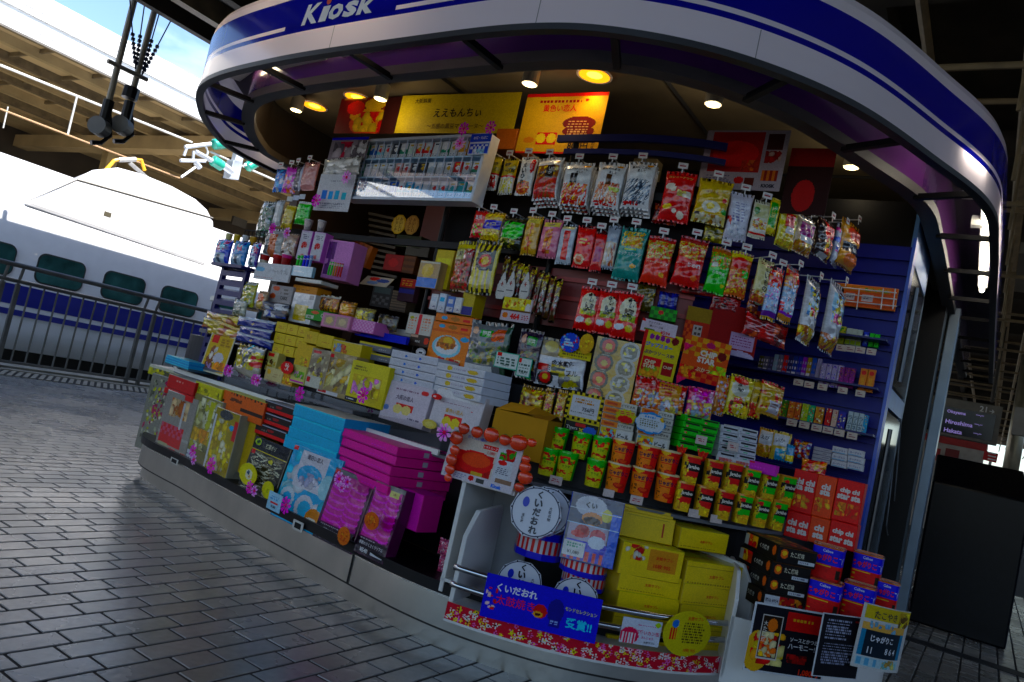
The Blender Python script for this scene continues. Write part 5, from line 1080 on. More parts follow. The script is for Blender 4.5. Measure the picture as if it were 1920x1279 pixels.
for i, (cx, c1, l) in enumerate(((158, '#1c3c94', "dark blue pack of wipes at the left of the navy rack top"), (285, '#1c6aa8', "light blue pack of wipes in the middle of the navy rack top"), (395, '#342a6a', "purple and white pack at the right of the navy rack top"))):
    bag(l, "wipes pack", 'D', cx, 370 + i * 12, 105 if i < 2 else 80, 185, .27, c1, [('e', .5, .72, .36, .2, '#3a8ac8'), ('r', .2, .05, .8, .42, '#9aaccc'), ('r', .35, .08, .55, .36, '#3a424c'), ('b', .1, .55, .9, .95, 8, .1, ['#16246a', '#5aa0d0', '#8a3a5a'])], G6, name="wipes_pack", hang=False)
for i, (cx, c) in enumerate(((195, '#b0a488'), (255, '#b8962c'), (320, '#a8b0bc'), (375, '#a08224'))):
    cup("%s cap bottle behind the wipes packs on the navy rack" % ("beige", "yellow", "pale blue", "ochre")[i], "bottle", 'D', cx, 268 + i * 8, 52, 60, .36, c, [], c, group="capped bottles behind the wipes", name="capped_bottle", taper=.9)
# white ledge with pots, pink boxes
card("white plastic front panel of the tray of little pots", "tray front", 'D', 518, 520, 260, 125, .27, '#bdbdc0', [('e', .15, .6, .14, .14, '#7a94b8'), ('w', .05, .08, .7, .2, 1, '#a08a8a'), ('b', .4, .4, .95, .8, 6, .07, ['#a8aab0', '#c8c8cc'])], name="tray_front", dep=.012)
for i, (cx, c, l) in enumerate(((462, '#a8a49a', "clear"), (562, '#8a1430', "crimson"), (628, '#a83a6a', "rose pink"))):
    cup("%s little pot standing behind the white tray front" % l, "pot", 'D', cx, 430, 78, 75, .33, c, [('r', 0, .0, 1, .6, '#6a1024')] if i else [('r', 0, .5, 1, 1, '#7a2a30')], '#c8b8bc', name="small_pot", group="little pots in the white tray")
bag("clear column of folded silver and salmon cloths above the pots", "cloth pack", 'D', 545, 305, 130, 215, .36, '#8a8a88', [('r', .35, .0, .75, .8, '#a86a5a'), ('e', .5, .9, .4, .1, '#c8c8c8'), ('r', 0, 0, .3, 1, '#6a6e70')], name="cloth_pack", hang=False, material=CLEAR)
bag("clear pack of pale dolls left of the upright pink boxes", "doll pack", 'D', 655, 320, 100, 170, .36, '#8f8074', [('b', 0, 0, 1, .7, 12, .14, ['#d8c8bc', '#4a3a34', '#b89a8a'])], name="doll_pack", hang=False, material=CLEAR)
for i, cx in enumerate((762, 862)):
    box("%s of two upright white and pink boxes with a red character" % ("left", "right")[i], "gift box", 'D', cx + (-2 if i else 0), 318 + i * 12, 84, 215, .36, '#a89cac', [('r', .1, .05, .9, .95, '#b8b2bc'), ('t', '赤', .5, .5, .26, '#a8142c', {'b': .06}), ('t', '福', .5, .12, .14, '#a8142c'), ('w', .2, .7, .8, .9, 3, '#5a5460')], dep=.07, side='#a068a0', top='#b48ab0', group="upright white and pink boxes", yaw=14)
    cup("grey capped clear bottle standing on the %s pink box" % ("left", "right")[i], "bottle", 'D', cx + 28, 172 + i * 8, 66, 75, .4, '#7a7474', [('e', .5, .6, .3, .3, '#a89c98')], '#8a8484', name="clear_bottle", taper=.7)
box("large mauve box with dark zigzag lettering behind the white and pink boxes", "gift box", 'D', 1010, 430, 190, 290, .44, '#a87898', [('b', .05, .5, .35, .95, 5, .09, ['#4a2a54'], 3, 90), ('b', .02, .1, .25, .5, 4, .1, ['#4a2a54'], 3, 90)], dep=.12, top='#b088a4', yaw=10)
card("clear acrylic pen holder front with four coloured markers", "pen holder", 'D', 745, 515, 150, 75, .28, '#7f95a4', [('r', 0, .9, 1, 1, '#a8b8c0'), ('w', .1, .3, .8, .6, 2, '#9ab0bc')], name="pen_holder", dep=.02, material=CLEAR)
for i, (c, l) in enumerate((('#1ea05a', 'green'), ('#28a060', 'sea green'), ('#2a34b0', 'royal blue'), ('#3c44c0', 'violet blue'), ('#6a7a9a', 'grey blue'))):
    cup("%s capped marker standing in the acrylic pen holder" % l, "marker", 'D', 712 + i * 24, 448, 22, 95, .3, c, [('r', 0, .7, 1, .76, '#c8d0d0')], c, name="marker_pen", group="markers in the acrylic holder", taper=.95)
for i, c in enumerate(('#2a8a3c', '#4a9a3c', '#8a7a3c', '#a8642c', '#a83c24', '#8a2a20')):
    cup("%s pencil %s in the row beside the mauve box" % (('green', 'leaf green', 'olive', 'orange', 'red', 'dark red')[i], ('first', 'second', 'third', 'fourth', 'fifth', 'sixth')[i]), "pencil", 'D', 950 + i * 18, 495 + i * 3, 15, 95, .38, c, [('r', 0, .8, 1, 1, '#a8a090')], c, name="pencil", group="pencils beside the mauve box", taper=1.)
box("steel counter strip under the pen holder", "tray", 'D', 790, 585, 190, 26, .3, '#a8a6a0', [], dep=.12, name="counter_tray", material=TINP)
for (x, y, l, k) in ((560, 205, "pink paper flower at the top of the folded cloth pack", 'p'), (668, 240, "pink paper flower between the cloth pack and the pink boxes", 'l')): flower(l, 380 + x / 4, 380 + y / 4, 11, .3, k)
# second tier: clear packs and foil
box("gold topped clear carton at the right of the foil packs", "gift box", 'D', 765, 655, 180, 60, .36, '#a8761c', [('w', .1, .3, .8, .7, 1, '#6a4a10')], dep=.1, group="second tier goods")
bag("clear pack of green topped sweets at the left of the second tier", "snack pack", 'D', 355, 690, 120, 185, .3, '#8f9058', [('b', .05, .1, .95, .8, 22, .1, ['#c8c07a', '#6a7a2c', '#b89a3c', '#d8d8b8']), ('r', .1, .85, .9, 1, '#a8a8a0')], "second tier goods", hang=False, material=CLEAR)
bag("clear grey folded pack low at the left of the second tier", "snack pack", 'D', 285, 790, 110, 130, .28, '#80827a', [('w', .1, .5, .9, .9, 3, '#a8aaa4'), ('b', 0, 0, 1, .5, 10, .1, ['#6a6c60', '#a8a89a'])], "second tier goods", hang=False, material=CLEAR)
bag("clear pack with orange round cakes on the second tier", "snack pack", 'D', 452, 735, 80, 140, .3, '#8a7a6a', [('e', .45, .6, .35, .25, '#b8682c'), ('e', .5, .25, .35, .2, '#a8906a')], "second tier goods", hang=False, material=CLEAR)
box("grey printed carton with orange dots and black lettering", "gift box", 'D', 585, 688, 165, 130, .34, '#7f7c7c', [('e', .14, .35, .14, .16, '#b8622c'), ('e', .25, .82, .16, .14, '#a85a24'), ('t', 'CAKE', .68, .3, .2, '#2a2a2a'), ('w', .5, .5, .9, .9, 2, '#5a5654')], dep=.1, group="second tier goods")
for i in range(2): bag("%s shiny silver foil pack lying on the second tier" % ("upper", "lower")[i], "foil pack", 'D', 545, 782 + i * 55, 190, 62, .3, '#b4b6bc', [('b', 0, 0, 1, 1, 10, .1, ['#3a3c44', '#d8d8dc', '#6a5a50', '#2a3a7a'], 4, 0)], "second tier goods", hang=False, material=TINP, bulge=.3)
box("white and silver upright carton showing a pale sweet through its window", "gift box", 'D', 742, 790, 165, 220, .34, '#a8a8aa', [('r', .15, .1, .8, .6, '#b09a74'), ('r', .2, .05, .8, .25, '#9a8a24'), ('r', .75, .82, .97, .98, '#6a6a6c'), ('r', .0, .62, .7, .98, '#c8c8ca')], dep=.08, group="second tier goods", material=CLEAR)
box("green carton with white lettering on the second tier", "gift box", 'D', 855, 845, 170, 80, .32, '#1f6a2c', [('r', .02, .05, .4, .4, '#a8b0a0'), ('t', '野菜', .2, .22, .25, '#1c4a20'), ('e', .4, .75, .18, .14, '#a85a2c'), ('t', 'Ca', .78, .55, .4, '#c0c8b8')], dep=.08, group="second tier goods")
bag("open clear bag of straw coloured noodles behind the green carton", "snack pack", 'D', 930, 755, 210, 120, .4, '#6a4a24', [('b', 0, 0, 1, .8, 40, .03, ['#b88a4a', '#8a5a24', '#3a2410'], 8, 60), ('r', 0, .85, 1, 1, '#a8a49c')], "second tier goods", hang=False, material=CLEAR)
box("pink carton with two round pictures", "gift box", 'D', 995, 890, 210, 105, .3, '#a87888', [('r', .08, .15, .46, .85, '#8a7a74'), ('r', .54, .15, .94, .85, '#8a7a74'), ('e', .27, .5, .13, .25, '#b8a080'), ('e', .74, .5, .13, .25, '#a89884')], dep=.1, group="second tier goods")
box("long pink patterned carton right of the two picture one", "gift box", 'D', 1195, 925, 185, 90, .32, '#a06a8a', [('k', 0, 0, 1, 1, 14, 6, '#b88aa0')], dep=.1, top='#b890a4', group="second tier goods")
bag("clear pack with one large golden bun", "snack pack", 'D', 1095, 805, 125, 120, .36, '#7a6038', [('e', .5, .5, .42, .4, '#c8842c'), ('e', .48, .55, .25, .22, '#d8a04a')], "second tier goods", hang=False, material=CLEAR, bulge=.3)
bag("clear pack of yellow cake slices beside the bun", "snack pack", 'D', 1222, 850, 140, 110, .37, '#7a7254', [('b', 0, 0, 1, .8, 18, .1, ['#c8a42c', '#a89a6a', '#d8c87a', '#5a5a50'])], "second tier goods", hang=False, material=CLEAR, bulge=.3)
bag("dull brown clear pack at the right end of the second tier", "snack pack", 'D', 1390, 900, 150, 110, .42, '#3a3428', [('b', 0, 0, 1, 1, 20, .1, ['#4a4a44', '#2a2a2c', '#5a523a'])], "second tier goods", hang=False, material=CLEAR)
card("blue shelf strip under the pink cartons", "shelf strip", 'D', 1330, 1000, 380, 55, .4, '#1a2a84', [], name="shelf_strip", dep=.02, roll=0)
# open laptop-like trays and cards inside
card("white card with round red and blue pictures lying inside the counter", "card", 'D', 1285, 570, 200, 100, .7, '#8a8a84', [('e', .35, .75, .2, .2, '#a82a20'), ('e', .7, .6, .22, .22, '#2a3a6a'), ('e', .4, .3, .2, .18, '#5a6a8a')], name="menu_card", lean=40)
box("red topped dark booklet stack inside the kiosk", "booklet", 'D', 1530, 655, 120, 170, .8, '#2a1c24', [('r', 0, .6, 1, 1, '#7a1c1c'), ('w', .1, .65, .9, .95, 3, '#a88a2c'), ('r', 0, .35, 1, .55, '#2a2a5a')], dep=.04, name="booklet")
box("bunch of orange envelopes standing inside the kiosk", "envelope bundle", 'D', 1160, 375, 160, 160, .75, '#8a5a1c', [('s', 0, 0, 1, 1, 4, '#6a4010')], dep=.05, name="envelope_bundle", roll=12)
# ---------------------------------------------------------------- upper counter, left: things behind the white edge
G7 = "goods on the white edged counter"
for i in range(3): bag("%s golden orange pouch in the heap at the left end of the counter" % ("topmost", "middle", "lowest")[i], "pouch", 'D', 150 + i * 6, 872 + i * 52, 270, 78, .3 - .01 * i, '#b8801a', [('b', 0, 0, 1, 1, 16, .08, ['#d8a82c', '#8a5a10', '#c8941c', '#e0c070'], 3, 0)], "golden pouches in a heap", name="pouch", hang=False, bulge=.35)
card("yellow leaflet card with a red square clipped at the left end of the counter", "leaflet", 'D', 95, 1130, 175, 295, .2, '#b8b4a0', [('r', .04, .04, .96, .96, '#b8941c'), ('r', .12, .76, .4, .96, '#b01c14'), ('b', .1, .1, .45, .7, 10, .1, ['#c8c0b0', '#6a4a3c', '#8a7a9a']), ('e', .6, .4, .2, .14, '#a8a4b0'), ('r', .5, .7, .92, .9, '#a88a14'), ('w', .5, .7, .9, .9, 3, '#7a6410'), ('b', .5, .1, .95, .3, 6, .1, ['#d88a1c', '#b8761c'])], name="leaflet", lean=6)
for i in range(3): bag("%s flat navy and white cushion pack in the pile" % ("topmost", "middle", "lowest")[i], "cushion pack", 'D', 405 - i * 8, 910 + i * 62, 245, 75, .27, '#1a2258', [('r', 0, .75, 1, 1, '#a8acb4'), ('e', .5, .4, .03, .1, '#a88a4a')], "navy cushion packs in a pile", name="cushion_pack", hang=False, bulge=.4)
bag("clear bag of yellow wedge cakes in front of the cushion packs", "cake bag", 'H', 830, 235, 245, 250, .23, '#85827a', [('b', .05, .3, .95, .85, 16, .1, ['#c8a82c', '#b89a5a', '#d8c878', '#5a5a58']), ('b', 0, .85, .6, 1, 6, .1, ['#4a8a9a', '#8a7a2c']), ('b', .7, .4, 1, .8, 8, .07, ['#a84a14', '#d8c02c'], 4, 0)], G7, name="cake_bag", hang=False, material=CLEAR)
k = 0
for r in range(3):
    for c in range(3 if r else 3):
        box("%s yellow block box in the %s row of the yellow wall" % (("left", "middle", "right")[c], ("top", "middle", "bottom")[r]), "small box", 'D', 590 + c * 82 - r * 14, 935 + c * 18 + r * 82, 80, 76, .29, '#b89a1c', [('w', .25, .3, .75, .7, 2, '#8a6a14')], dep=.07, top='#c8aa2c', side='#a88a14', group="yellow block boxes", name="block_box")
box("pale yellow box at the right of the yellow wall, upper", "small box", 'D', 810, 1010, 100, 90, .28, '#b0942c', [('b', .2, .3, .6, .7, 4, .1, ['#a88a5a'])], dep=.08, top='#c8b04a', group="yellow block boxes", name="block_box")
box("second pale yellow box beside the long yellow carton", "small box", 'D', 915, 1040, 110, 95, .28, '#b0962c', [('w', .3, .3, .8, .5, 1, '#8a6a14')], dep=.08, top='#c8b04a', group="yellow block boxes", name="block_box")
box("long pale yellow carton with small coloured pictures", "gift box", 'D', 1075, 1100, 215, 110, .28, '#a8942c', [('b', .05, .2, .6, .8, 10, .07, ['#a8502c', '#6a7a8a', '#8a5a14', '#b88a8a'])], dep=.1, top='#b8b0a0', group=G7)
box("tall yellow display box under the yellow wall", "gift box", 'D', 760, 1160, 130, 190, .27, '#b89414', [('b', .3, .1, .8, .5, 8, .1, ['#c8a84a', '#a86a1c'])], dep=.06, group=G7)
box("small cream carton with a red corner label left of the red round tag", "gift box", 'H', 995, 230, 80, 140, .24, '#a89c78', [('r', .1, .75, .7, .95, '#b8202c'), ('b', 0, 0, .9, .6, 8, .14, ['#8a7a54', '#c8b88a', '#4a3a2c'])], dep=.05, group=G7, material=CLEAR)
box("pale sweets carton with a small orange mark under the cream one", "gift box", 'H', 1010, 335, 130, 105, .225, '#a89a80', [('e', .2, .7, .12, .2, '#c8962c'), ('w', .4, .3, .9, .7, 2, '#8a7a64')], dep=.05, group=G7)
card("round red tag with white brush lettering on a yellow box", "tag", 'H', 1112, 278, 90, 90, .2, '#b8141c', [('t', '秋', .5, .55, .6, '#d8c8b8', {'b': .03})], name="round_tag", shape=circ(20))
box("golden picture box behind the round red tag", "gift box", 'H', 1095, 345, 120, 125, .23, '#b88a1c', [('b', 0, 0, 1, .9, 16, .12, ['#d89a1c', '#c87a14', '#e0b84a'])], dep=.05, group=G7)
box("cream box with green and purple fruit drawings", "gift box", 'H', 1195, 330, 105, 135, .222, '#a8a07a', [('b', .05, .3, .95, .7, 8, .12, ['#6a8a2c', '#b88a9a']), ('r', 0, .06, 1, .16, '#8a1c7a')], dep=.05, group=G7)
box("clear box of grey wrapped biscuits with a red label, narrow", "clear box", 'H', 1340, 285, 140, 290, .23, '#7a7264', [('b', .05, .1, .95, .85, 18, .1, ['#a89a84', '#c8bca0', '#5a5048', '#a8962c']), ('r', .1, .88, .5, .96, '#a82a2c'), ('r', 0, 0, .8, .3, '#a8a49a'), ('r', .05, .12, .25, .24, '#a81c2c')], dep=.07, group=G7, name="clear_box", material=CLEAR)
box("wide clear box of cream wafers with a red corner label", "clear box", 'H', 1480, 330, 235, 320, .23, '#807660', [('b', .03, .1, .97, .88, 22, .1, ['#b8a884', '#d0c4a0', '#5a5040', '#a88a4a'], 2, 45), ('r', .05, .88, .3, .96, '#a82a2c'), ('r', 0, .0, .7, .09, '#b8b4b0'), ('r', .02, .03, .3, .09, '#8a1c34')], dep=.08, group=G7, name="clear_box", material=CLEAR)
box("yellow gift box holding clear wrapped sweets with black price strip", "gift box", 'J', 190, 640, 270, 310, .23, '#b8a41a', [('r', .1, .18, .88, .68, '#9a8a3c'), ('b', .12, .2, .86, .66, 16, .1, ['#c8b448', '#8a7a24', '#b87aa0', '#d8d0a0']), ('r', .05, .72, .5, .96, '#a89c2c'), ('w', .08, .78, .46, .9, 2, '#5a5410'), ('r', 0, 0, .35, .1, '#14141c'), ('w', .05, .03, .3, .08, 1, '#c8c8c8')], dep=.09, top='#c8b42c', group=G7)
for i in range(2): box("%s grey carton with yellow ends above the yellow gift box" % ("upper", "lower")[i], "carton", 'J', 250, 365 + i * 70, 240, 56, .36, '#55565c', [('r', .0, .7, 1, 1, '#a8981c'), ('w', .6, .2, .9, .5, 1, '#8a8a8a')], dep=.12, top='#a8981c' if i == 0 else None, group=G7, name="carton")
for i in range(4):
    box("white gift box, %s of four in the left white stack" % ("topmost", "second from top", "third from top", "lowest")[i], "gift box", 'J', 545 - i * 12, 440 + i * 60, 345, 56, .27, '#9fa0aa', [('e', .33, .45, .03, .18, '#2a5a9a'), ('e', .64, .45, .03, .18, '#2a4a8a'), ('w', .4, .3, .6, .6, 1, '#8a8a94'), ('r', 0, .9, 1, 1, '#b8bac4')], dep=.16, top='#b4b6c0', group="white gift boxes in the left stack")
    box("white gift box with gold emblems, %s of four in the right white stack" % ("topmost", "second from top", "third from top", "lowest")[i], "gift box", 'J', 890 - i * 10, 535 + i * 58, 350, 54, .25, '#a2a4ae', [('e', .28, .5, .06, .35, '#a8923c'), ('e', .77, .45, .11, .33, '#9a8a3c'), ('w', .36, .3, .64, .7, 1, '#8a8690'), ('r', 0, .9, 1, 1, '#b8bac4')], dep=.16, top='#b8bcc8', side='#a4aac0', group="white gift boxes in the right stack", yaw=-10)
box("upright white gift box showing two cream biscuits on a red patch, left one", "gift box", 'J', 468, 785, 330, 300, .24, '#a39da3', [('r', .3, .3, .7, .48, '#a81c14'), ('e', .36, .33, .1, .12, '#c8b08a'), ('e', .56, .33, .1, .12, '#c8b08a'), ('w', .2, .78, .78, .86, 1, '#6a5a64'), ('e', .86, .86, .09, .06, '#b01c14'), ('t', '大阪の恋人', .46, .63, .13, '#3c3440', {'w': .58}), ('e', .1, .3, .06, .07, '#5a6a8a'), ('w', .62, .12, .9, .2, 1, '#5a5560')], dep=.06, group="upright white gift boxes", lean=6)
box("upright white gift box with pale yellow characters, right one of the pair", "gift box", 'J', 850, 850, 370, 300, .235, '#a8a2a6', [('r', .28, .12, .66, .4, '#b81c14'), ('e', .36, .2, .09, .14, '#c8a848'), ('e', .54, .2, .09, .14, '#c8a848'), ('w', .18, .66, .78, .72, 1, '#7a6a72'), ('t', '黄色い恋人', .47, .5, .12, '#b08a54', {'w': .56}), ('e', .8, .6, .02, .02, '#b01c14'), ('r', .0, .8, .8, 1, '#d0d0d0'), ('r', .72, .78, .9, .96, '#b0aca8')], dep=.06, group="upright white gift boxes", lean=6)
card("red oval tag on the corner of the right white gift box", "tag", 'J', 715, 735, 75, 42, .225, '#b01c24', [('w', .2, .3, .8, .7, 1, '#d8b0b0')], name="oval_tag", shape=circ(16))
card("hanging cream cut-out of two folded biscuits under the white boxes", "tag", 'J', 660, 940, 110, 65, .2, '#a89a70', [('e', .5, .5, .3, .25, '#b8a880')], name="biscuit_tag", shape=circ(10))
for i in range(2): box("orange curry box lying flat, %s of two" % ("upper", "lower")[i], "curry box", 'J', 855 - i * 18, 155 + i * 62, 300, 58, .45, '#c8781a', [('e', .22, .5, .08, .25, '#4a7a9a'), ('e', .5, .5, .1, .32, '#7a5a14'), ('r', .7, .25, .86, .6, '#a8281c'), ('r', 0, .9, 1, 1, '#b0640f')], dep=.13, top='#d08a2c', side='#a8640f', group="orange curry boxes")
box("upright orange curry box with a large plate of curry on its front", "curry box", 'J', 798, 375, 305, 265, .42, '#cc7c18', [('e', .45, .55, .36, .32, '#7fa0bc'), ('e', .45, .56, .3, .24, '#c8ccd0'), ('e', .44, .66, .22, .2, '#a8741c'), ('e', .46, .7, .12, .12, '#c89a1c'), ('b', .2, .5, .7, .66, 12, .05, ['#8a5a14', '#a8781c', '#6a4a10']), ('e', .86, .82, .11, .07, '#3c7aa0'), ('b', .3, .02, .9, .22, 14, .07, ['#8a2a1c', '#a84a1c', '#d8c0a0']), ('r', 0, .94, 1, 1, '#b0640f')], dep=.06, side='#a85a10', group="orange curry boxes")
box("white carton with a red lettered stripe at the centre of the counter", "carton", 'J', 585, 195, 190, 160, .46, '#a8a29c', [('r', .42, .02, .56, .98, '#a8324a'), ('w', .06, .2, .38, .85, 5, '#b8786a'), ('w', .62, .2, .95, .85, 5, '#b8786a'), ('e', .15, .8, .08, .08, '#8a8a4a')], dep=.05, name="carton", group=G7)
box("black and cream sauce packet under the white carton", "packet", 'J', 585, 315, 150, 85, .45, '#2c2420', [('r', 0, .75, .4, 1, '#a88a80'), ('t', 'MINE', .42, .4, .2, '#b8b4ac'), ('e', .85, .55, .13, .3, '#b85a3c')], dep=.05, name="packet", group=G7)
card("small clear dish with a dark fish shape below the sauce packet", "dish", 'J', 595, 402, 70, 60, .4, '#8a8a8c', [('e', .5, .5, .35, .3, '#b8bcc0'), ('e', .5, .45, .2, .12, '#2a2a30')], name="fish_dish", shape=circ(18))
bag("big clear vegetable chip pack with a green label and a white foot", "snack pack", 'J', 1108, 375, 290, 395, .42, '#55585a', [('e', .16, .8, .08, .07, '#b08a7a'), ('r', .3, .7, .62, .84, '#3c7a34'), ('t', '野菜', .46, .77, .1, '#c0d0b8'), ('b', .6, .64, .98, .86, 12, .03, ['#b8642c', '#8a4a1c'], 7, 35), ('b', .1, .2, .9, .6, 24, .07, ['#5a6a34', '#7a7248', '#3c4438', '#8a8670']), ('r', 0, 0, .7, .16, '#c8c8c6'), ('r', .88, 0, 1, 1, '#2c3c30')], "vegetable chip packs", hang=False, material=CLEAR, bulge=.1)
bag("dark purple vegetable chip pack at the right of the clear one", "snack pack", 'J', 1405, 420, 180, 370, .4, '#181020', [('e', .25, .8, .1, .09, '#a88478'), ('r', .42, .68, .8, .86, '#3c6a2c'), ('t', '野菜', .6, .77, .08, '#c0d0b8'), ('b', .1, .2, .9, .6, 16, .08, ['#4a5a2c', '#6a5a3c', '#2c1c3c']), ('r', .1, .02, .5, .12, '#b0b0b4'), ('r', .55, .02, .8, .14, '#1e7a2c')], "vegetable chip packs", hang=False, bulge=.1)
for i, (cx, cy, w, h, l) in enumerate(((1238, 465, 175, 120, "larger pale green bordered price card with a red seal, left of a pair"), (1370, 515, 105, 140, "smaller pale green bordered price card, right of a pair"))):
    card(l, "price card", 'J', cx, cy, w, h, .36, '#4a7a6a', [('r', .04, .05, .96, .95, '#b4c4bc'), ('r', .06, .72, .26, .94, '#b82c34'), ('w', .1, .2, .9, .7, 3, '#3a4a44'), ('t', '756円', .5, .22, .17, '#2a3a34')], group="pale green price cards")
# ---------------------------------------------------------------- centre right wall of goods
G8 = "goods on the centre wall"; CW = .5
bag("white faced pack with black Japanese lettering and a round badge", "snack pack", 'K', 460, 330, 355, 355, .42, '#a8acb8', [('r', 0, .62, 1, 1, '#7a7468'), ('e', .25, .82, .14, .12, '#a89a78'), ('b', .4, .62, 1, .9, 10, .08, ['#9a8a4a', '#8a8478']), ('t', '金本監督', .55, .5, .13, '#14141c', {'b': .04}), ('t', 'ミニ', .33, .38, .11, '#14141c', {'b': .03}), ('t', 'フル', .76, .32, .12, '#14141c', {'b': .03}), ('r', .02, .3, .26, .44, '#a81c1c'), ('r', .32, .24, .62, .46, '#a8942c'), ('s', .32, .24, .62, .46, 2, '#2a2a1c', 'h'), ('e', .22, .16, .17, .16, '#1c1a18'), ('e', .22, .17, .12, .12, '#a8341c'), ('e', .22, .18, .06, .06, '#b89a2c'), ('b', .5, .02, .95, .3, 10, .09, ['#8a8450', '#b0a88a', '#5a5a5c'])], G8, hang=False, material=CLEAR, bulge=.08)
card("round blue shop card with red and white lettering above the white pack", "pop card", 'K', 515, 170, 150, 145, .38, '#1c3c8c', [('b', .1, .1, .9, .9, 14, .06, ['#8aa4d0', '#b8444c', '#4a78b8']), ('w', .2, .3, .8, .7, 3, '#9ab0d8')], name="pop_card", shape=[(.5 + .5 * math.cos(2 * math.pi * i / 40) * (1 if i % 2 else .93), .5 + .5 * math.sin(2 * math.pi * i / 40) * (1 if i % 2 else .93)) for i in range(40)])
card("yellow bottle shaped cut-out right of the blue round card", "pop card", 'K', 638, 180, 105, 150, .37, '#a8861c', [('e', .4, .86, .22, .12, '#b8922c'), ('b', .1, .1, .9, .7, 8, .1, ['#c8aa3c', '#8a6a14'])], name="pop_card", shape=circ(14))
card("yellow lettered strip over the white pack", "shelf strip", 'K', 555, 258, 230, 62, .4, '#a89a54', [('w', .05, .2, .95, .8, 2, '#5a5228')], name="shelf_strip")
card("yellow hanging sheet of eight round badges under clear blisters", "badge sheet", 'K', 838, 385, 330, 470, .48, '#8f7c1c', sum([[('e', .28 - .03 * r, .88 - r * .27, .21, .15, '#14130f'), ('e', .28 - .03 * r, .88 - r * .27, .15, .105, '#a8341c'), ('e', .29 - .03 * r, .87 - r * .27, .075, .05, '#b8981c'), ('t', 'HANSHIN', .28 - .03 * r, 1.0 - r * .27, .022, '#b0aca0'), ('t', 'TIGERS', .28 - .03 * r, .765 - r * .27, .022, '#b0aca0'), ('e', .78 - .04 * r, .84 - r * .26, .22, .16, '#8a8a88'), ('e', .78 - .04 * r, .84 - r * .26, .17, .12, '#4a4a44'), ('b', .62 - .04 * r, .76 - r * .26, .94 - .04 * r, .92 - r * .26, 8, .06, ['#b8a42c', '#9a9a98', '#5a5a54'])] for r in range(4)], []), name="badge_sheet", material=CLEAR, curl=-.05)
card("pale price sign reading 594 yen in red under a green toy", "price card", 'K', 1180, 62, 265, 100, .5, '#a49aa0', [('r', 0, 0, 1, .06, '#a83a34'), ('t', 'チップスター', .38, .8, .16, '#1c1418', {'w': .5}), ('t', '濃いソース味', .42, .55, .16, '#1c1418', {'w': .6}), ('r', .1, .2, .4, .36, '#4a5a1c'), ('t', '¥594', .7, .24, .26, '#a01c34'), ('b', 0, .8, .1, 1, 2, .06, ['#b82a3c'])], roll=2)
box("green patterned small box on the shelf above the 594 sign", "small box", 'F', 735, 835, 200, 90, .55, '#14501a', [('k', 0, 0, 1, 1, 7, 3, '#1e7a28'), ('e', .4, .6, .1, .2, '#8a2a1c')], dep=.08, name="block_box", group=G8)
card("yellow poster with purple Japanese lettering and snack pictures", "poster", 'K', 1172, 275, 285, 355, .5, '#a8982c', [('e', .22, .88, .06, .06, '#5a1c5a'), ('e', .36, .88, .06, .06, '#5a1c5a'), ('e', .5, .88, .06, .06, '#5a1c5a'), ('e', .64, .87, .06, .06, '#5a1c5a'), ('e', .83, .88, .1, .08, '#4a1c14'), ('t', 'ジップスター', .45, .72, .1, '#4a5a8a', {'w': .7, 'b': .04}), ('t', 'ぶかつソース味', .5, .56, .09, '#2c1c3c', {'w': .8, 'b': .03}), ('r', .12, .06, .6, .46, '#a8481c'), ('b', .12, .06, .6, .3, 14, .08, ['#c88a2c', '#8a2a14', '#7a8a2c']), ('t', 'CHIP', .32, .36, .08, '#c8b8a0', {'b': .04}), ('t', 'STAR', .32, .27, .08, '#c8b8a0', {'b': .04}), ('r', .64, .14, .94, .42, '#6a1c1c'), ('t', 'CHIP', .79, .32, .06, '#b8a898'), ('r', 0, 0, .1, 1, '#8a3a14')], name="poster", roll=2)
card("orange checked snack poster with cream lettering and vegetables", "poster", 'K', 1520, 305, 340, 320, .5, '#a85a1c', [('k', 0, .55, 1, 1, 8, 4, '#b8832c'), ('k', 0, 0, 1, .3, 8, 3, '#8a3a18'), ('t', 'CHIP', .55, .66, .14, '#d0c4b0', {'b': .05}), ('t', 'STAR', .53, .5, .14, '#d0c4b0', {'b': .05}), ('e', .85, .68, .1, .1, '#4a1c14'), ('e', .56, .86, .1, .07, '#7a2a4a'), ('t', 'ぶかつ', .5, .28, .1, '#c8b49a'), ('b', .62, .25, 1, .45, 10, .07, ['#7a9a2c', '#a8b85a', '#c8862c']), ('b', 0, .05, .4, .3, 10, .07, ['#c8862c', '#a8321c'])], name="poster", roll=2)
card("hot pink triangle pennant over the orange checked poster", "pennant", 'K', 1405, 205, 70, 62, .46, '#b02458', [('e', .4, .7, .15, .15, '#c83a6a')], name="pennant", shape=[(0, 1), (1, .85), (.15, 0)], group="pink triangle pennants")
card("hot pink triangle pennant hanging below the orange checked poster", "pennant", 'K', 1345, 450, 70, 62, .4, '#b02458', [('e', .4, .7, .15, .15, '#c83a6a')], name="pennant", shape=[(0, 1), (1, .85), (.15, 0)], group="pink triangle pennants")
card("tall red backing poster behind the checked one with pale caption boxes", "poster", 'F', 1265, 960, 360, 360, .62, '#5e1008', [('r', .45, .14, .95, .48, '#8a7a8c'), ('w', .5, .2, .9, .42, 4, '#5a2a44'), ('e', .7, .02, .3, .1, '#8a8494')], name="poster")
card("faded brown and white leaflet left of the tall red poster", "leaflet", 'F', 985, 960, 190, 340, .6, '#7a3a24', [('r', .35, .1, .7, .62, '#8a8480'), ('w', .38, .14, .68, .6, 4, '#3a3230'), ('r', 0, .7, 1, 1, '#6a5a3c'), ('k', 0, 0, .3, .7, 3, 8, '#a85a1c')], name="leaflet")
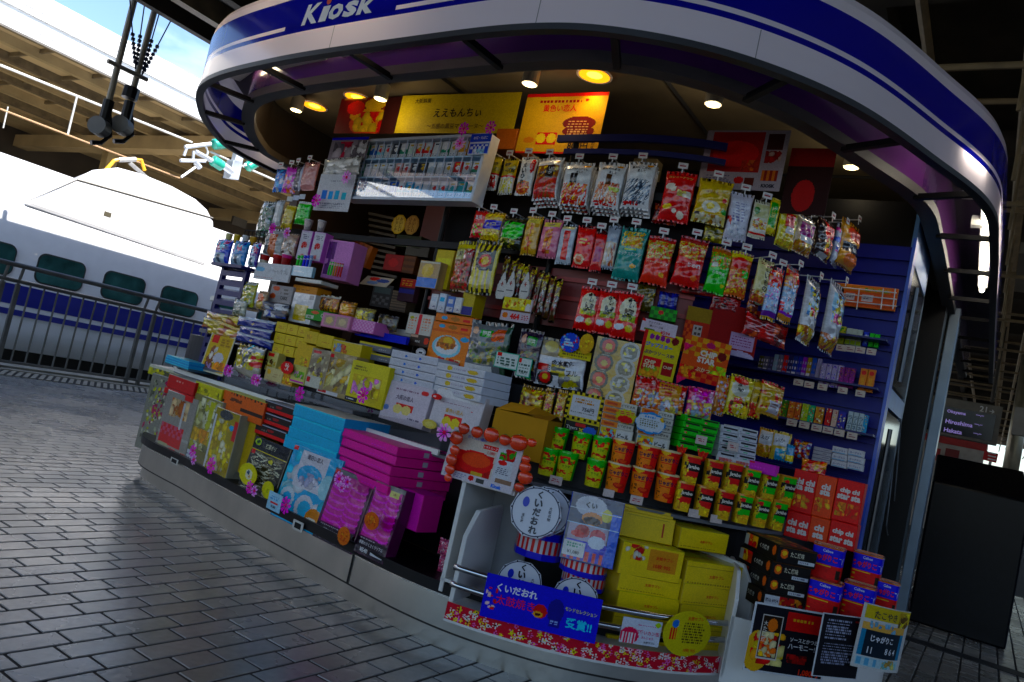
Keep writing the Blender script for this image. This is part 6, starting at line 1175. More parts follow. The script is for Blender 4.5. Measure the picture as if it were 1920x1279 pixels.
sn = lambda lab: [('r', 0, .68, 1, 1, '#a81c2c'), ('b', 0, .6, 1, .95, 14, .08, ['#c8344a', '#8a1430', '#d8a0a0']), ('b', 0, 0, 1, .6, 34, .08, ['#b87a4a', '#d8b88a', '#8a4a2c', '#c8c0c8', '#8a94b8'])] + ([('r', .1, .5, .8, .95, '#a87a14'), ('t', lab, .4, .6, .14, '#a81c3c', {'b': .04}), ('w', .15, .72, .7, .9, 2, '#7a1c3c')] if lab else [])
bag("red topped clear snack bag at the left of the assorted bags", "snack bag", 'K', 1085, 540, 185, 225, .45, '#9a5a44', sn(''), G8, hang=False, material=CLEAR)
bag("snack bag with a gold label reading 389 in red", "snack bag", 'K', 1262, 585, 230, 225, .42, '#9a5a44', sn('389'), G8, hang=False, material=CLEAR)
bag("pink and red clear snack bag right of the 389 bag", "snack bag", 'K', 1490, 625, 205, 225, .41, '#9a5070', [('r', 0, .62, 1, 1, '#a81c5a'), ('b', 0, .55, 1, .95, 14, .08, ['#c85a9a', '#7a1440', '#d8a0c0']), ('b', 0, 0, 1, .55, 34, .08, ['#b87a4a', '#d8b88a', '#c8c0c8', '#8a94b8'])], G8, hang=False, material=CLEAR)
bag("orange and white snack bag between the pink bag and the yellow bags", "snack bag", 'L', 490, 300, 95, 290, .5, '#9a6a4a', [('b', 0, 0, 1, 1, 30, .1, ['#c88a4a', '#d8c8c0', '#a83a2c', '#8a8aa8'])], G8, hang=False, material=CLEAR)
yb = [('e', .42, .68, .36, .22, '#a8a49a'), ('t', '祭', .42, .7, .2, '#2a241c', {'b': .04}), ('e', .42, .88, .3, .1, '#b83a1c'), ('b', .1, .05, .9, .5, 24, .08, ['#a82a14', '#d8a81c', '#d8ccb0', '#4a2a10']), ('t', 'BIG', .4, .38, .12, '#c82a1c', {'b': .05})]
bag("large yellow bag with a fan shaped emblem", "snack bag", 'L', 618, 312, 165, 285, .5, '#b8a01c', yb, "yellow snack bags", hang=False)
bag("narrow yellow bag turned sideways beside the fan emblem bag", "snack bag", 'L', 745, 335, 85, 270, .53, '#a88c1c', [('t', '大阪', .6, .6, .2, '#1c1810', {'V': 1, 'b': .03}), ('b', 0, .05, 1, .4, 12, .14, ['#a82a14', '#c8601c'])], "yellow snack bags", hang=False)
bag("yellow bag with a pale price block at the right of the yellow group", "snack bag", 'L', 838, 335, 140, 235, .5, '#b08a1c', [('b', 0, .1, 1, .7, 20, .08, ['#c8741c', '#a8301c', '#d8b42c']), ('r', .3, .1, .8, .46, '#a8a4b0'), ('w', .35, .14, .75, .42, 3, '#5a4a4a'), ('r', 0, .9, 1, 1, '#a8241c')], "yellow snack bags", hang=False)
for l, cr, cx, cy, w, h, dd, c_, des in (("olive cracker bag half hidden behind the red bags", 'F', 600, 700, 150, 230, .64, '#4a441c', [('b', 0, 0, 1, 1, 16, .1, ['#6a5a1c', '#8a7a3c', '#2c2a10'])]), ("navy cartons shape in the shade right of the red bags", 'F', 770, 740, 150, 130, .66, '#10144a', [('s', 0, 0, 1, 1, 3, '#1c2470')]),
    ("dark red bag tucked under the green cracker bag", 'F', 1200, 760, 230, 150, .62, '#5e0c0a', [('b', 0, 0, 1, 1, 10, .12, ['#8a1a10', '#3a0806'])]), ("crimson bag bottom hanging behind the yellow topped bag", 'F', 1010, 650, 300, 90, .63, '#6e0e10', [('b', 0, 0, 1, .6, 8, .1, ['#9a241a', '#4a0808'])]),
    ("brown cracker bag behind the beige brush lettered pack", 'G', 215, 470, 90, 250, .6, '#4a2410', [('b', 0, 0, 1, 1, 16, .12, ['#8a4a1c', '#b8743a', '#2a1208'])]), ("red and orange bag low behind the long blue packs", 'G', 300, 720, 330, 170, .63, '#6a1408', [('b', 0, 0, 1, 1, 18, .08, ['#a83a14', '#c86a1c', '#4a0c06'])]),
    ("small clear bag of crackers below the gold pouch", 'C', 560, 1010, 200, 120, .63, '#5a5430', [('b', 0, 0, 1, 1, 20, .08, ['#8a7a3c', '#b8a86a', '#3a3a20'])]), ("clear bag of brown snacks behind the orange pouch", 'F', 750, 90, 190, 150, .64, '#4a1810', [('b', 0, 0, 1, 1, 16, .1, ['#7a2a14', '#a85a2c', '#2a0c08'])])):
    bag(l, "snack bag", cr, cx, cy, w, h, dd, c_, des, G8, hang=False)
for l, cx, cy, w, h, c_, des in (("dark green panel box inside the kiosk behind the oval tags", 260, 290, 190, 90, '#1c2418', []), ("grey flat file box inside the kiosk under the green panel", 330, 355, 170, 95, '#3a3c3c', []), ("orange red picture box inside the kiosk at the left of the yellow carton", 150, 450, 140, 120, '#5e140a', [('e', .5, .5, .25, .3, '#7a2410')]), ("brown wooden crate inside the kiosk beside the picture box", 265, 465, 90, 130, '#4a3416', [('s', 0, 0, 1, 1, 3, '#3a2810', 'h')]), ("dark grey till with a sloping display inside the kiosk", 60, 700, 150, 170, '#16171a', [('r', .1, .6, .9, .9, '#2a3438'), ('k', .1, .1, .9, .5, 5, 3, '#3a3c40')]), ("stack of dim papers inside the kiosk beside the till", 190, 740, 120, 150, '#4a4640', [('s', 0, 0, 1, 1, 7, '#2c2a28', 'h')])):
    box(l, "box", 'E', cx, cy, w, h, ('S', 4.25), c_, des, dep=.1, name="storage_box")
# pegboard trays
PB = ('S', 4.16)
box("orange carton in a white wire basket on the blue panel", "carton", 'G', 1040, 465, 480, 165, PB, '#b8641c', [('r', .0, .72, .9, .95, '#b87820'), ('w', .04, .78, .5, .92, 1, '#6a3a10'), ('b', .5, .78, .85, .92, 6, .03, ['#5a7a1c', '#8a8a1c']), ('r', .2, .3, .36, .6, '#a8a0a4'), ('r', .46, .3, .64, .6, '#a8a0a4'), ('w', .22, .36, .34, .54, 2, '#4a4450'), ('w', .48, .36, .62, .54, 2, '#4a4450')], dep=-.08 if False else .02, side='#a8700f', top='#c88a24', name="carton")
bk_ = empty("wire_basket", "white wire basket holding the orange carton on the blue panel", "basket", at_plane(1360 + 1040 / 4, 440 + 555 / 4, d1, 4.12))
q = MB()
for yy in (430, 478, 530): q.tube([at_S(1360 + 800 / 4, 440 + (yy - 42) / 4, 4.13), at_S(1360 + 1285 / 4, 440 + (yy + 8) / 4, 4.13)], .003, 5)
for xx in (860, 1000, 1180, 1270): q.tube([at_S(1360 + (xx + 5) / 4, 440 + 405 / 4, 4.128), at_S(1360 + (xx - 15) / 4, 440 + 560 / 4, 4.128)], .003, 5)
q.build("wire_front", mat("wire_white", '#c8c8c8', .4), bk_)
def row(items, crop, surf, grp, cat, yfun, nm="sweet_pack", wd=None):
    for (l, cx, w, h, c, des) in items: box(l, cat, crop, cx, yfun(cx), w, h, surf, c, des, dep=.02, group=grp, name=nm)
s3 = [('s', 0, .1, 1, .9, 2, '#c8ccd0', 'h')]
row([("yellow green pack of gum at the left of the top sweet row", 868, 55, 130, '#8a8a1c', [('b', 0, 0, 1, 1, 8, .15, ['#b8b02c', '#4a7a1c'])]),
     ("first silver tube pack with pale green base in the top sweet row", 922, 40, 120, '#98a09a', [('r', 0, 0, 1, .3, '#8a9a4a'), ('e', .5, .6, .2, .1, '#4a4a4a')]), ("second silver tube pack with pale green base in the top sweet row", 962, 40, 120, '#98a09a', [('r', 0, 0, 1, .3, '#8a9a4a'), ('e', .5, .6, .2, .1, '#4a4a4a')]), ("third silver tube pack with pale green base in the top sweet row", 1003, 40, 120, '#98a09a', [('r', 0, 0, 1, .3, '#8a9a4a'), ('e', .5, .6, .2, .1, '#4a4a4a')]),
     ("blue gum pack in the top sweet row", 1052, 36, 105, '#1c3a9c', [('b', 0, .2, 1, .8, 5, .2, ['#8aa4d8', '#c8d0e0'])]), ("left of two bright green mint packs", 1095, 36, 100, '#1e8a2c', [('s', 0, .1, 1, .9, 4, '#6ac04a', 'h')]), ("right of two bright green mint packs", 1135, 36, 100, '#1e8a2c', [('s', 0, .1, 1, .9, 4, '#6ac04a', 'h')])], 'G', PB, "sweet packs in the top row of the blue panel", "sweet pack", lambda x: 752 + (x - 868) * .17)
cc = ['#3a3a14', '#4a4a5a', '#34344a', '#7a8a9a', '#5a5a6a', '#b84a1c', '#1c1c44', '#24306a', '#1c2a7a', '#6a2a8a', '#8a7a3c', '#2a4a9a', '#8a86a8']
nm_ = ['olive', 'grey', 'dark slate', 'pale steel', 'ash', 'orange red', 'black blue', 'navy', 'deep blue', 'purple', 'brass', 'mid blue', 'lavender']
row([("%s candy stick in the second sweet row of the blue panel" % nm_[i], 265 + i * 36, 32, 150 if i > 2 else 110, c, [('s', 0, .05, 1, .95, 3, ('#8a8aa8', '#c8c0d0', '#5a5a7a')[i % 3], 'h'), ('r', .3, .2, .6, .8, c)]) for i, c in enumerate(cc)], 'G', PB, "candy sticks in the second row", "candy stick", lambda x: 962 + (x - 265) * .1, "candy_stick")
row([("%s of four white and violet patterned candy boxes" % ("first", "second", "third", "fourth")[i], 728 + i * 42, 38, 170, '#8a84a0', [('b', 0, 0, 1, 1, 12, .16, ['#5a3a8a', '#c8c4d8', '#3c3a8a'])]) for i in range(4)] + [("%s of three dark magenta candy boxes" % ("left", "middle", "right")[i], 868 + i * 40, 38, 150, '#5a1c5a', [('b', 0, .5, 1, 1, 8, .14, ['#8a5a2c', '#2a1414']), ('b', 0, 0, 1, .5, 6, .14, ['#8a2a7a'])]) for i in range(3)] + [("%s of two orange boxes with red crowns on the blue panel" % ("left", "right")[i], 1030 + i * 58, 54, 170, '#c07a1c', [('e', .5, .82, .36, .1, '#b0201c'), ('r', .3, .2, .7, .6, '#c88a2c')]) for i in range(2)], 'G', ('S', 4.12), "candy boxes at the right of the second row", "candy box", lambda x: 1050 + (x - 728) * .13, "candy_box")
L3 = [(938, 48, 130, '#3c5a1c', 'green and yellow'), (990, 44, 125, '#b8702c', 'brown and yellow'), (1035, 40, 125, '#a8642c', 'tan'), (1085, 48, 130, '#8a9a1c', 'yellow green'), (1130, 40, 125, '#2a8a6a', 'sea green'), (1185, 60, 125, '#a87a1c', 'gold'), (1250, 38, 130, '#a83a2c', 'red and white'), (1295, 38, 130, '#b89890', 'pink white'), (1345, 55, 125, '#2a2a6a', 'navy blue'), (1402, 34, 150, '#9aa4ac', 'white lettered left'), (1440, 34, 150, '#9aa4ac', 'white lettered middle'), (1478, 34, 150, '#9aa4ac', 'white lettered right'), (1510, 28, 140, '#4a7aa0', 'pale blue')]
row([("%s sweet pack in the third sweet row of the blue panel" % n, x, w, h, c, [('b', 0, 0, 1, 1, 10, .16, ['#d8d0b0', c, '#c8b43c', '#7a3a2c'])] if 'lettered' not in n else [('t', 'ラムネ', .5, .5, .2, '#2a3a4a', {'V': 1})]) for (x, w, h, c, n) in L3], 'L', ('S', 4.1), "sweet packs in the third row", "sweet pack", lambda x: 402 + (x - 938) * .2)
for i, (cr, cx, cy) in enumerate((('G', 868, 848), ('G', 935, 855), ('G', 1012, 865), ('G', 1095, 878), ('G', 548, 1108), ('G', 628, 1125), ('G', 728, 1142), ('G', 880, 1168), ('G', 1012, 1192), ('L', 995, 498), ('L', 1083, 515), ('L', 1170, 535), ('L', 1250, 552), ('L', 1330, 570), ('L', 1420, 592))):
    card("pale shelf ticket below the %s sweet row, %s from its left" % (("top", "second", "third")[(i > 3) + (i > 8)], ("first", "second", "third", "fourth", "fifth", "sixth")[i if i < 4 else (i - 4 if i < 9 else i - 9)]), "price tag", cr, cx, cy, 72, 46, ('S', 4.05), '#a89e98', [('w', .15, .25, .8, .75, 2, '#6a4a50')], name="price_tag", group="shelf tickets on the blue panel")
for i, (z, a, b) in enumerate(((1.905, .52, 1.1), (1.665, .52, 1.4), (1.44, .5, 1.15), (1.2, .5, 1.2))):
    q = MB(); q.sd(4.06, 4.2, a, b, z - .26, z - .25); q.build("tray", navy, sp_)
# boxes at the right low: yoghurt sweets etc
for j in range(2):
    for i in range(3): box("white sweet carton with blue lettering, %s column, %s" % (("left", "right")[j], ("top", "middle", "bottom")[i]), "sweet carton", 'L', 1335 + j * 112 - i * 4, 695 + i * 48 + j * 18, 108, 44, ('S', 3.95), '#a8aab4', [('t', ('ヨーグルト', 'ヨーグルト', 'ヨーグレット')[i], .5, .5, .36, '#1c2c5a', {'w': .8}), ('r', 0, 0, .9, .1, '#6a86a8')], dep=.06, name="sweet_carton", group="white sweet cartons")
for i in range(4): box("grey slim carton in the pile left of the white sweet cartons, %s" % ("topmost", "second", "third", "lowest")[i], "carton", 'L', 1215 - i * 5, 690 + i * 26, 130, 23, ('S', 3.96), '#8f8f94', [('w', .1, .2, .9, .8, 1, '#5a5a64')], dep=.06, name="slim_carton", group="grey slim cartons in a pile")
bag("assorted bright sweets in a clear bag under the blue panel", "sweet bag", 'L', 1060, 690, 130, 130, ('S', 3.9), '#6a2a2c', [('b', 0, 0, 1, 1, 30, .1, ['#a82c20', '#c88a1c', '#5a7a9a', '#c8c0c0', '#3a1a5a'])], G8, hang=False, material=CLEAR, name="sweet_bag")
bag("glossy red and gold crinkled bag at the right of the sweets", "sweet bag", 'L', 1150, 830, 180, 130, ('S', 3.6), '#a83014', [('b', 0, 0, 1, 1, 16, .12, ['#d8861c', '#c81c10', '#e0b43c', '#8a0c0c'], 2, 60)], G8, hang=False, name="sweet_bag")
bag("gold and white pack with brush lettering, left of a pair", "snack pack", 'L', 810, 640, 120, 200, ('S', 3.6), '#b0842c', [('r', .1, .45, .9, .9, '#b4b8c0'), ('t', 'えび', .45, .68, .15, '#2a2a34'), ('b', .1, .05, .9, .4, 14, .1, ['#d8a83c', '#a8741c'])], G8, hang=False)
bag("gold and blue pack with brush lettering, right of a pair", "snack pack", 'L', 915, 665, 130, 200, ('S', 3.58), '#a8946a', [('r', .1, .5, .9, .9, '#a8aeb8'), ('t', 'いか', .45, .7, .15, '#2a2a34'), ('r', .3, 0, 1, .4, '#2c7ab0'), ('b', .5, .1, .95, .5, 6, .1, ['#4aa0c8', '#c8c8a0'])], G8, hang=False)
bag("narrow blue and yellow pack beside the gold and blue pack", "snack pack", 'L', 985, 720, 60, 130, ('S', 3.56), '#3a6a8a', [('r', 0, .1, 1, .45, '#c8b02c')], G8, hang=False)
box("purple strip carton below the white boxes", "carton", 'L', 785, 820, 190, 75, ('S', 3.3), '#8a2480', [('w', .1, .3, .8, .7, 1, '#b05aa0'), ('r', 0, .8, .2, 1, '#b02a24')], dep=.06, name="carton")
# green and white stacked boxes
for j in range(2):
    for i in range(5):
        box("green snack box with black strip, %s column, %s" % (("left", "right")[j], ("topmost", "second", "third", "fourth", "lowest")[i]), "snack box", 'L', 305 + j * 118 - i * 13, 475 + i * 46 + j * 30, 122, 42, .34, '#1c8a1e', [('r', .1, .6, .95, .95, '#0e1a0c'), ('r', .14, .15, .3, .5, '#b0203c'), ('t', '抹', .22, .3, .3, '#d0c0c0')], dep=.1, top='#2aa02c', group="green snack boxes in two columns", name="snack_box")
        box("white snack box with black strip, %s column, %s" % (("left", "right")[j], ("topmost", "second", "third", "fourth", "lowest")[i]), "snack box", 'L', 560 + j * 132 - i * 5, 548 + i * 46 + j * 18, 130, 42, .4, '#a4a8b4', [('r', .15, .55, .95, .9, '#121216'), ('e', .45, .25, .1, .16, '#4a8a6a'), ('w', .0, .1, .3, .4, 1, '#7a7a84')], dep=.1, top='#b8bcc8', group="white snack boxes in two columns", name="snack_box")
for i, (cx, cy) in enumerate(((215, 700), (365, 735))): card("orange straw shaped cut-out %s of two over the green boxes" % ("left", "right")[i], "cut-out", 'L', cx, cy, 75, 70, .29, '#a8401c', [('b', 0, .2, 1, 1, 14, .04, ['#c8642c', '#8a2a10'], 6, 80)], name="shape_card", shape=[(0, 1), (.25, .8), (.5, 1), (.75, .85), (1, 1), (.75, 0), (.3, 0)])
for i, (cx, cy) in enumerate(((358, 622), (582, 668))): card("clip on ticket over the %s snack boxes" % ("green", "white")[i], "price tag", 'L', cx, cy, 75, 60, .27 if i == 0 else (.33), '#a89c98', [('w', .15, .3, .85, .7, 2, '#7a2a3c')], name="price_tag")
card("white shelf banner with red and green lettering under the white snack boxes", "shelf strip", 'L', 585, 775, 240, 55, (.33), '#a8acb0', [('t', '期間限定', .25, .5, .5, '#a82a2c', {'w': .4}), ('t', '期間限定', .75, .5, .5, '#a82a2c', {'w': .4}), ('b', 0, 0, 1, .4, 6, .05, ['#2c8a3c'])], name="shelf_strip")
# rice bowl boxes with orange ends
for j in range(2):
    for i in range(5):
        last = i == 4
        box("white rice bowl box with orange end, %s column, %s" % (("left", "right")[j], ("topmost", "second", "third", "fourth", "lowest and tallest")[i]), "rice bowl box", 'K', 895 + j * 278 - i * 9, 640 + i * 50 + (22 if last else 0) + j * 62, 245, 46 if not last else 92, .36, '#a4a29c', [('r', 0, 0, .5, 1, '#c0781c' if not last else '#a89054'), ('r', .08, .3, .4, .7, '#8a4a10')] + ([('t', 'どて焼き丼', .74, .5, .5, '#16120e', {'w': .42})] if not last else [('b', 0, .1, .5, .9, 10, .08, ['#c8a02c', '#6a8aa0', '#a84a2c']), ('r', .5, 0, .95, .9, '#b0b0ac'), ('t', 'ビール', .72, .45, .5, '#101010', {'w': .36, 'b': .05})]), dep=.12, top='#b8b6b0', group="rice bowl boxes in two columns", name="rice_bowl_box")
card("yellow star splash card with a red patch on the rice bowl boxes", "pop card", 'K', 935, 725, 170, 110, .33, '#9a9448', [('e', .48, .28, .34, .26, '#a83428'), ('w', .2, .6, .9, .85, 2, '#8a3a4a')], name="pop_card", shape=[(.5 + .5 * math.cos(2 * math.pi * i / 24) * (1 if i % 2 else .82), .5 + .5 * math.sin(2 * math.pi * i / 24) * (1 if i % 2 else .82)) for i in range(24)])
card("cloud shaped blue edged card with a beer mug drawing", "pop card", 'K', 1118, 775, 230, 165, .32, '#3a6a9c', [('e', .5, .5, .44, .38, '#a4aebc'), ('e', .25, .5, .22, .34, '#a4aebc'), ('e', .75, .5, .2, .34, '#a4aebc'), ('w', .14, .3, .8, .68, 4, '#5a5a4a'), ('e', .86, .76, .08, .12, '#b8922c'), ('w', .3, .7, .7, .84, 1, '#3a6a9c')], name="pop_card", shape=[(.5 + .5 * math.cos(2 * math.pi * i / 48) * (.9 + .1 * abs(math.cos(i * math.pi / 6))), .5 + .5 * math.sin(2 * math.pi * i / 48) * (.9 + .1 * abs(math.cos(i * math.pi / 6)))) for i in range(48)])
card("black and yellow checked sign reading 756 yen", "price card", 'K', 622, 655, 265, 205, .37, '#16150f', [('k', 0, 0, 1, 1, 13, 10, '#a8941c'), ('r', .08, .1, .92, .9, '#a8941c'), ('r', .12, .14, .9, .88, '#a4a4ac'), ('w', .2, .6, .82, .8, 2, '#8a6a14'), ('t', '756円', .62, .42, .16, '#1c1a14'), ('w', .16, .2, .8, .3, 2, '#5a5a54')])
box("black carton with yellow edge and white lettering under the checked sign", "carton", 'K', 600, 808, 255, 115, .38, '#141210', [('r', 0, .82, 1, 1, '#a8981c'), ('t', 'Tigers', .22, .35, .3, '#b8b4a8'), ('t', '×', .5, .32, .3, '#c8b82c'), ('e', .76, .36, .2, .3, '#2a4a8a'), ('r', .3, .55, .62, .74, '#8a1c2c')], dep=.1, side='#a8981c', name="carton")
for i, (cx, w, l) in enumerate(((215, 180, "wide gold foil pack with bold lettering left of the slim gold packs"), (350, 75, "left of two slim gold and pink lettered packs"), (435, 80, "right of two slim gold and pink lettered packs"))):
    bag(l, "snack pack", 'K', cx, 650 + i * 14, w, 305, .38, '#8a701c', [('s', 0, .9, 1, 1, 12, '#2a200c'), ('b', 0, .4, 1, .92, 26, .09, ['#c8a01c', '#4a2c0c', '#a8441c', '#d8bc3c']), ('b', .1, .05, .9, .45, 16, .1, ['#a82a4a', '#d8c020', '#c8b8a0'])] + ([('e', .5, .3, .42, .18, '#b8982c'), ('t', 'たこ焼', .5, .3, .11, '#8a1c4a', {'b': .05})] if i == 0 else [('t', 'カール', .5, .4, .14, '#a82a5a', {'V': 1, 'b': .04})]), "gold foil packs", hang=False)
# ---------------------------------------------------------------- cups
gd = [('r', 0, .8, 1, 1, '#1e8a3a'), ('b', .2, .5, .8, .85, 9, .09, ['#c82c14', '#d8641c', '#2c8a2c']), ('e', .5, .48, .3, .12, '#a8b41c'), ('t', 'サラダ', .5, .5, .11, '#1c5a24', {'w': .5}), ('b', .1, .22, .9, .36, 10, .06, ['#a8301c', '#c85a1c']), ('r', .82, 0, 1, 1, '#1e7a3a'), ('b', .2, .05, .8, .2, 4, .07, ['#c8c02c'])]
P3 = ("left", "middle", "right")
for i, (cx, cy) in enumerate(((425, 905), (595, 945), (745, 975))): cup("yellow and green salad cup in the upper row, %s" % P3[i], "snack cup", 'K', cx, cy, 142, 185, .32, '#b8b01c', gd, '#1e8a4a', group="green salad cups")
for i, (cx, cy) in enumerate(((355, 1065), (490, 1095), (702, 1150))): cup("yellow and green salad cup in the lower row, %s" % P3[i], "snack cup", 'K', cx, cy, 150, 195, .25, '#b8b01c', gd, '#1e8a4a', group="green salad cups")
rd = [('r', .62, 0, 1, 1, '#c82414'), ('r', .0, .84, 1, 1, '#b81440'), ('e', .35, .98, .16, .14, '#d8a02c'), ('t', 'じゃがりこ', .52, .68, .17, '#2a1030', {'w': .84, 'b': .045}), ('w', .25, .5, .75, .58, 1, '#c83a1c'), ('e', .6, .24, .2, .1, '#8a2a14'), ('e', .58, .26, .12, .06, '#c8641c'), ('b', .1, .1, .35, .5, 5, .03, ['#5a3a10'], 2, 80)]
for i, (cx, cy) in enumerate(((905, 1005), (1090, 1045), (1245, 1085))): cup("orange and red potato stick cup in the upper row, %s" % P3[i], "snack cup", 'K', cx, cy, 168, 200, .3, '#d8821c', rd, '#b8a08a', group="orange potato stick cups")
for i, (cx, cy) in enumerate(((868, 1180), (1050, 1215), (1232, 1258))): cup("orange and red potato stick cup in the lower row, %s" % P3[i], "snack cup", 'K', cx, cy, 172, 200, .24, '#d8821c', rd, '#b8a08a', group="orange potato stick cups")
def jb(c): return [('r', 0, 0, .36, 1, '#b8921c'), ('r', .3, .78, 1, 1, c), ('r', .25, .52, 1, .78, '#141210'), ('t', 'Jagabee', .62, .645, .16, '#d8d0bc', {'w': .7, 'b': .03}), ('r', .3, .3, 1, .52, c), ('b', .0, .0, .4, .9, 12, .05, ['#c8a43c', '#a87a14', '#d8b850'], 5, 75), ('b', .4, .05, 1, .32, 8, .08, ['#d8ae2c', '#c8901c']), ('e', .42, .84, .1, .06, '#b8143a')]
for i, (cx, cy) in enumerate(((275, 838), (430, 872), (565, 890), (690, 932), (815, 952), (940, 980))):
    cup("%s topped potato cup in the upper row of square cups, %s" % (("red", "green")[i > 2], P3[i % 3]), "potato cup", 'L', cx, cy, 132, 205, .26 if i < 3 else (.26 + .0 * i), '#b8921c', jb('#a81c14' if i < 3 else '#3c8a1c'), '#a8782c', group="square potato cups", square=.55, name="potato_cup", taper=.82)
for i, (cx, cy) in enumerate(((228, 1018), (368, 1052), (508, 1078), (640, 1105), (762, 1130), (882, 1152))):
    cup("%s topped potato cup in the lower row of square cups, %s" % (("red", "green")[i > 2], P3[i % 3]), "potato cup", 'L', cx, cy, 128, 195, .2 if i < 3 else (.2), '#b8921c', jb('#a81c14' if i < 3 else '#3c8a1c'), '#a8782c', group="square potato cups", square=.55, name="potato_cup", taper=.82)
def chs(c, tx): return [('t', tx[0], .5, .74, .15, '#c8c0b8', {'w': .9, 'b': .05}), ('t', tx[1], .5, .6, .15, '#c8c0b8', {'w': .9, 'b': .05}), ('b', .05, .1, .95, .45, 8, .14, ['#d8841c', '#c8981c', '#b85a14'], 1.6), ('r', .45, .1, .5, .45, c)]
for i, (cx, cy, w, c, tx, l) in enumerate(((1075, 985, 165, '#b81c14', ('chi chi', 'sta sta'), "left red"), (1225, 1020, 135, '#c8641c', ('chi', 'sta'), "middle orange"), (1392, 1055, 190, '#b81a14', ('chip chi', 'star sta'), "right red"))):
    box("%s potato crisp carton with overlapping cream lettering, upper row" % l, "crisp carton", 'L', cx, cy, w, 290, ('S', 3.52), c, chs(c, tx), dep=.09, top='#8a1c10', group="tall crisp cartons", name="crisp_carton")
    box("%s potato crisp carton with overlapping cream lettering, lower row" % l, "crisp carton", 'L', cx - 40, cy + 240, w, 180, ('S', 3.5), c, [('t', tx[0], .5, .6, .26, '#c8c0b8', {'w': .9, 'b': .05}), ('t', tx[1], .5, .3, .26, '#c8c0b8', {'w': .9, 'b': .05})], dep=.09, group="tall crisp cartons", name="crisp_carton")
for i, (cr, cx, cy) in enumerate((('K', 805, 1300), ('L', 310, 1140), ('L', 465, 1180), ('M', 860, 500), ('M', 1398, 632))):
    card("pale ticket clipped in front of the cups, %s from the left" % ("third", "fourth", "last", "first", "second")[i], "price tag", cr, cx, cy, 82, 55, .17, '#a89c9a', [('w', .15, .25, .85, .75, 2, '#7a2a3c')], name="price_tag", group="tickets in front of the cups")
# ---------------------------------------------------------------- tomato sign, paper bag, white cabinet
tray = empty("display_tray", "white display tray on the plinth with chrome rails and a red flowered skirt", "display tray", SD(2.5, 1.1, .2))
TD = -.16
def tp(px, py, d=TD): return hit(px, py, d)[0]
# side panels
def panel(pts, dd, thick, name):
    P = [tp(*pts[0], dd)]; n0 = cpath(dd); base = P[0]
    return P
tpath = cpath(TD)
def near(px, py, d):
    h = hit(px, py, d)[0]; c = curve(d); return min(range(len(c)), key=lambda i: (c[i].xy - h.xy).length)
iL, iR = near(850, 1100, TD), near(1388, 1220, TD)
wl = mat("tray_white", '#c8c8c4', .4, var=.04, coat=.2)
def side(i, name="side_panel"):
    p, n = cpath(TD)[i]; t = (tpath[i + 1][0] - tpath[i - 1][0]).normalized()
    q = MB(); a = p; q.prism([a + UP * .235, a + UP * .47, a + n * .07 + UP * .56, a + n * .3 + UP * .57, a + n * .3 + UP * .235], t * .018); q.build(name, wl, tray, bevel=.003)
side(iL); side(iR)
seg_ = tpath[min(iL, iR):max(iL, iR) + 1]
q = MB(); q.sweep(seg_, [(0, .205), (0, .225), (.36, .225), (.36, .205)], closed=True); q.build("base_board", wl, tray)
chrome = mat("chrome", '#b9bcc0', .15, 1.)
for z in (.36, .30): 
    q = MB(); q.tube([p + n * -.012 + UP * z for p, n in seg_], .011, 10); q.build("rail", chrome, tray, smooth=True)
# flowered skirt
pm = PM(); L_ = len(seg_); al = [0.]
for i in range(1, L_): al.append(al[-1] + (seg_[i][0] - seg_[i - 1][0]).length)
nu = 230; nv = 20; UU, VV = np.meshgrid((np.arange(nu) + .5) / nu, (np.arange(nv) + .5) / nv); rg = random.Random(3)
des = [('f', rg.random(), rg.uniform(.05, .95), rg.uniform(.006, .011), rg.choice(['#c8b8b0', '#d0a0a8', '#b8a468', '#b86a8a', '#c8c4c0']), rg.choice(['#c8b030', '#2a1a14', '#a81c2c'])) for _ in range(190)]
up_sign = 1 if project(seg_[-1][0]).x > project(seg_[0][0]).x else -1
def skp(u, v):
    a = (u if up_sign > 0 else 1 - u) * al[-1]; i = np.clip(np.searchsorted(al, a) - 1, 0, L_ - 2); k = (a - np.array(al)[i]) / (np.array(al)[i + 1] - np.array(al)[i])
    A = np.array([tuple(p - n * .004) for p, n in seg_]); p = A[i] * (1 - k)[:, None] + A[i + 1] * k[:, None]; p[:, 2] = .176 + v * .06; return p
pm.grid(nu, nv, skp, paint(des, UU.ravel(), VV.ravel(), '#86183a', 3, al[-1] / .06)); sk_ = pm.build("flowered_skirt", PAPER, None, smooth=False); sk_.parent = tray; sk_.matrix_parent_inverse = tray.matrix_basis.inverted()
q = MB(); q.sweep(seg_, [(-.006, .168), (-.006, .176), (.02, .176), (.02, .168)], closed=True); q.build("white_lip", wl, tray)
# banner and cards on the rails
card("long blue banner with white and red lettering hung on the tray rails", "banner", 'N', 622, 640, 690, 260, TD - .03, '#141c92', [('t', 'くいだおれ', .28, .74, .19, '#d8d8e8', {'w': .42, 'b': .03}), ('t', '太鼓焼き', .28, .47, .22, '#e02424', {'w': .4, 'b': .0}), ('e', .5, .42, .06, .16, '#8a1c14'), ('e', .485, .34, .045, .07, '#b8841c'), ('e', .485, .34, .025, .035, '#2a140c'), ('e', .63, .5, .07, .28, '#0c1258'), ('r', .59, .14, .68, .34, '#0c1258'), ('w', .6, .18, .67, .3, 2, '#7a86c8'), ('t', 'モンドセレクション', .84, .62, .09, '#a8a43c', {'w': .27}), ('t', '受賞!!', .84, .32, .24, '#6aa8d8', {'w': .26, 'b': .03}), ('b', .02, .2, .12, .7, 5, .02, ['#c8a0a0', '#b82a3c'])], name="banner", roll=-1)
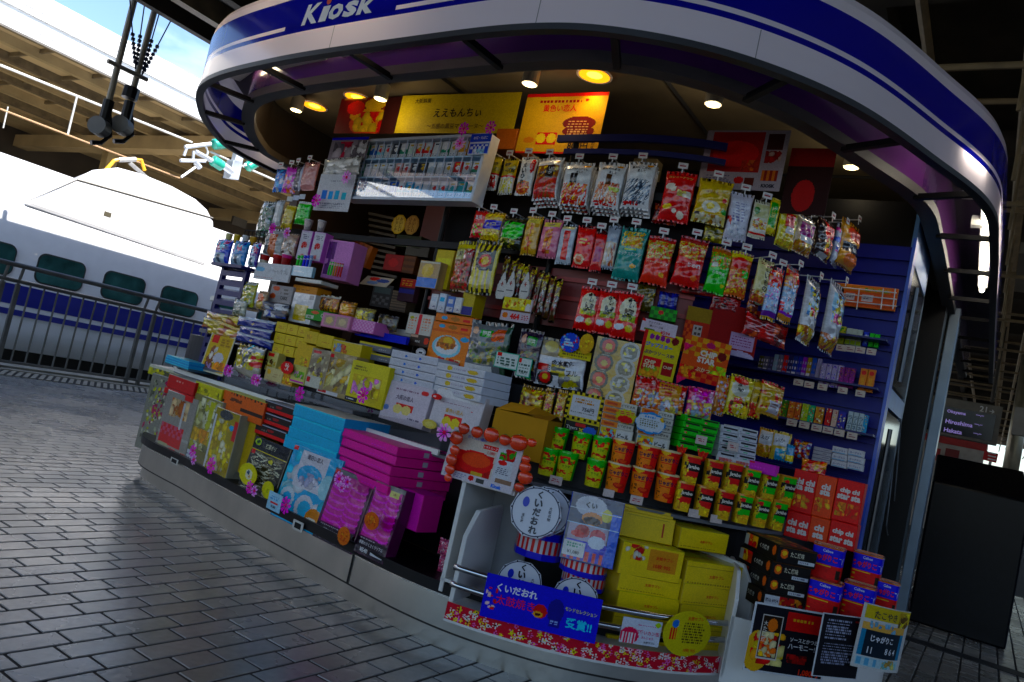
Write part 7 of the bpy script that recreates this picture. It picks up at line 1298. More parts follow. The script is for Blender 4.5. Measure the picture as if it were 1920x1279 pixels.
card("small white card with red lettering and a striped shirt drawing on the rail", "card", 'N', 1222, 785, 235, 150, TD - .03, '#aab4c8', [('e', .22, .3, .24, .34, '#b04a5a'), ('s', .05, 0, .42, .42, 5, '#c8c8cc'), ('t', '可愛いカン缶', .66, .5, .17, '#a8245a', {'w': .6}), ('w', .4, .72, .9, .8, 1, '#8a4a6a'), ('t', 'まんじゅう', .68, .3, .1, '#a8506a', {'w': .5}), ('e', .9, .86, .07, .1, '#8aa01c'), ('t', '太郎サブレ', .75, .12, .1, '#2a2a34', {'w': .4})], name="card")
card("round yellow cut-out price card with dark lettering reading 905", "price card", 'N', 1500, 795, 280, 270, TD - .04, '#a89a14', [('t', '太郎サブレ', .62, .84, .09, '#a8281c', {'w': .46}), ('w', .4, .28, .85, .76, 8, '#4a4410'), ('r', .12, .18, .3, .8, '#a89a14'), ('s', .14, .35, .3, .6, 3, '#b84a3a'), ('e', .22, .7, .07, .09, '#2a5a9a'), ('t', '10枚 905', .6, .14, .09, '#a8581c', {'w': .5})], name="price_card", shape=circ(30))
# white cabinet left of the tray
wc = empty("white_cabinet", "white open shelf unit left of the tray with the tomato sign on top", "cabinet", tuple(hit(875, 1095, -.02)[0].xy) + (.22,))
p1, t1 = hit(822, 1102, -.02); p2, _ = hit(912, 1135, -.02); p1.z = p2.z = 0; t1 = (p2 - p1).normalized(); y1 = UP.cross(t1); 
if y1.dot(p1) < 0: y1 = -y1
zt2 = hit(880, 905, 0)[0].z
wd_ = (p2 - p1).length
q = MB(); q.box(p1 + UP * .215, t1 * .018, y1 * .3, UP * (zt2 - .215)); q.build("side_panel", wl, wc, bevel=.003)
q = MB(); q.box(p1 + UP * zt2 - y1 * .01, t1 * (wd_ + .018), y1 * .31, UP * .018); q.build("top_board", wl, wc, bevel=.003)
q = MB(); q.box(p1 + y1 * .3 + UP * .215, t1 * wd_, y1 * .012, UP * (zt2 - .215)); q.build("back_board", mat("tray_back", '#8a8a8c', .5), wc)
q = MB(); q.box(p1 + UP * .256, t1 * wd_, y1 * .3, UP * .012); q.build("floor_board", wl, wc)
tom = [(232, 395, 85, 95, 'i')]
card("tomato soup sign with a large tomato cup photograph", "sign", 'M', 360, 360, 470, 330, -.035, '#a6a0a4', [('r', .12, .16, .68, .92, '#a89c94'), ('b', .12, .16, .66, .6, 10, .12, ['#8a1c10', '#a82c18']), ('e', .4, .42, .27, .22, '#b84a14'), ('e', .42, .46, .2, .14, '#c8641c'), ('t', 'のイスい畑の', .36, .88, .07, '#2a3a8a', {'w': .34}), ('r', .47, .72, .68, .8, '#a8142c'), ('t', 'トマトスープ', .575, .76, .05, '#d8c0c0', {'w': .19}), ('t', '1,080', .6, .66, .07, '#8a2a3c', {'w': .16}), ('r', .7, .2, .92, .86, '#a8acb4'), ('b', .72, .6, .92, .82, 8, .06, ['#a8241a', '#8a1a20', '#4a7a2c']), ('e', .78, .54, .06, .05, '#b84a1c'), ('w', .72, .3, .9, .44, 4, '#4a4a54'), ('w', .04, .03, .36, .13, 3, '#6a6a80'), ('e', .42, .09, .04, .05, '#a8142c'), ('r', .5, .04, .6, .12, '#3a3a38'), ('r', .74, .14, .96, .22, '#6a5a50'), ('t', 'Kiosk', .78, .06, .075, '#1c5ab0', {'w': .2, 'b': .05}), ('r', .4, .16, .55, .22, '#a88a64')], name="sign_board", lean=8)
def tomato(l, cx, cy, r, d=-.06, z=0):
    P, t, Y, W_, H_, _, _ = place('M', cx, cy, 2 * r, 2 * r, d); o = empty("tomato_ornament", l, "ornament", P, "tomato ornaments round the soup sign"); rr_ = (W_ + H_) / 4
    vs, fs = [], []; n, m_ = 14, 8
    for j in range(m_ + 1):
        a = math.pi * j / m_
        for i in range(n):
            b = 2 * math.pi * i / n; k = rr_ * (1 + .05 * math.cos(5 * b) * math.sin(a))
            vs.append(P + t * (k * math.sin(a) * math.cos(b)) + Y * (.45 * k * math.sin(a) * math.sin(b)) + UP * (.92 * rr_ * math.cos(a) * (1 - .12 * (math.cos(a) > .8))))
    for j in range(m_):
        for i in range(n): fs.append((j * n + i, j * n + (i + 1) % n, (j + 1) * n + (i + 1) % n, (j + 1) * n + i))
    q = MB(); q.add(vs, fs); q.build("fruit", mat("tomato_red", '#d03408', .2, var=.3, vs=9, coat=.3), o, smooth=True)
    q = MB()
    for i in range(5):
        b = 2 * math.pi * i / 5; c = P + UP * rr_ * .86 - Y * .0; e = c + t * (rr_ * .55 * math.cos(b)) + Y * (rr_ * .4 * math.sin(b)) - UP * rr_ * .12; w = t * (-math.sin(b)) * rr_ * .1 + Y * math.cos(b) * rr_ * .1
        q.add([c - w, c + w, e, c + UP * rr_ * .08], [(0, 1, 2), (0, 3, 2), (1, 3, 2)])
    q.build("calyx", mat("calyx_green", '#2c5a1c', .6), o, fixn=False)
for i, (cx, cy, r, l) in enumerate(((198, 215, 46, "large tomato ornament at the top left corner of the sign"), (188, 298, 34, "tomato ornament second down the left edge of the sign"), (165, 360, 38, "tomato ornament third down the left edge of the sign"), (155, 425, 34, "tomato ornament fourth down the left edge of the sign"), (142, 482, 26, "small tomato ornament at the bottom of the left edge"), (250, 155, 38, "tomato ornament at the left of the top edge of the sign"), (335, 178, 40, "tomato ornament second along the top edge of the sign"), (430, 195, 52, "tomato ornament in the middle of the top edge of the sign"), (520, 230, 40, "tomato ornament right of the middle on the top edge"), (612, 248, 60, "largest tomato ornament above the right of the sign"), (700, 248, 32, "half hidden dark tomato ornament at the top right"), (660, 360, 30, "small tomato ornament on the right edge of the sign"), (655, 412, 40, "tomato ornament halfway down the right edge of the sign"), (655, 480, 50, "large tomato ornament low on the right edge of the sign"), (615, 545, 34, "tomato ornament at the lower right corner of the sign"))): tomato(l, cx, cy, r)
flower("pale pink paper flower at the upper left of the tomato sign", 800 + 150 / 3.552, 760 + 185 / 3.552, 18, -.05, 'l')
# brown paper bag
P, t, Y, W_, H_, _, _ = place('M', 610, 170, 350, 340, .2)
pm = PM(); hw = W_ / 2
pm.box(-hw, hw, 0, .16, 0, H_ * .82, ('#8a6f4a', '#7a6240', '#8a6f4a', '#7c6340', None, '#7a6240'))
pm.face(((-hw, 0, H_ * .82), (hw * .2, -.01, H_ * .86), (hw * .3, .05, H_ * 1.02), (-hw * .8, .08, H_ * 1.0)), '#98794f'); pm.face(((hw * .2, -.01, H_ * .86), (hw, 0, H_ * .8), (hw * .9, .12, H_ * .92), (hw * .3, .05, H_ * 1.02)), '#7a6038'); pm.face(((-hw, 0, H_ * .82), (-hw * .8, .08, H_), (hw * .3, .05, H_ * 1.02), (hw * .9, .12, H_ * .92), (hw, .16, H_ * .82), (-hw, .16, H_ * .82)), '#5a4528')
tag(pm.build("paper_bag", PAPER, fr(P - UP * H_ / 2, t, Y), smooth=False), "brown kraft paper bag with a folded open top behind the tomato sign", "paper bag")
# ---------------------------------------------------------------- octagonal drum tins
def drum(label, cx, cy, w, h, surf, crop='N', upright=True, lean=10, face=True, dep=.075, yaw=0, rollv=0, n=10):
    """ten-sided drum tin; upright=True stands on its side with the lid facing out"""
    P, t, Y, W_, H_, wp, hp = place(crop, cx, cy, w, h, surf, yaw, True); t = t.lerp(Vector((P.y, -P.x, 0)).normalized(), .5).normalized(); Y = UP.cross(t); o = empty("drum_tin", label, "tin", (0, 0, 0), "drum shaped cake tins")
    M = fr(P, t, Y) @ Matrix.Rotation(R(-lean), 4, 'X') @ Matrix.Rotation(R(rollv), 4, 'Y'); r = (W_ + H_) / 4; pm = PM()
    if not upright: M = fr(P, t, Y) @ Matrix.Rotation(R(lean), 4, 'X')
    A = lambda i, k=1.: (r * k * math.sin(2 * math.pi * (i + .5) / n), r * k * math.cos(2 * math.pi * (i + .5) / n))
    def ring(k0, k1, c, e):
        for i in range(n): pm.face(tuple((x, -e, z) for x, z in (A(i, k0), A(i + 1, k0), A(i + 1, k1), A(i, k1))), c)
    # lid disc
    ld = PM(); pm_ = pm; pm = ld
    cir = lambda k, e, c: ld.face([(r * k * math.sin(2 * math.pi * j / 40), -e, r * k * math.cos(2 * math.pi * j / 40)) for j in range(40)][::-1], c)
    ld.face([(A(i)[0], -.0, A(i)[1]) for i in range(n)][::-1], '#b4b6c0'); cir(.93, .001, '#10142c'); cir(.885, .002, '#b6b9c4')
    for i in range(n):
        x, z = A(i, .94); ld.face([(x + r * .035 * math.sin(a), -.0025, z + r * .035 * math.cos(a)) for a in [2 * math.pi * j / 8 for j in range(8)]][::-1], '#0c0c18')
    fp = lambda u, v: np.c_[(u - .5) * 2 * r, u * 0 - .003, (v - .5) * 2 * r]
    ld.text('くいだおれ', .52, .5, .15, '#0c0c14', fp, vert=True, bold=.045, asp=1.); ld.text('大阪名物', .77, .52, .062, '#14141c', fp, vert=True, bold=.02); ld.text('道頓堀', .28, .34, .055, '#14141c', fp, vert=True, bold=.02)
    ld.face([(r * (-.44 + .13 * math.sin(a)), -.003, r * (.3 + .2 * math.cos(a))) for a in [2 * math.pi * j / 14 for j in range(14)]][::-1], '#142a78')
    ld.build("lid", TINP, M if False else None, parent=o, smooth=False)
    bd = PM()
    for i in range(n):
        for k, (y0, y1) in enumerate(((.0, .012), (.012, dep - .012), (dep - .012, dep))):
            (xa, za), (xb, zb) = A(i), A(i + 1)
            if k != 1: bd.face(((xa, y0, za), (xa, y1, za), (xb, y1, zb), (xb, y0, zb)), '#18208a')
            else:
                for j in range(6):
                    f0, f1 = j / 6, (j + 1) / 6; g = lambda f: (xa + (xb - xa) * f, za + (zb - za) * f)
                    (x0, z0), (x1, z1) = g(f0), g(f1); bd.face(((x0, y0, z0), (x0, y1, z0), (x1, y1, z1), (x1, y0, z1)), '#a81c24' if j % 2 else '#b8b4b4')
    bd.face([(A(i)[0], dep, A(i)[1]) for i in range(n)], '#18208a'); bd.build("body", TINP, None, parent=o, smooth=False)
    o.matrix_world = M; return o
drum("upright drum tin with white lid lettered in black, foremost at the top of the tray", 590, 65, 300, 320, -.05, lean=12)
drum("second upright drum tin half hidden behind the foremost one", 655, 60, 280, 310, .04, lean=12)
# lying tins (stand flat): lid up
def flat(label, cx, cy, w, h, surf, lean=4):
    P, t, Y, W_, H_, wp, hp = place('N', cx, cy, w, h, surf, 0, True); o = empty("drum_tin", label, "tin", (0, 0, 0), "drum shaped cake tins"); n = 10; r = W_ / 2; A = lambda i: (r * math.sin(2 * math.pi * (i + .5) / n), r + r * math.cos(2 * math.pi * (i + .5) / n))
    bd = PM()
    for i in range(n):
        (xa, ya), (xb, yb) = A(i), A(i + 1)
        for z0, z1, c in ((0, .24, '#161e8c'), (.24, .72, None), (.72, 1., '#1a2494')):
            for j in range(5):
                g = lambda f: (xa + (xb - xa) * f, ya + (yb - ya) * f); (x0, y0), (x1, y1) = g(j / 5), g((j + 1) / 5)
                bd.face(((x0, y0, z0 * H_), (x1, y1, z0 * H_), (x1, y1, z1 * H_), (x0, y0, z1 * H_))[::-1], c or ('#a81c22' if (j + i) % 2 else '#b4b0b0'))
    bd.build("body", TINP, None, parent=o, smooth=False)
    ld = PM(); ld.face([(x, y, H_) for x, y in [A(i) for i in range(n)]][::-1], '#a8aab4'); ld.face([(x * 1.03, r + (y - r) * 1.03, H_ - .004) for x, y in [A(i) for i in range(n)]][::-1], '#1c2690'); ld.build("lid", TINP, None, parent=o, smooth=False)
    o.matrix_world = fr(P - UP * H_ / 2, t, Y); return o
flat("drum tin lying flat under the foremost upright tin", 590, 265, 300, 165, .02)
flat("drum tin lying flat below the clear cake pack", 890, 395, 290, 130, .0)
flat("lower drum tin lying flat beneath the one under the clear pack", 890, 490, 270, 110, .02)
drum("tilted drum tin resting low at the left behind the rail", 490, 490, 270, 290, -.08, lean=30)
drum("tilted drum tin resting low beside the blue banner end", 825, 600, 290, 300, -.1, lean=30)
drum("drum tin standing in the shade of the white cabinet", 250, 985, 165, 260, .12, crop='M', lean=4)
for i in range(2): bag("pink speckled mesh bag in the white cabinet, %s" % ("upper", "lower")[i], "mesh bag", 'M', 135, 950 + i * 115, 110, 110, .1, '#7a4a5a', [('b', 0, 0, 1, 1, 40, .05, ['#a88a94', '#5a1c34', '#8a2a4a'])], "pink mesh bags", name="mesh_bag", hang=False)
# clear cake pack
box("tall clear cake pack with a bun picture and a price label of 1,080 yen", "cake pack", 'N', 932, 175, 320, 395, -.02, '#34323e', [('e', .4, .84, .3, .16, '#9a9a9e'), ('e', .46, .66, .2, .1, '#b87a2c'), ('e', .46, .63, .17, .06, '#2a1a0c'), ('t', 'くい', .4, .86, .1, '#14141c', {'b': .05}), ('e', .72, .75, .1, .1, '#a89c2c'), ('r', .05, .3, .8, .56, '#8a828c'), ('e', .32, .45, .14, .1, '#7a2a34'), ('e', .62, .42, .15, .1, '#8a3a44'), ('r', .05, .02, .85, .3, '#2a2a80'), ('s', .05, .02, .85, .16, 6, '#a82a3c'), ('r', .82, 0, 1, .8, '#2a4a9a'), ('e', .24, .4, .13, .05, '#a81c1c'), ('r', .02, .06, .42, .28, '#b0b4b4'), ('t', '¥1,080', .22, .11, .06, '#2a2a2a'), ('w', .06, .18, .4, .26, 2, '#3a6a5a'), ('e', .62, .32, .16, .1, '#a8b4c8'), ('r', 0, .55, 1, .565, '#9ab0d8'), ('r', 0, .78, 1, .79, '#b0b4bc')], dep=.12, top='#8a8a94', side='#2a3a7a', name="cake_pack", material=CLEAR, lean=8)
# ---------------------------------------------------------------- yellow tins
YT = '#cda406'
yt = lambda s='太郎サブレ': [('t', s, .55, .45, .16, '#a83c14', {'w': .3}), ('w', .03, .06, .97, .16, 1, '#7a6c0c'), ('r', 0, .78, 1, .8, '#8a7c0c')]
ytop = [('b', .5, .3, .95, .9, 5, .05, ['#a8601c', '#8a7a10']), ('w', .1, .2, .7, .4, 1, '#8a5a10')]
for i, (cx, cy, h) in enumerate(((1285, 370, 190), (1275, 500, 130), (1265, 625, 120), (1235, 745, 110), (1195, 880, 110))):
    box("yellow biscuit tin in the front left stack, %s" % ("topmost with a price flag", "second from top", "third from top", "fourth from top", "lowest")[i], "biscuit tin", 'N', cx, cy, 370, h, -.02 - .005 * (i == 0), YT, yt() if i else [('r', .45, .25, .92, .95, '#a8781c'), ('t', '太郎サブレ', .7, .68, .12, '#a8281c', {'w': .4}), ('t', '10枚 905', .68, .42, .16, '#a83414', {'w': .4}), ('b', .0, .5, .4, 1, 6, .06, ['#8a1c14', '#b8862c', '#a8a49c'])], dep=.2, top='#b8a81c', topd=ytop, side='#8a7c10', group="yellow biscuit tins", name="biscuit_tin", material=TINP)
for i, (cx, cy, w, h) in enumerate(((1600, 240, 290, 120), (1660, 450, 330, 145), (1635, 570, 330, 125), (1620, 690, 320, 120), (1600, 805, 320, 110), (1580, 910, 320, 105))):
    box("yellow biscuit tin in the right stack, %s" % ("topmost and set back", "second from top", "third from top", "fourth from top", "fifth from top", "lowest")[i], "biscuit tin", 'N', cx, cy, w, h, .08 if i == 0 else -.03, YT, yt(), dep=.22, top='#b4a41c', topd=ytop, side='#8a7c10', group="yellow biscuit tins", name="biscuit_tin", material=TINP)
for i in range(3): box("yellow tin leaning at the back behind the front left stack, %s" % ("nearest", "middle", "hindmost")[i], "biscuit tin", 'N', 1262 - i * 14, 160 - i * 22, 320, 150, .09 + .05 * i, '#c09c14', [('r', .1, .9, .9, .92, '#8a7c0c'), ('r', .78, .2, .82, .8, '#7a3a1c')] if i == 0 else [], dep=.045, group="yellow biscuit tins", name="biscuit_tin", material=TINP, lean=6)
# ---------------------------------------------------------------- right white box with black snack cartons and drum boxes
rt = empty("round_tray", "white rounded display tray at the right front holding black and red boxes", "display tray", SD(2.9, .55, .2))
TPL = catmull([(2.9, .7), (2.96, .56), (3.1, .42), (3.35, .31), (3.6, .26), (3.85, .27), (4.02, .4)], 8)
segr = offs(TPL, 0)
q = MB(); q.sweep(segr, [(0, .165), (0, .40), (.012, .40), (.012, .165)], closed=True); q.build("front_panel", wl, rt)
q = MB(); q.sweep(segr, [(.012, .2), (.012, .215), (.4, .215), (.4, .2)], closed=True); q.build("base_board", wl, rt)
p, n = segr[0]; q = MB(); t = n.cross(UP); q.prism([p + UP * .18, p + UP * .46, p + n * .08 + UP * .55, p + n * .34 + UP * .56, p + n * .34 + UP * .18], t * .015); q.build("side_panel", wl, rt, bevel=.003)
bs = [('t', 'たこ焼味', .5, .6, .34, '#b8b0a0', {'w': .36}), ('e', .16, .55, .1, .3, '#b0641c'), ('e', .16, .6, .06, .16, '#d8a448'), ('r', .55, .08, .98, .34, '#a0a4ac'), ('w', .58, .14, .9, .3, 1, '#5a5a64'), ('r', 0, .96, 1, 1, '#3a2a18')]
sd_ = [('e', .9, .6, .05, .28, '#b0641c'), ('t', 'くり焼き', .62, .55, .4, '#a8a49c', {'w': .26}), ('b', .06, .2, .4, .9, 16, .1, ['#b0581c', '#8a3412', '#d89a44']), ('r', .02, .2, .12, .85, '#8a8a84')]
for i, (cx, cy) in enumerate(((590, 490), (550, 588), (525, 685))):
    box("black snack carton with a round gold emblem, %s of its stack" % ("top", "second", "third")[i], "snack carton", 'O', cx, cy, 245, 108, ('S', 3.05), '#0d0c0c', bs, dep=.26, top='#14100c', topd=[('b', .1, .1, .95, .9, 20, .1, ['#8a3a18', '#b88a3c', '#5a1c10'])], side='#0d0c0c', sided=sd_, yaw=42, group="black snack cartons", name="snack_carton")
box("lowest black snack carton with fried food picture behind the posters", "snack carton", 'O', 500, 785, 255, 110, ('S', 3.04), '#100c0a', [('b', .2, .0, 1, .9, 22, .08, ['#a8441c', '#7a2410', '#d8883c']), ('r', .02, .35, .4, .9, '#a4a8ae'), ('t', '税込 ¥954', .2, .6, .25, '#2a2a34', {'w': .32})], dep=.26, group="black snack cartons", sided=sd_, yaw=42, name="snack_carton")
crb = [('r', 0, .52, 1, 1, '#1c24a0'), ('t', 'Calbee', .5, .9, .08, '#a8a8d0', {'w': .3}), ('t', 'じゃがりこ', .44, .7, .2, '#c8281c', {'w': .7, 'b': .04}), ('t', 'Y', .9, .68, .16, '#b8c0d8', {'b': .03}), ('w', .1, .44, .8, .5, 1, '#c8a02c'), ('e', .45, .25, .12, .16, '#8a1410'), ('e', .45, .25, .09, .12, '#a81c14'), ('b', .05, .1, .3, .4, 3, .03, ['#c8a02c']), ('r', .72, .15, .82, .4, '#1a1410')]
for i, (cx, cy, w, h, d, l) in enumerate(((778, 528, 205, 215, ('S', 3.22), "red and blue drum box at the left of the upper row"), (1028, 572, 195, 205, ('S', 3.34), "red and blue drum box at the right of the upper row"), (760, 742, 215, 210, ('S', 3.14), "red and blue drum box at the left of the lower row"), (975, 765, 210, 205, ('S', 3.22), "red and blue drum box in the middle of the lower row"), (1150, 745, 150, 200, ('S', 3.34), "half hidden red and blue drum box at the right of the lower row"))):
    cup(l, "drum box", 'O', cx, cy, w, h, d, '#a81a12', crb, '#7a4a24', group="red and blue drum boxes", name="drum_box", taper=.96, square=.6)
cupcol = None
card("black poster with pictures of fried balls and white Japanese lettering", "poster", 'O', 540, 1025, 500, 425, ('S', 2.84), '#a4a8b0', [('r', .02, .02, .98, .98, '#0b0b10'), ('r', .42, .66, .98, .94, '#8e100c'), ('w', .5, .78, .8, .86, 1, '#b88a1c'), ('e', .12, .3, .16, .3, '#a8861c'), ('b', .05, .12, .45, .6, 16, .07, ['#b8841c', '#a84a14', '#d8b03c', '#c8b890']), ('r', .12, .2, .38, .84, '#a09c98'), ('r', .135, .215, .365, .825, '#1a120c'), ('b', .14, .24, .36, .6, 16, .05, ['#b86a1c', '#8a3010', '#d8a048', '#c8b89a']), ('e', .26, .7, .06, .1, '#b06a1c'), ('t', '大たこ焼', .17, .6, .07, '#b8b4a8', {'V': 1}), ('t', 'ソースとかつお節の', .73, .54, .075, '#c4c6cc', {'w': .46}), ('t', 'ハーモニー!', .66, .44, .075, '#c4c6cc', {'w': .34}), ('b', .5, .2, .75, .32, 8, .05, ['#6a100c', '#3a0808']), ('t', '1,080円', .8, .08, .11, '#b8583c', {'w': .34, 'b': .03})], name="poster", yaw=46)
card("black text poster with a white border beside the fried ball poster", "poster", 'O', 862, 1055, 280, 395, ('S', 2.87), '#a4a8b0', [('r', .03, .02, .97, .98, '#0a0a0e'), ('w', .12, .6, .7, .92, 7, '#7a7c88'), ('w', .12, .2, .85, .55, 8, '#6a6c78'), ('r', .75, .9, .95, .93, '#5a0c0c')], name="poster", yaw=54)
card("curling yellow and blue takoyaki sign reading 864 in white", "sign", 'O', 1115, 1000, 300, 395, ('S', 3.0), '#9a9a98', [('r', .04, .78, 1, .98, '#94883c'), ('t', 'たこやき', .4, .86, .12, '#1c1c24', {'w': .56}), ('b', .68, .72, .98, .96, 10, .05, ['#7a6a2c', '#c8b44a', '#4a3a1c']), ('r', .04, .6, .9, .72, '#b08a6a'), ('b', .15, .6, .7, .74, 5, .04, ['#4a6a84', '#6a8494']), ('r', .04, .2, .9, .6, '#0c141c'), ('r', .82, .2, .9, .6, '#2a5a70'), ('r', .04, .2, .12, .6, '#2a5a70'), ('t', 'じゃがりこ', .42, .49, .11, '#c8ccd4', {'w': .5, 'b': .03}), ('t', '8 6 4', .62, .32, .1, '#c8ccd4', {'w': .36}), ('t', '11', .22, .3, .1, '#c8ccd4'), ('r', .04, .04, .9, .18, '#8a9aa0'), ('b', .5, .04, .9, .18, 6, .05, ['#a8a07a', '#8a7a5a', '#6a8a8c']), ('s', .06, .05, .46, .17, 3, '#5a7a8c')], name="sign_board", curl=.08, roll=4, yaw=60)
# ---------------------------------------------------------------- lower left displays
LB = .0; G9 = "display packs on the lower ledge"
def clearcase(label, crop, cx, cy, w, h, d, base, des, lidbox=None, dep=.16, yaw=0):
    return box(label, "clear box", crop, cx, cy, w, h, d, base, des, dep=dep, group=G9, name="clear_box", material=CLEAR, side='#77746a', yaw=yaw)
box("long grey topped sweets box with yellow dripping edge at the far left end", "sweets box", 'H', 235, 330, 330, 75, ('S', 3.16), '#8a8a34', [('r', 0, .7, 1, 1, '#a8a698'), ('b', 0, 0, 1, .7, 20, .05, ['#a89a1c', '#6a6a5a', '#b8a82c', '#4a4a3c'])], dep=.3, top='#c0beb4', side='#8a8a34', name="sweets_box")
clearcase("grey clear box of small sweets at the far left end of the ledge", 'H', 120, 620, 175, 560, ('S', 3.08), '#6c6a62', [('b', .1, .1, .95, .95, 60, .06, ['#8a8a7a', '#a8a494', '#4a4a40', '#8a8a2c', '#7a3a4a']), ('r', .3, .1, .7, .24, '#a8a0a4'), ('e', .5, .16, .14, .05, '#a82a34')], dep=.03)
rl = [('r', 0, .36, 1, .4, '#8a8a84'), ('b', .2, .64, .8, .92, 14, .1, ['#a8765a', '#8a5a3c', '#b89a84']), ('r', .05, .22, .8, .52, '#a81c2c'), ('k', .05, .36, .8, .52, 10, 3, '#a85a64'), ('r', .1, .12, .4, .24, '#8a8a74'), ('r', .3, .02, .95, .2, '#a01424'), ('b', 0, 0, 1, .2, 8, .1, ['#b81c2c', '#8a8680']), ('r', .62, .5, .68, .9, '#a8a8a4')]
clearcase("clear box with red printed sweets under a red lid", 'H', 270, 730, 215, 500, .02, '#7a7670', rl)
box("red box lid lying on the clear red printed box", "box lid", 'H', 315, 405, 205, 100, .03, '#8e1018', [('w', .3, .55, .6, .75, 1, '#b88a84')], dep=.2, top='#b0a49c', side='#7a0c14', name="box_lid")
box("thin red lid edge below the red box lid", "box lid", 'H', 295, 480, 210, 45, .025, '#a0182a', [], dep=.18, name="box_lid", side='#7a0c14')
clearcase("clear box of cream and gold wrapped cakes with a white caption", 'H', 465, 760, 215, 520, .02, '#6e6a50', [('b', .05, .25, .95, .97, 46, .09, ['#a8a484', '#c8c4a4', '#5a5a44', '#8a8a5c']), ('b', .1, .35, .8, .55, 10, .1, ['#c8962c', '#b07a1c']), ('r', .6, .7, .75, .96, '#9a9a1c'), ('r', 0, .02, .45, .2, '#a4aab4'), ('w', .05, .06, .42, .17, 2, '#5a5a64')])
box("yellow and green dripping box lid above the cream cake box", "box lid", 'H', 515, 462, 210, 110, .03, '#9a9428', [('b', 0, 0, 1, .7, 16, .06, ['#a8a01c', '#6a6a3c', '#b8b034']), ('r', 0, .8, 1, 1, '#a8a01c')], dep=.26, top='#a89c7a', side='#8a841c', name="box_lid")
clearcase("clear box of yellow wrapped sweets with a dark round top mark", 'H', 615, 850, 180, 500, -.005, '#7e7436', [('e', .45, .93, .28, .07, '#3a3a3a'), ('b', .05, .1, .95, .85, 40, .08, ['#b89a2c', '#c8b448', '#8a7a34', '#b8b098']), ('e', .78, .78, .1, .04, '#1c7a9a'), ('r', .85, .6, 1, .9, '#a8481c'), ('r', 0, 0, 1, .08, '#a89c1c'), ('r', 0, .08, .06, .9, '#c8c8c4')])
box("orange box lid with black slots on the yellow sweets box", "box lid", 'H', 770, 570, 320, 165, .05, '#bd6a12', [('r', .5, .3, 1, .44, '#140c08'), ('e', .05, .5, .04, .08, '#140c08'), ('b', .2, .9, 1, 1, 8, .02, ['#140c08']), ('b', .2, .6, .5, .75, 4, .03, ['#4a2c14'])], dep=.22, top='#a8a06a', side='#8a4a10', name="box_lid")
box("plain yellow side of a box beside the yellow sweets case", "gift box", 'H', 770, 850, 150, 400, .07, '#8f7e14', [('b', 0, .85, 1, 1, 3, .2, ['#8a4a14'])], dep=.15, side='#7a6c10')
for i, (cx, cy) in enumerate(((1050, 590), (1025, 680), (985, 765))):
    box("black and red gift box, %s of three" % ("topmost", "middle", "lowest")[i], "gift box", 'H', cx, cy, 220, 82, .06, '#15100f', [('r', 0, 0, 1, .3, '#b02c10'), ('e', .5, .65, .12, .14, '#6a140c'), ('w', .2, .4, .4, .6, 1, '#5a5450'), ('r', 0, .94, 1, 1, '#8a8a90')], dep=.25, top='#4a4a50', side='#100c0c', group="black and red gift boxes")
box("clear fronted dark pack of shredded sweets with black header", "display pack", 'H', 905, 1040, 265, 430, -.01, '#24221c', [('r', 0, .8, 1, 1, '#12120e'), ('e', .12, .92, .09, .06, '#8a9a1c'), ('e', .12, .92, .05, .035, '#1c3a1c'), ('t', '抹茶ポリ', .5, .9, .09, '#a8a494', {'w': .5}), ('r', 0, .77, 1, .79, '#a8981c'), ('b', .05, .05, .95, .76, 90, .012, ['#8a8678', '#a8a494', '#5a5648', '#3a382e'], 12, 3), ('e', .62, .67, .06, .04, '#b8a41c'), ('r', .02, .7, .12, .78, '#b04a14')], dep=.05, group=G9, name="display_pack", material=CLEAR, lean=8)
card("round yellow sticker card with a flower face on the dark pack", "pop card", 'H', 820, 1075, 125, 155, -.035, '#b8a81c', [('e', .55, .5, .2, .25, '#c8c4a8'), ('e', .52, .58, .08, .1, '#2a3a4a'), ('e', .6, .42, .05, .06, '#8a6a1c')], name="pop_card", shape=circ(20))
card("small yellow oval sticker card low on the dark pack", "pop card", 'H', 968, 1195, 80, 125, -.035, '#b8a81c', [('e', .5, .5, .25, .28, '#b8b46a'), ('e', .5, .45, .12, .12, '#8a8a3c')], name="pop_card", shape=circ(16))
for i, (cx, cy, w, h) in enumerate(((1345, 645, 385, 92), (1325, 735, 370, 86), (1305, 815, 370, 80), (1275, 895, 390, 105))):
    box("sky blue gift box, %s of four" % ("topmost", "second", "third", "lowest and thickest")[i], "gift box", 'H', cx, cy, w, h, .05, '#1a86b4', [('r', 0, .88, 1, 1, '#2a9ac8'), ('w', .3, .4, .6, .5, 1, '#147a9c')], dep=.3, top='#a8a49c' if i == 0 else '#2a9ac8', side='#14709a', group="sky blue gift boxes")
box("sky blue clear pack with a white round label of mountain peaks", "display pack", 'I', 515, 690, 310, 500, -.01, '#1e7ea6', [('b', 0, .05, 1, .95, 10, .12, ['#2a94bc', '#8aa8b4', '#a8b4b8']), ('r', .2, .48, .78, .97, '#b0acb4'), ('e', .49, .66, .25, .14, '#1e7a9c'), ('b', .3, .5, .72, .7, 8, .06, ['#a8a4b0', '#8a8a98']), ('t', '面白い恋人', .5, .9, .07, '#2a2430', {'w': .46}), ('e', .2, .3, .15, .14, '#a8b8be'), ('e', .2, .28, .1, .09, '#1e7a9c'), ('e', .58, .26, .18, .16, '#b0b4b8'), ('e', .6, .24, .13, .11, '#2a86ac'), ('e', .85, .6, .12, .16, '#8aa4b0'), ('e', .82, .18, .16, .12, '#a8721c'), ('e', .8, .12, .12, .06, '#b8b0a0'), ('r', 0, .93, .1, .99, '#b83a1c')], dep=.06, group=G9, name="display_pack", material=CLEAR, lean=8)
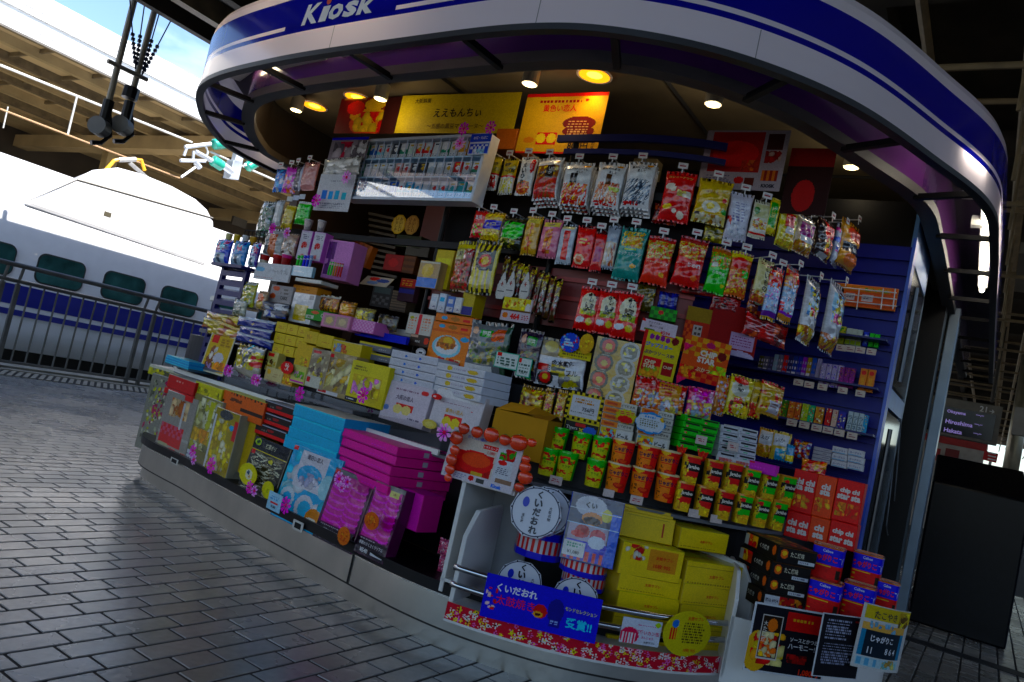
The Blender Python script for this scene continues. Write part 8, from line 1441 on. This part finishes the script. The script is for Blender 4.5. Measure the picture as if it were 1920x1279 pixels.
card("small pale blue price card reading 1,080 yen on the ledge", "price card", 'I', 335, 785, 85, 115, -.04, '#8fa8c8', [('w', .15, .55, .85, .85, 2, '#5a7a9a'), ('t', '¥1,080', .5, .2, .16, '#16161c', {'b': .03}), ('r', .25, .38, .75, .48, '#b85a5a')])
for i in range(5):
    box("magenta gift box, %s of five" % ("topmost", "second", "third", "fourth", "lowest")[i], "gift box", 'I', 945 - i * 16 + (0, 6, -5, 4, -3)[i], 375 + i * 62, 390, 57, .03 + (0, .008, 0, .012, .004)[i], '#c8107c', [('w', .05, .6, .5, .75, 1, '#d060b0'), ('w', .6, .3, .9, .45, 1, '#d060b0'), ('r', 0, 0, 1, .06, '#7a0c5c')], dep=.34, top='#c01478', side='#b8106e', tab='#8a868c', group="magenta gift boxes", yaw=-6, topd=[('r', .8, .5, 1, .8, '#140a12')] if i == 0 else None)
mg = lambda pr: [('r', 0, .0, 1, .22, '#120c14'), ('r', .06, .24, .94, .94, '#8a1068')] + sum([[('e', .3, .32 + k * .09, .24, .05, '#c01c96'), ('e', .3, .34 + k * .09, .23, .042, '#8a0e66'), ('e', .74, .28 + k * .09, .22, .05, '#c01c96'), ('e', .74, .30 + k * .09, .21, .042, '#8a0e66')] for k in range(7)], []) + [('r', 0, .94, 1, 1, '#5a5a58'), ('r', .02, .93, .14, .99, '#b83a1c'), ('t', '季節のさくさくワッフル', .5, .15, .05, '#b8b0b4', {'w': .8}), ('w', .1, .2, .6, .22, 1, '#8a8488')] + ([('t', '¥540', .32, .06, .06, '#d0d0d0', {'b': .02}), ('r', .56, .04, .95, .08, '#a8a8ac'), ('r', .55, .86, .85, .94, '#a8a47a'), ('t', '540', .7, .9, .03, '#5a1c1c')] if pr else [])
box("black framed clear pack of magenta waffles, left of a pair", "waffle pack", 'I', 765, 830, 250, 480, -.015, '#3a1030', mg(0), dep=.06, group=G9, name="waffle_pack", material=CLEAR, lean=8)
box("black framed clear pack of magenta waffles priced 540 yen, right of a pair", "waffle pack", 'I', 1010, 910, 195, 490, -.02, '#3a1030', mg(1), dep=.06, group=G9, name="waffle_pack", material=CLEAR, lean=8)
card("round orange brown seal on the left waffle pack", "seal", 'I', 797, 1012, 75, 118, -.05, '#a8661c', [('b', .2, .2, .8, .8, 8, .08, ['#8a4a10', '#c8842c'])], name="seal", shape=circ(18)); card("round orange seal on the right waffle pack", "seal", 'I', 982, 912, 90, 115, -.055, '#b0641c', [('b', .2, .2, .8, .8, 8, .08, ['#8a4a10', '#c8842c'])], name="seal", shape=circ(18))
box("magenta paper carrier hanging down beside the waffle packs", "carrier bag", 'I', 1215, 830, 180, 240, .08, '#a8107c', [('r', .3, 0, .32, 1, '#8a0c64'), ('r', .65, 0, .67, 1, '#8a0c64')], dep=.12, side='#8a0c64', name="carrier_bag")
card("small black label holder with a white frame on the plinth edge", "label holder", 'I', 490, 945, 65, 62, -.03, '#b0aca4', [('r', .15, .2, .85, .8, '#141414')], name="label_holder", roll=0); card("small black label holder with a white frame at the left of the plinth edge", "label holder", 'H', 265, 978, 52, 40, -.03, '#b0aca4', [('r', .15, .2, .85, .8, '#141414')], name="label_holder")
for i in range(4): box("thin blue book in the pile behind the far left box, %s" % ("topmost", "second", "third", "lowest")[i], "book", 'H', 292 - i * 4, 212 + i * 17, 165, 16, .06, ('#2a7ab0', '#1c6aa0', '#2a78ac', '#3a4a54')[i], [('r', 0, .7, 1, 1, '#6aa4c8')], dep=.15, top='#4a94c0', name="book", group="thin blue books in a pile")
for (cr, x, y, r, k, l) in (('H', 688, 300, 11, 'p', "magenta paper flower left of a pair in front of the yellow wedge bag"), ('H', 712, 310, 12, 'l', "pink paper flower right of a pair in front of the yellow wedge bag"), ('H', 895, 370, 11, 'p', "magenta paper flower on the white counter edge"), ('H', 922, 378, 12, 'l', "pink paper flower beside the magenta one on the counter edge"), ('H', 1240, 480, 15, 'p', "single pink paper flower on the glass left of the clear boxes"), ('H', 438, 905, 13, 'p', "pink paper flower on the cream cake box"), ('H', 445, 970, 11, 'l', "small pale pink paper flower under the one on the cream cake box"), ('H', 575, 1015, 17, 'p', "large pink paper flower low on the yellow sweets box"), ('I', 200, 690, 13, 'p', "pink paper flower low on the dark shredded pack"), ('I', 232, 715, 11, 'l', "pale flower beside the pink one on the dark shredded pack"), ('I', 440, 810, 17, 'p', "large pink paper flower on the sky blue clear pack"), ('I', 795, 635, 15, 'l', "pale pink paper flower at the top of the left waffle pack"), ('I', 850, 655, 12, 'l', "smaller pale flower at the right of the waffle pack flower"), ('I', 815, 695, 9, 'l', "smallest pale flower below the waffle pack flowers"), ('I', 950, 80, 16, 'p', "pink paper flower on the yellow gift box")):
    ox, oy, k_ = CROPS[cr]; flower(l, ox + x / k_, oy + y / k_, r, {'H': -.03, 'I': -.05}[cr] if y > 400 or cr == 'I' and y > 200 else .17, k, .01)
price_tags()
# clear guard along the counter edge
def gsweep():
    a, b = near(420, 690, .205), near(830, 820, .205); s_ = cpath(.205)[min(a, b):max(a, b) + 1]
    q = MB(); q.sweep(s_, [(0, .70), (0, .79)]); o = q.build("clear_guard", GLASS, kio); return o
gsweep()
import os as _o
if _o.environ.get('DBG'):
    for r_ in sorted(INFO, key=lambda x: str(x[2])): print("INFO", r_)
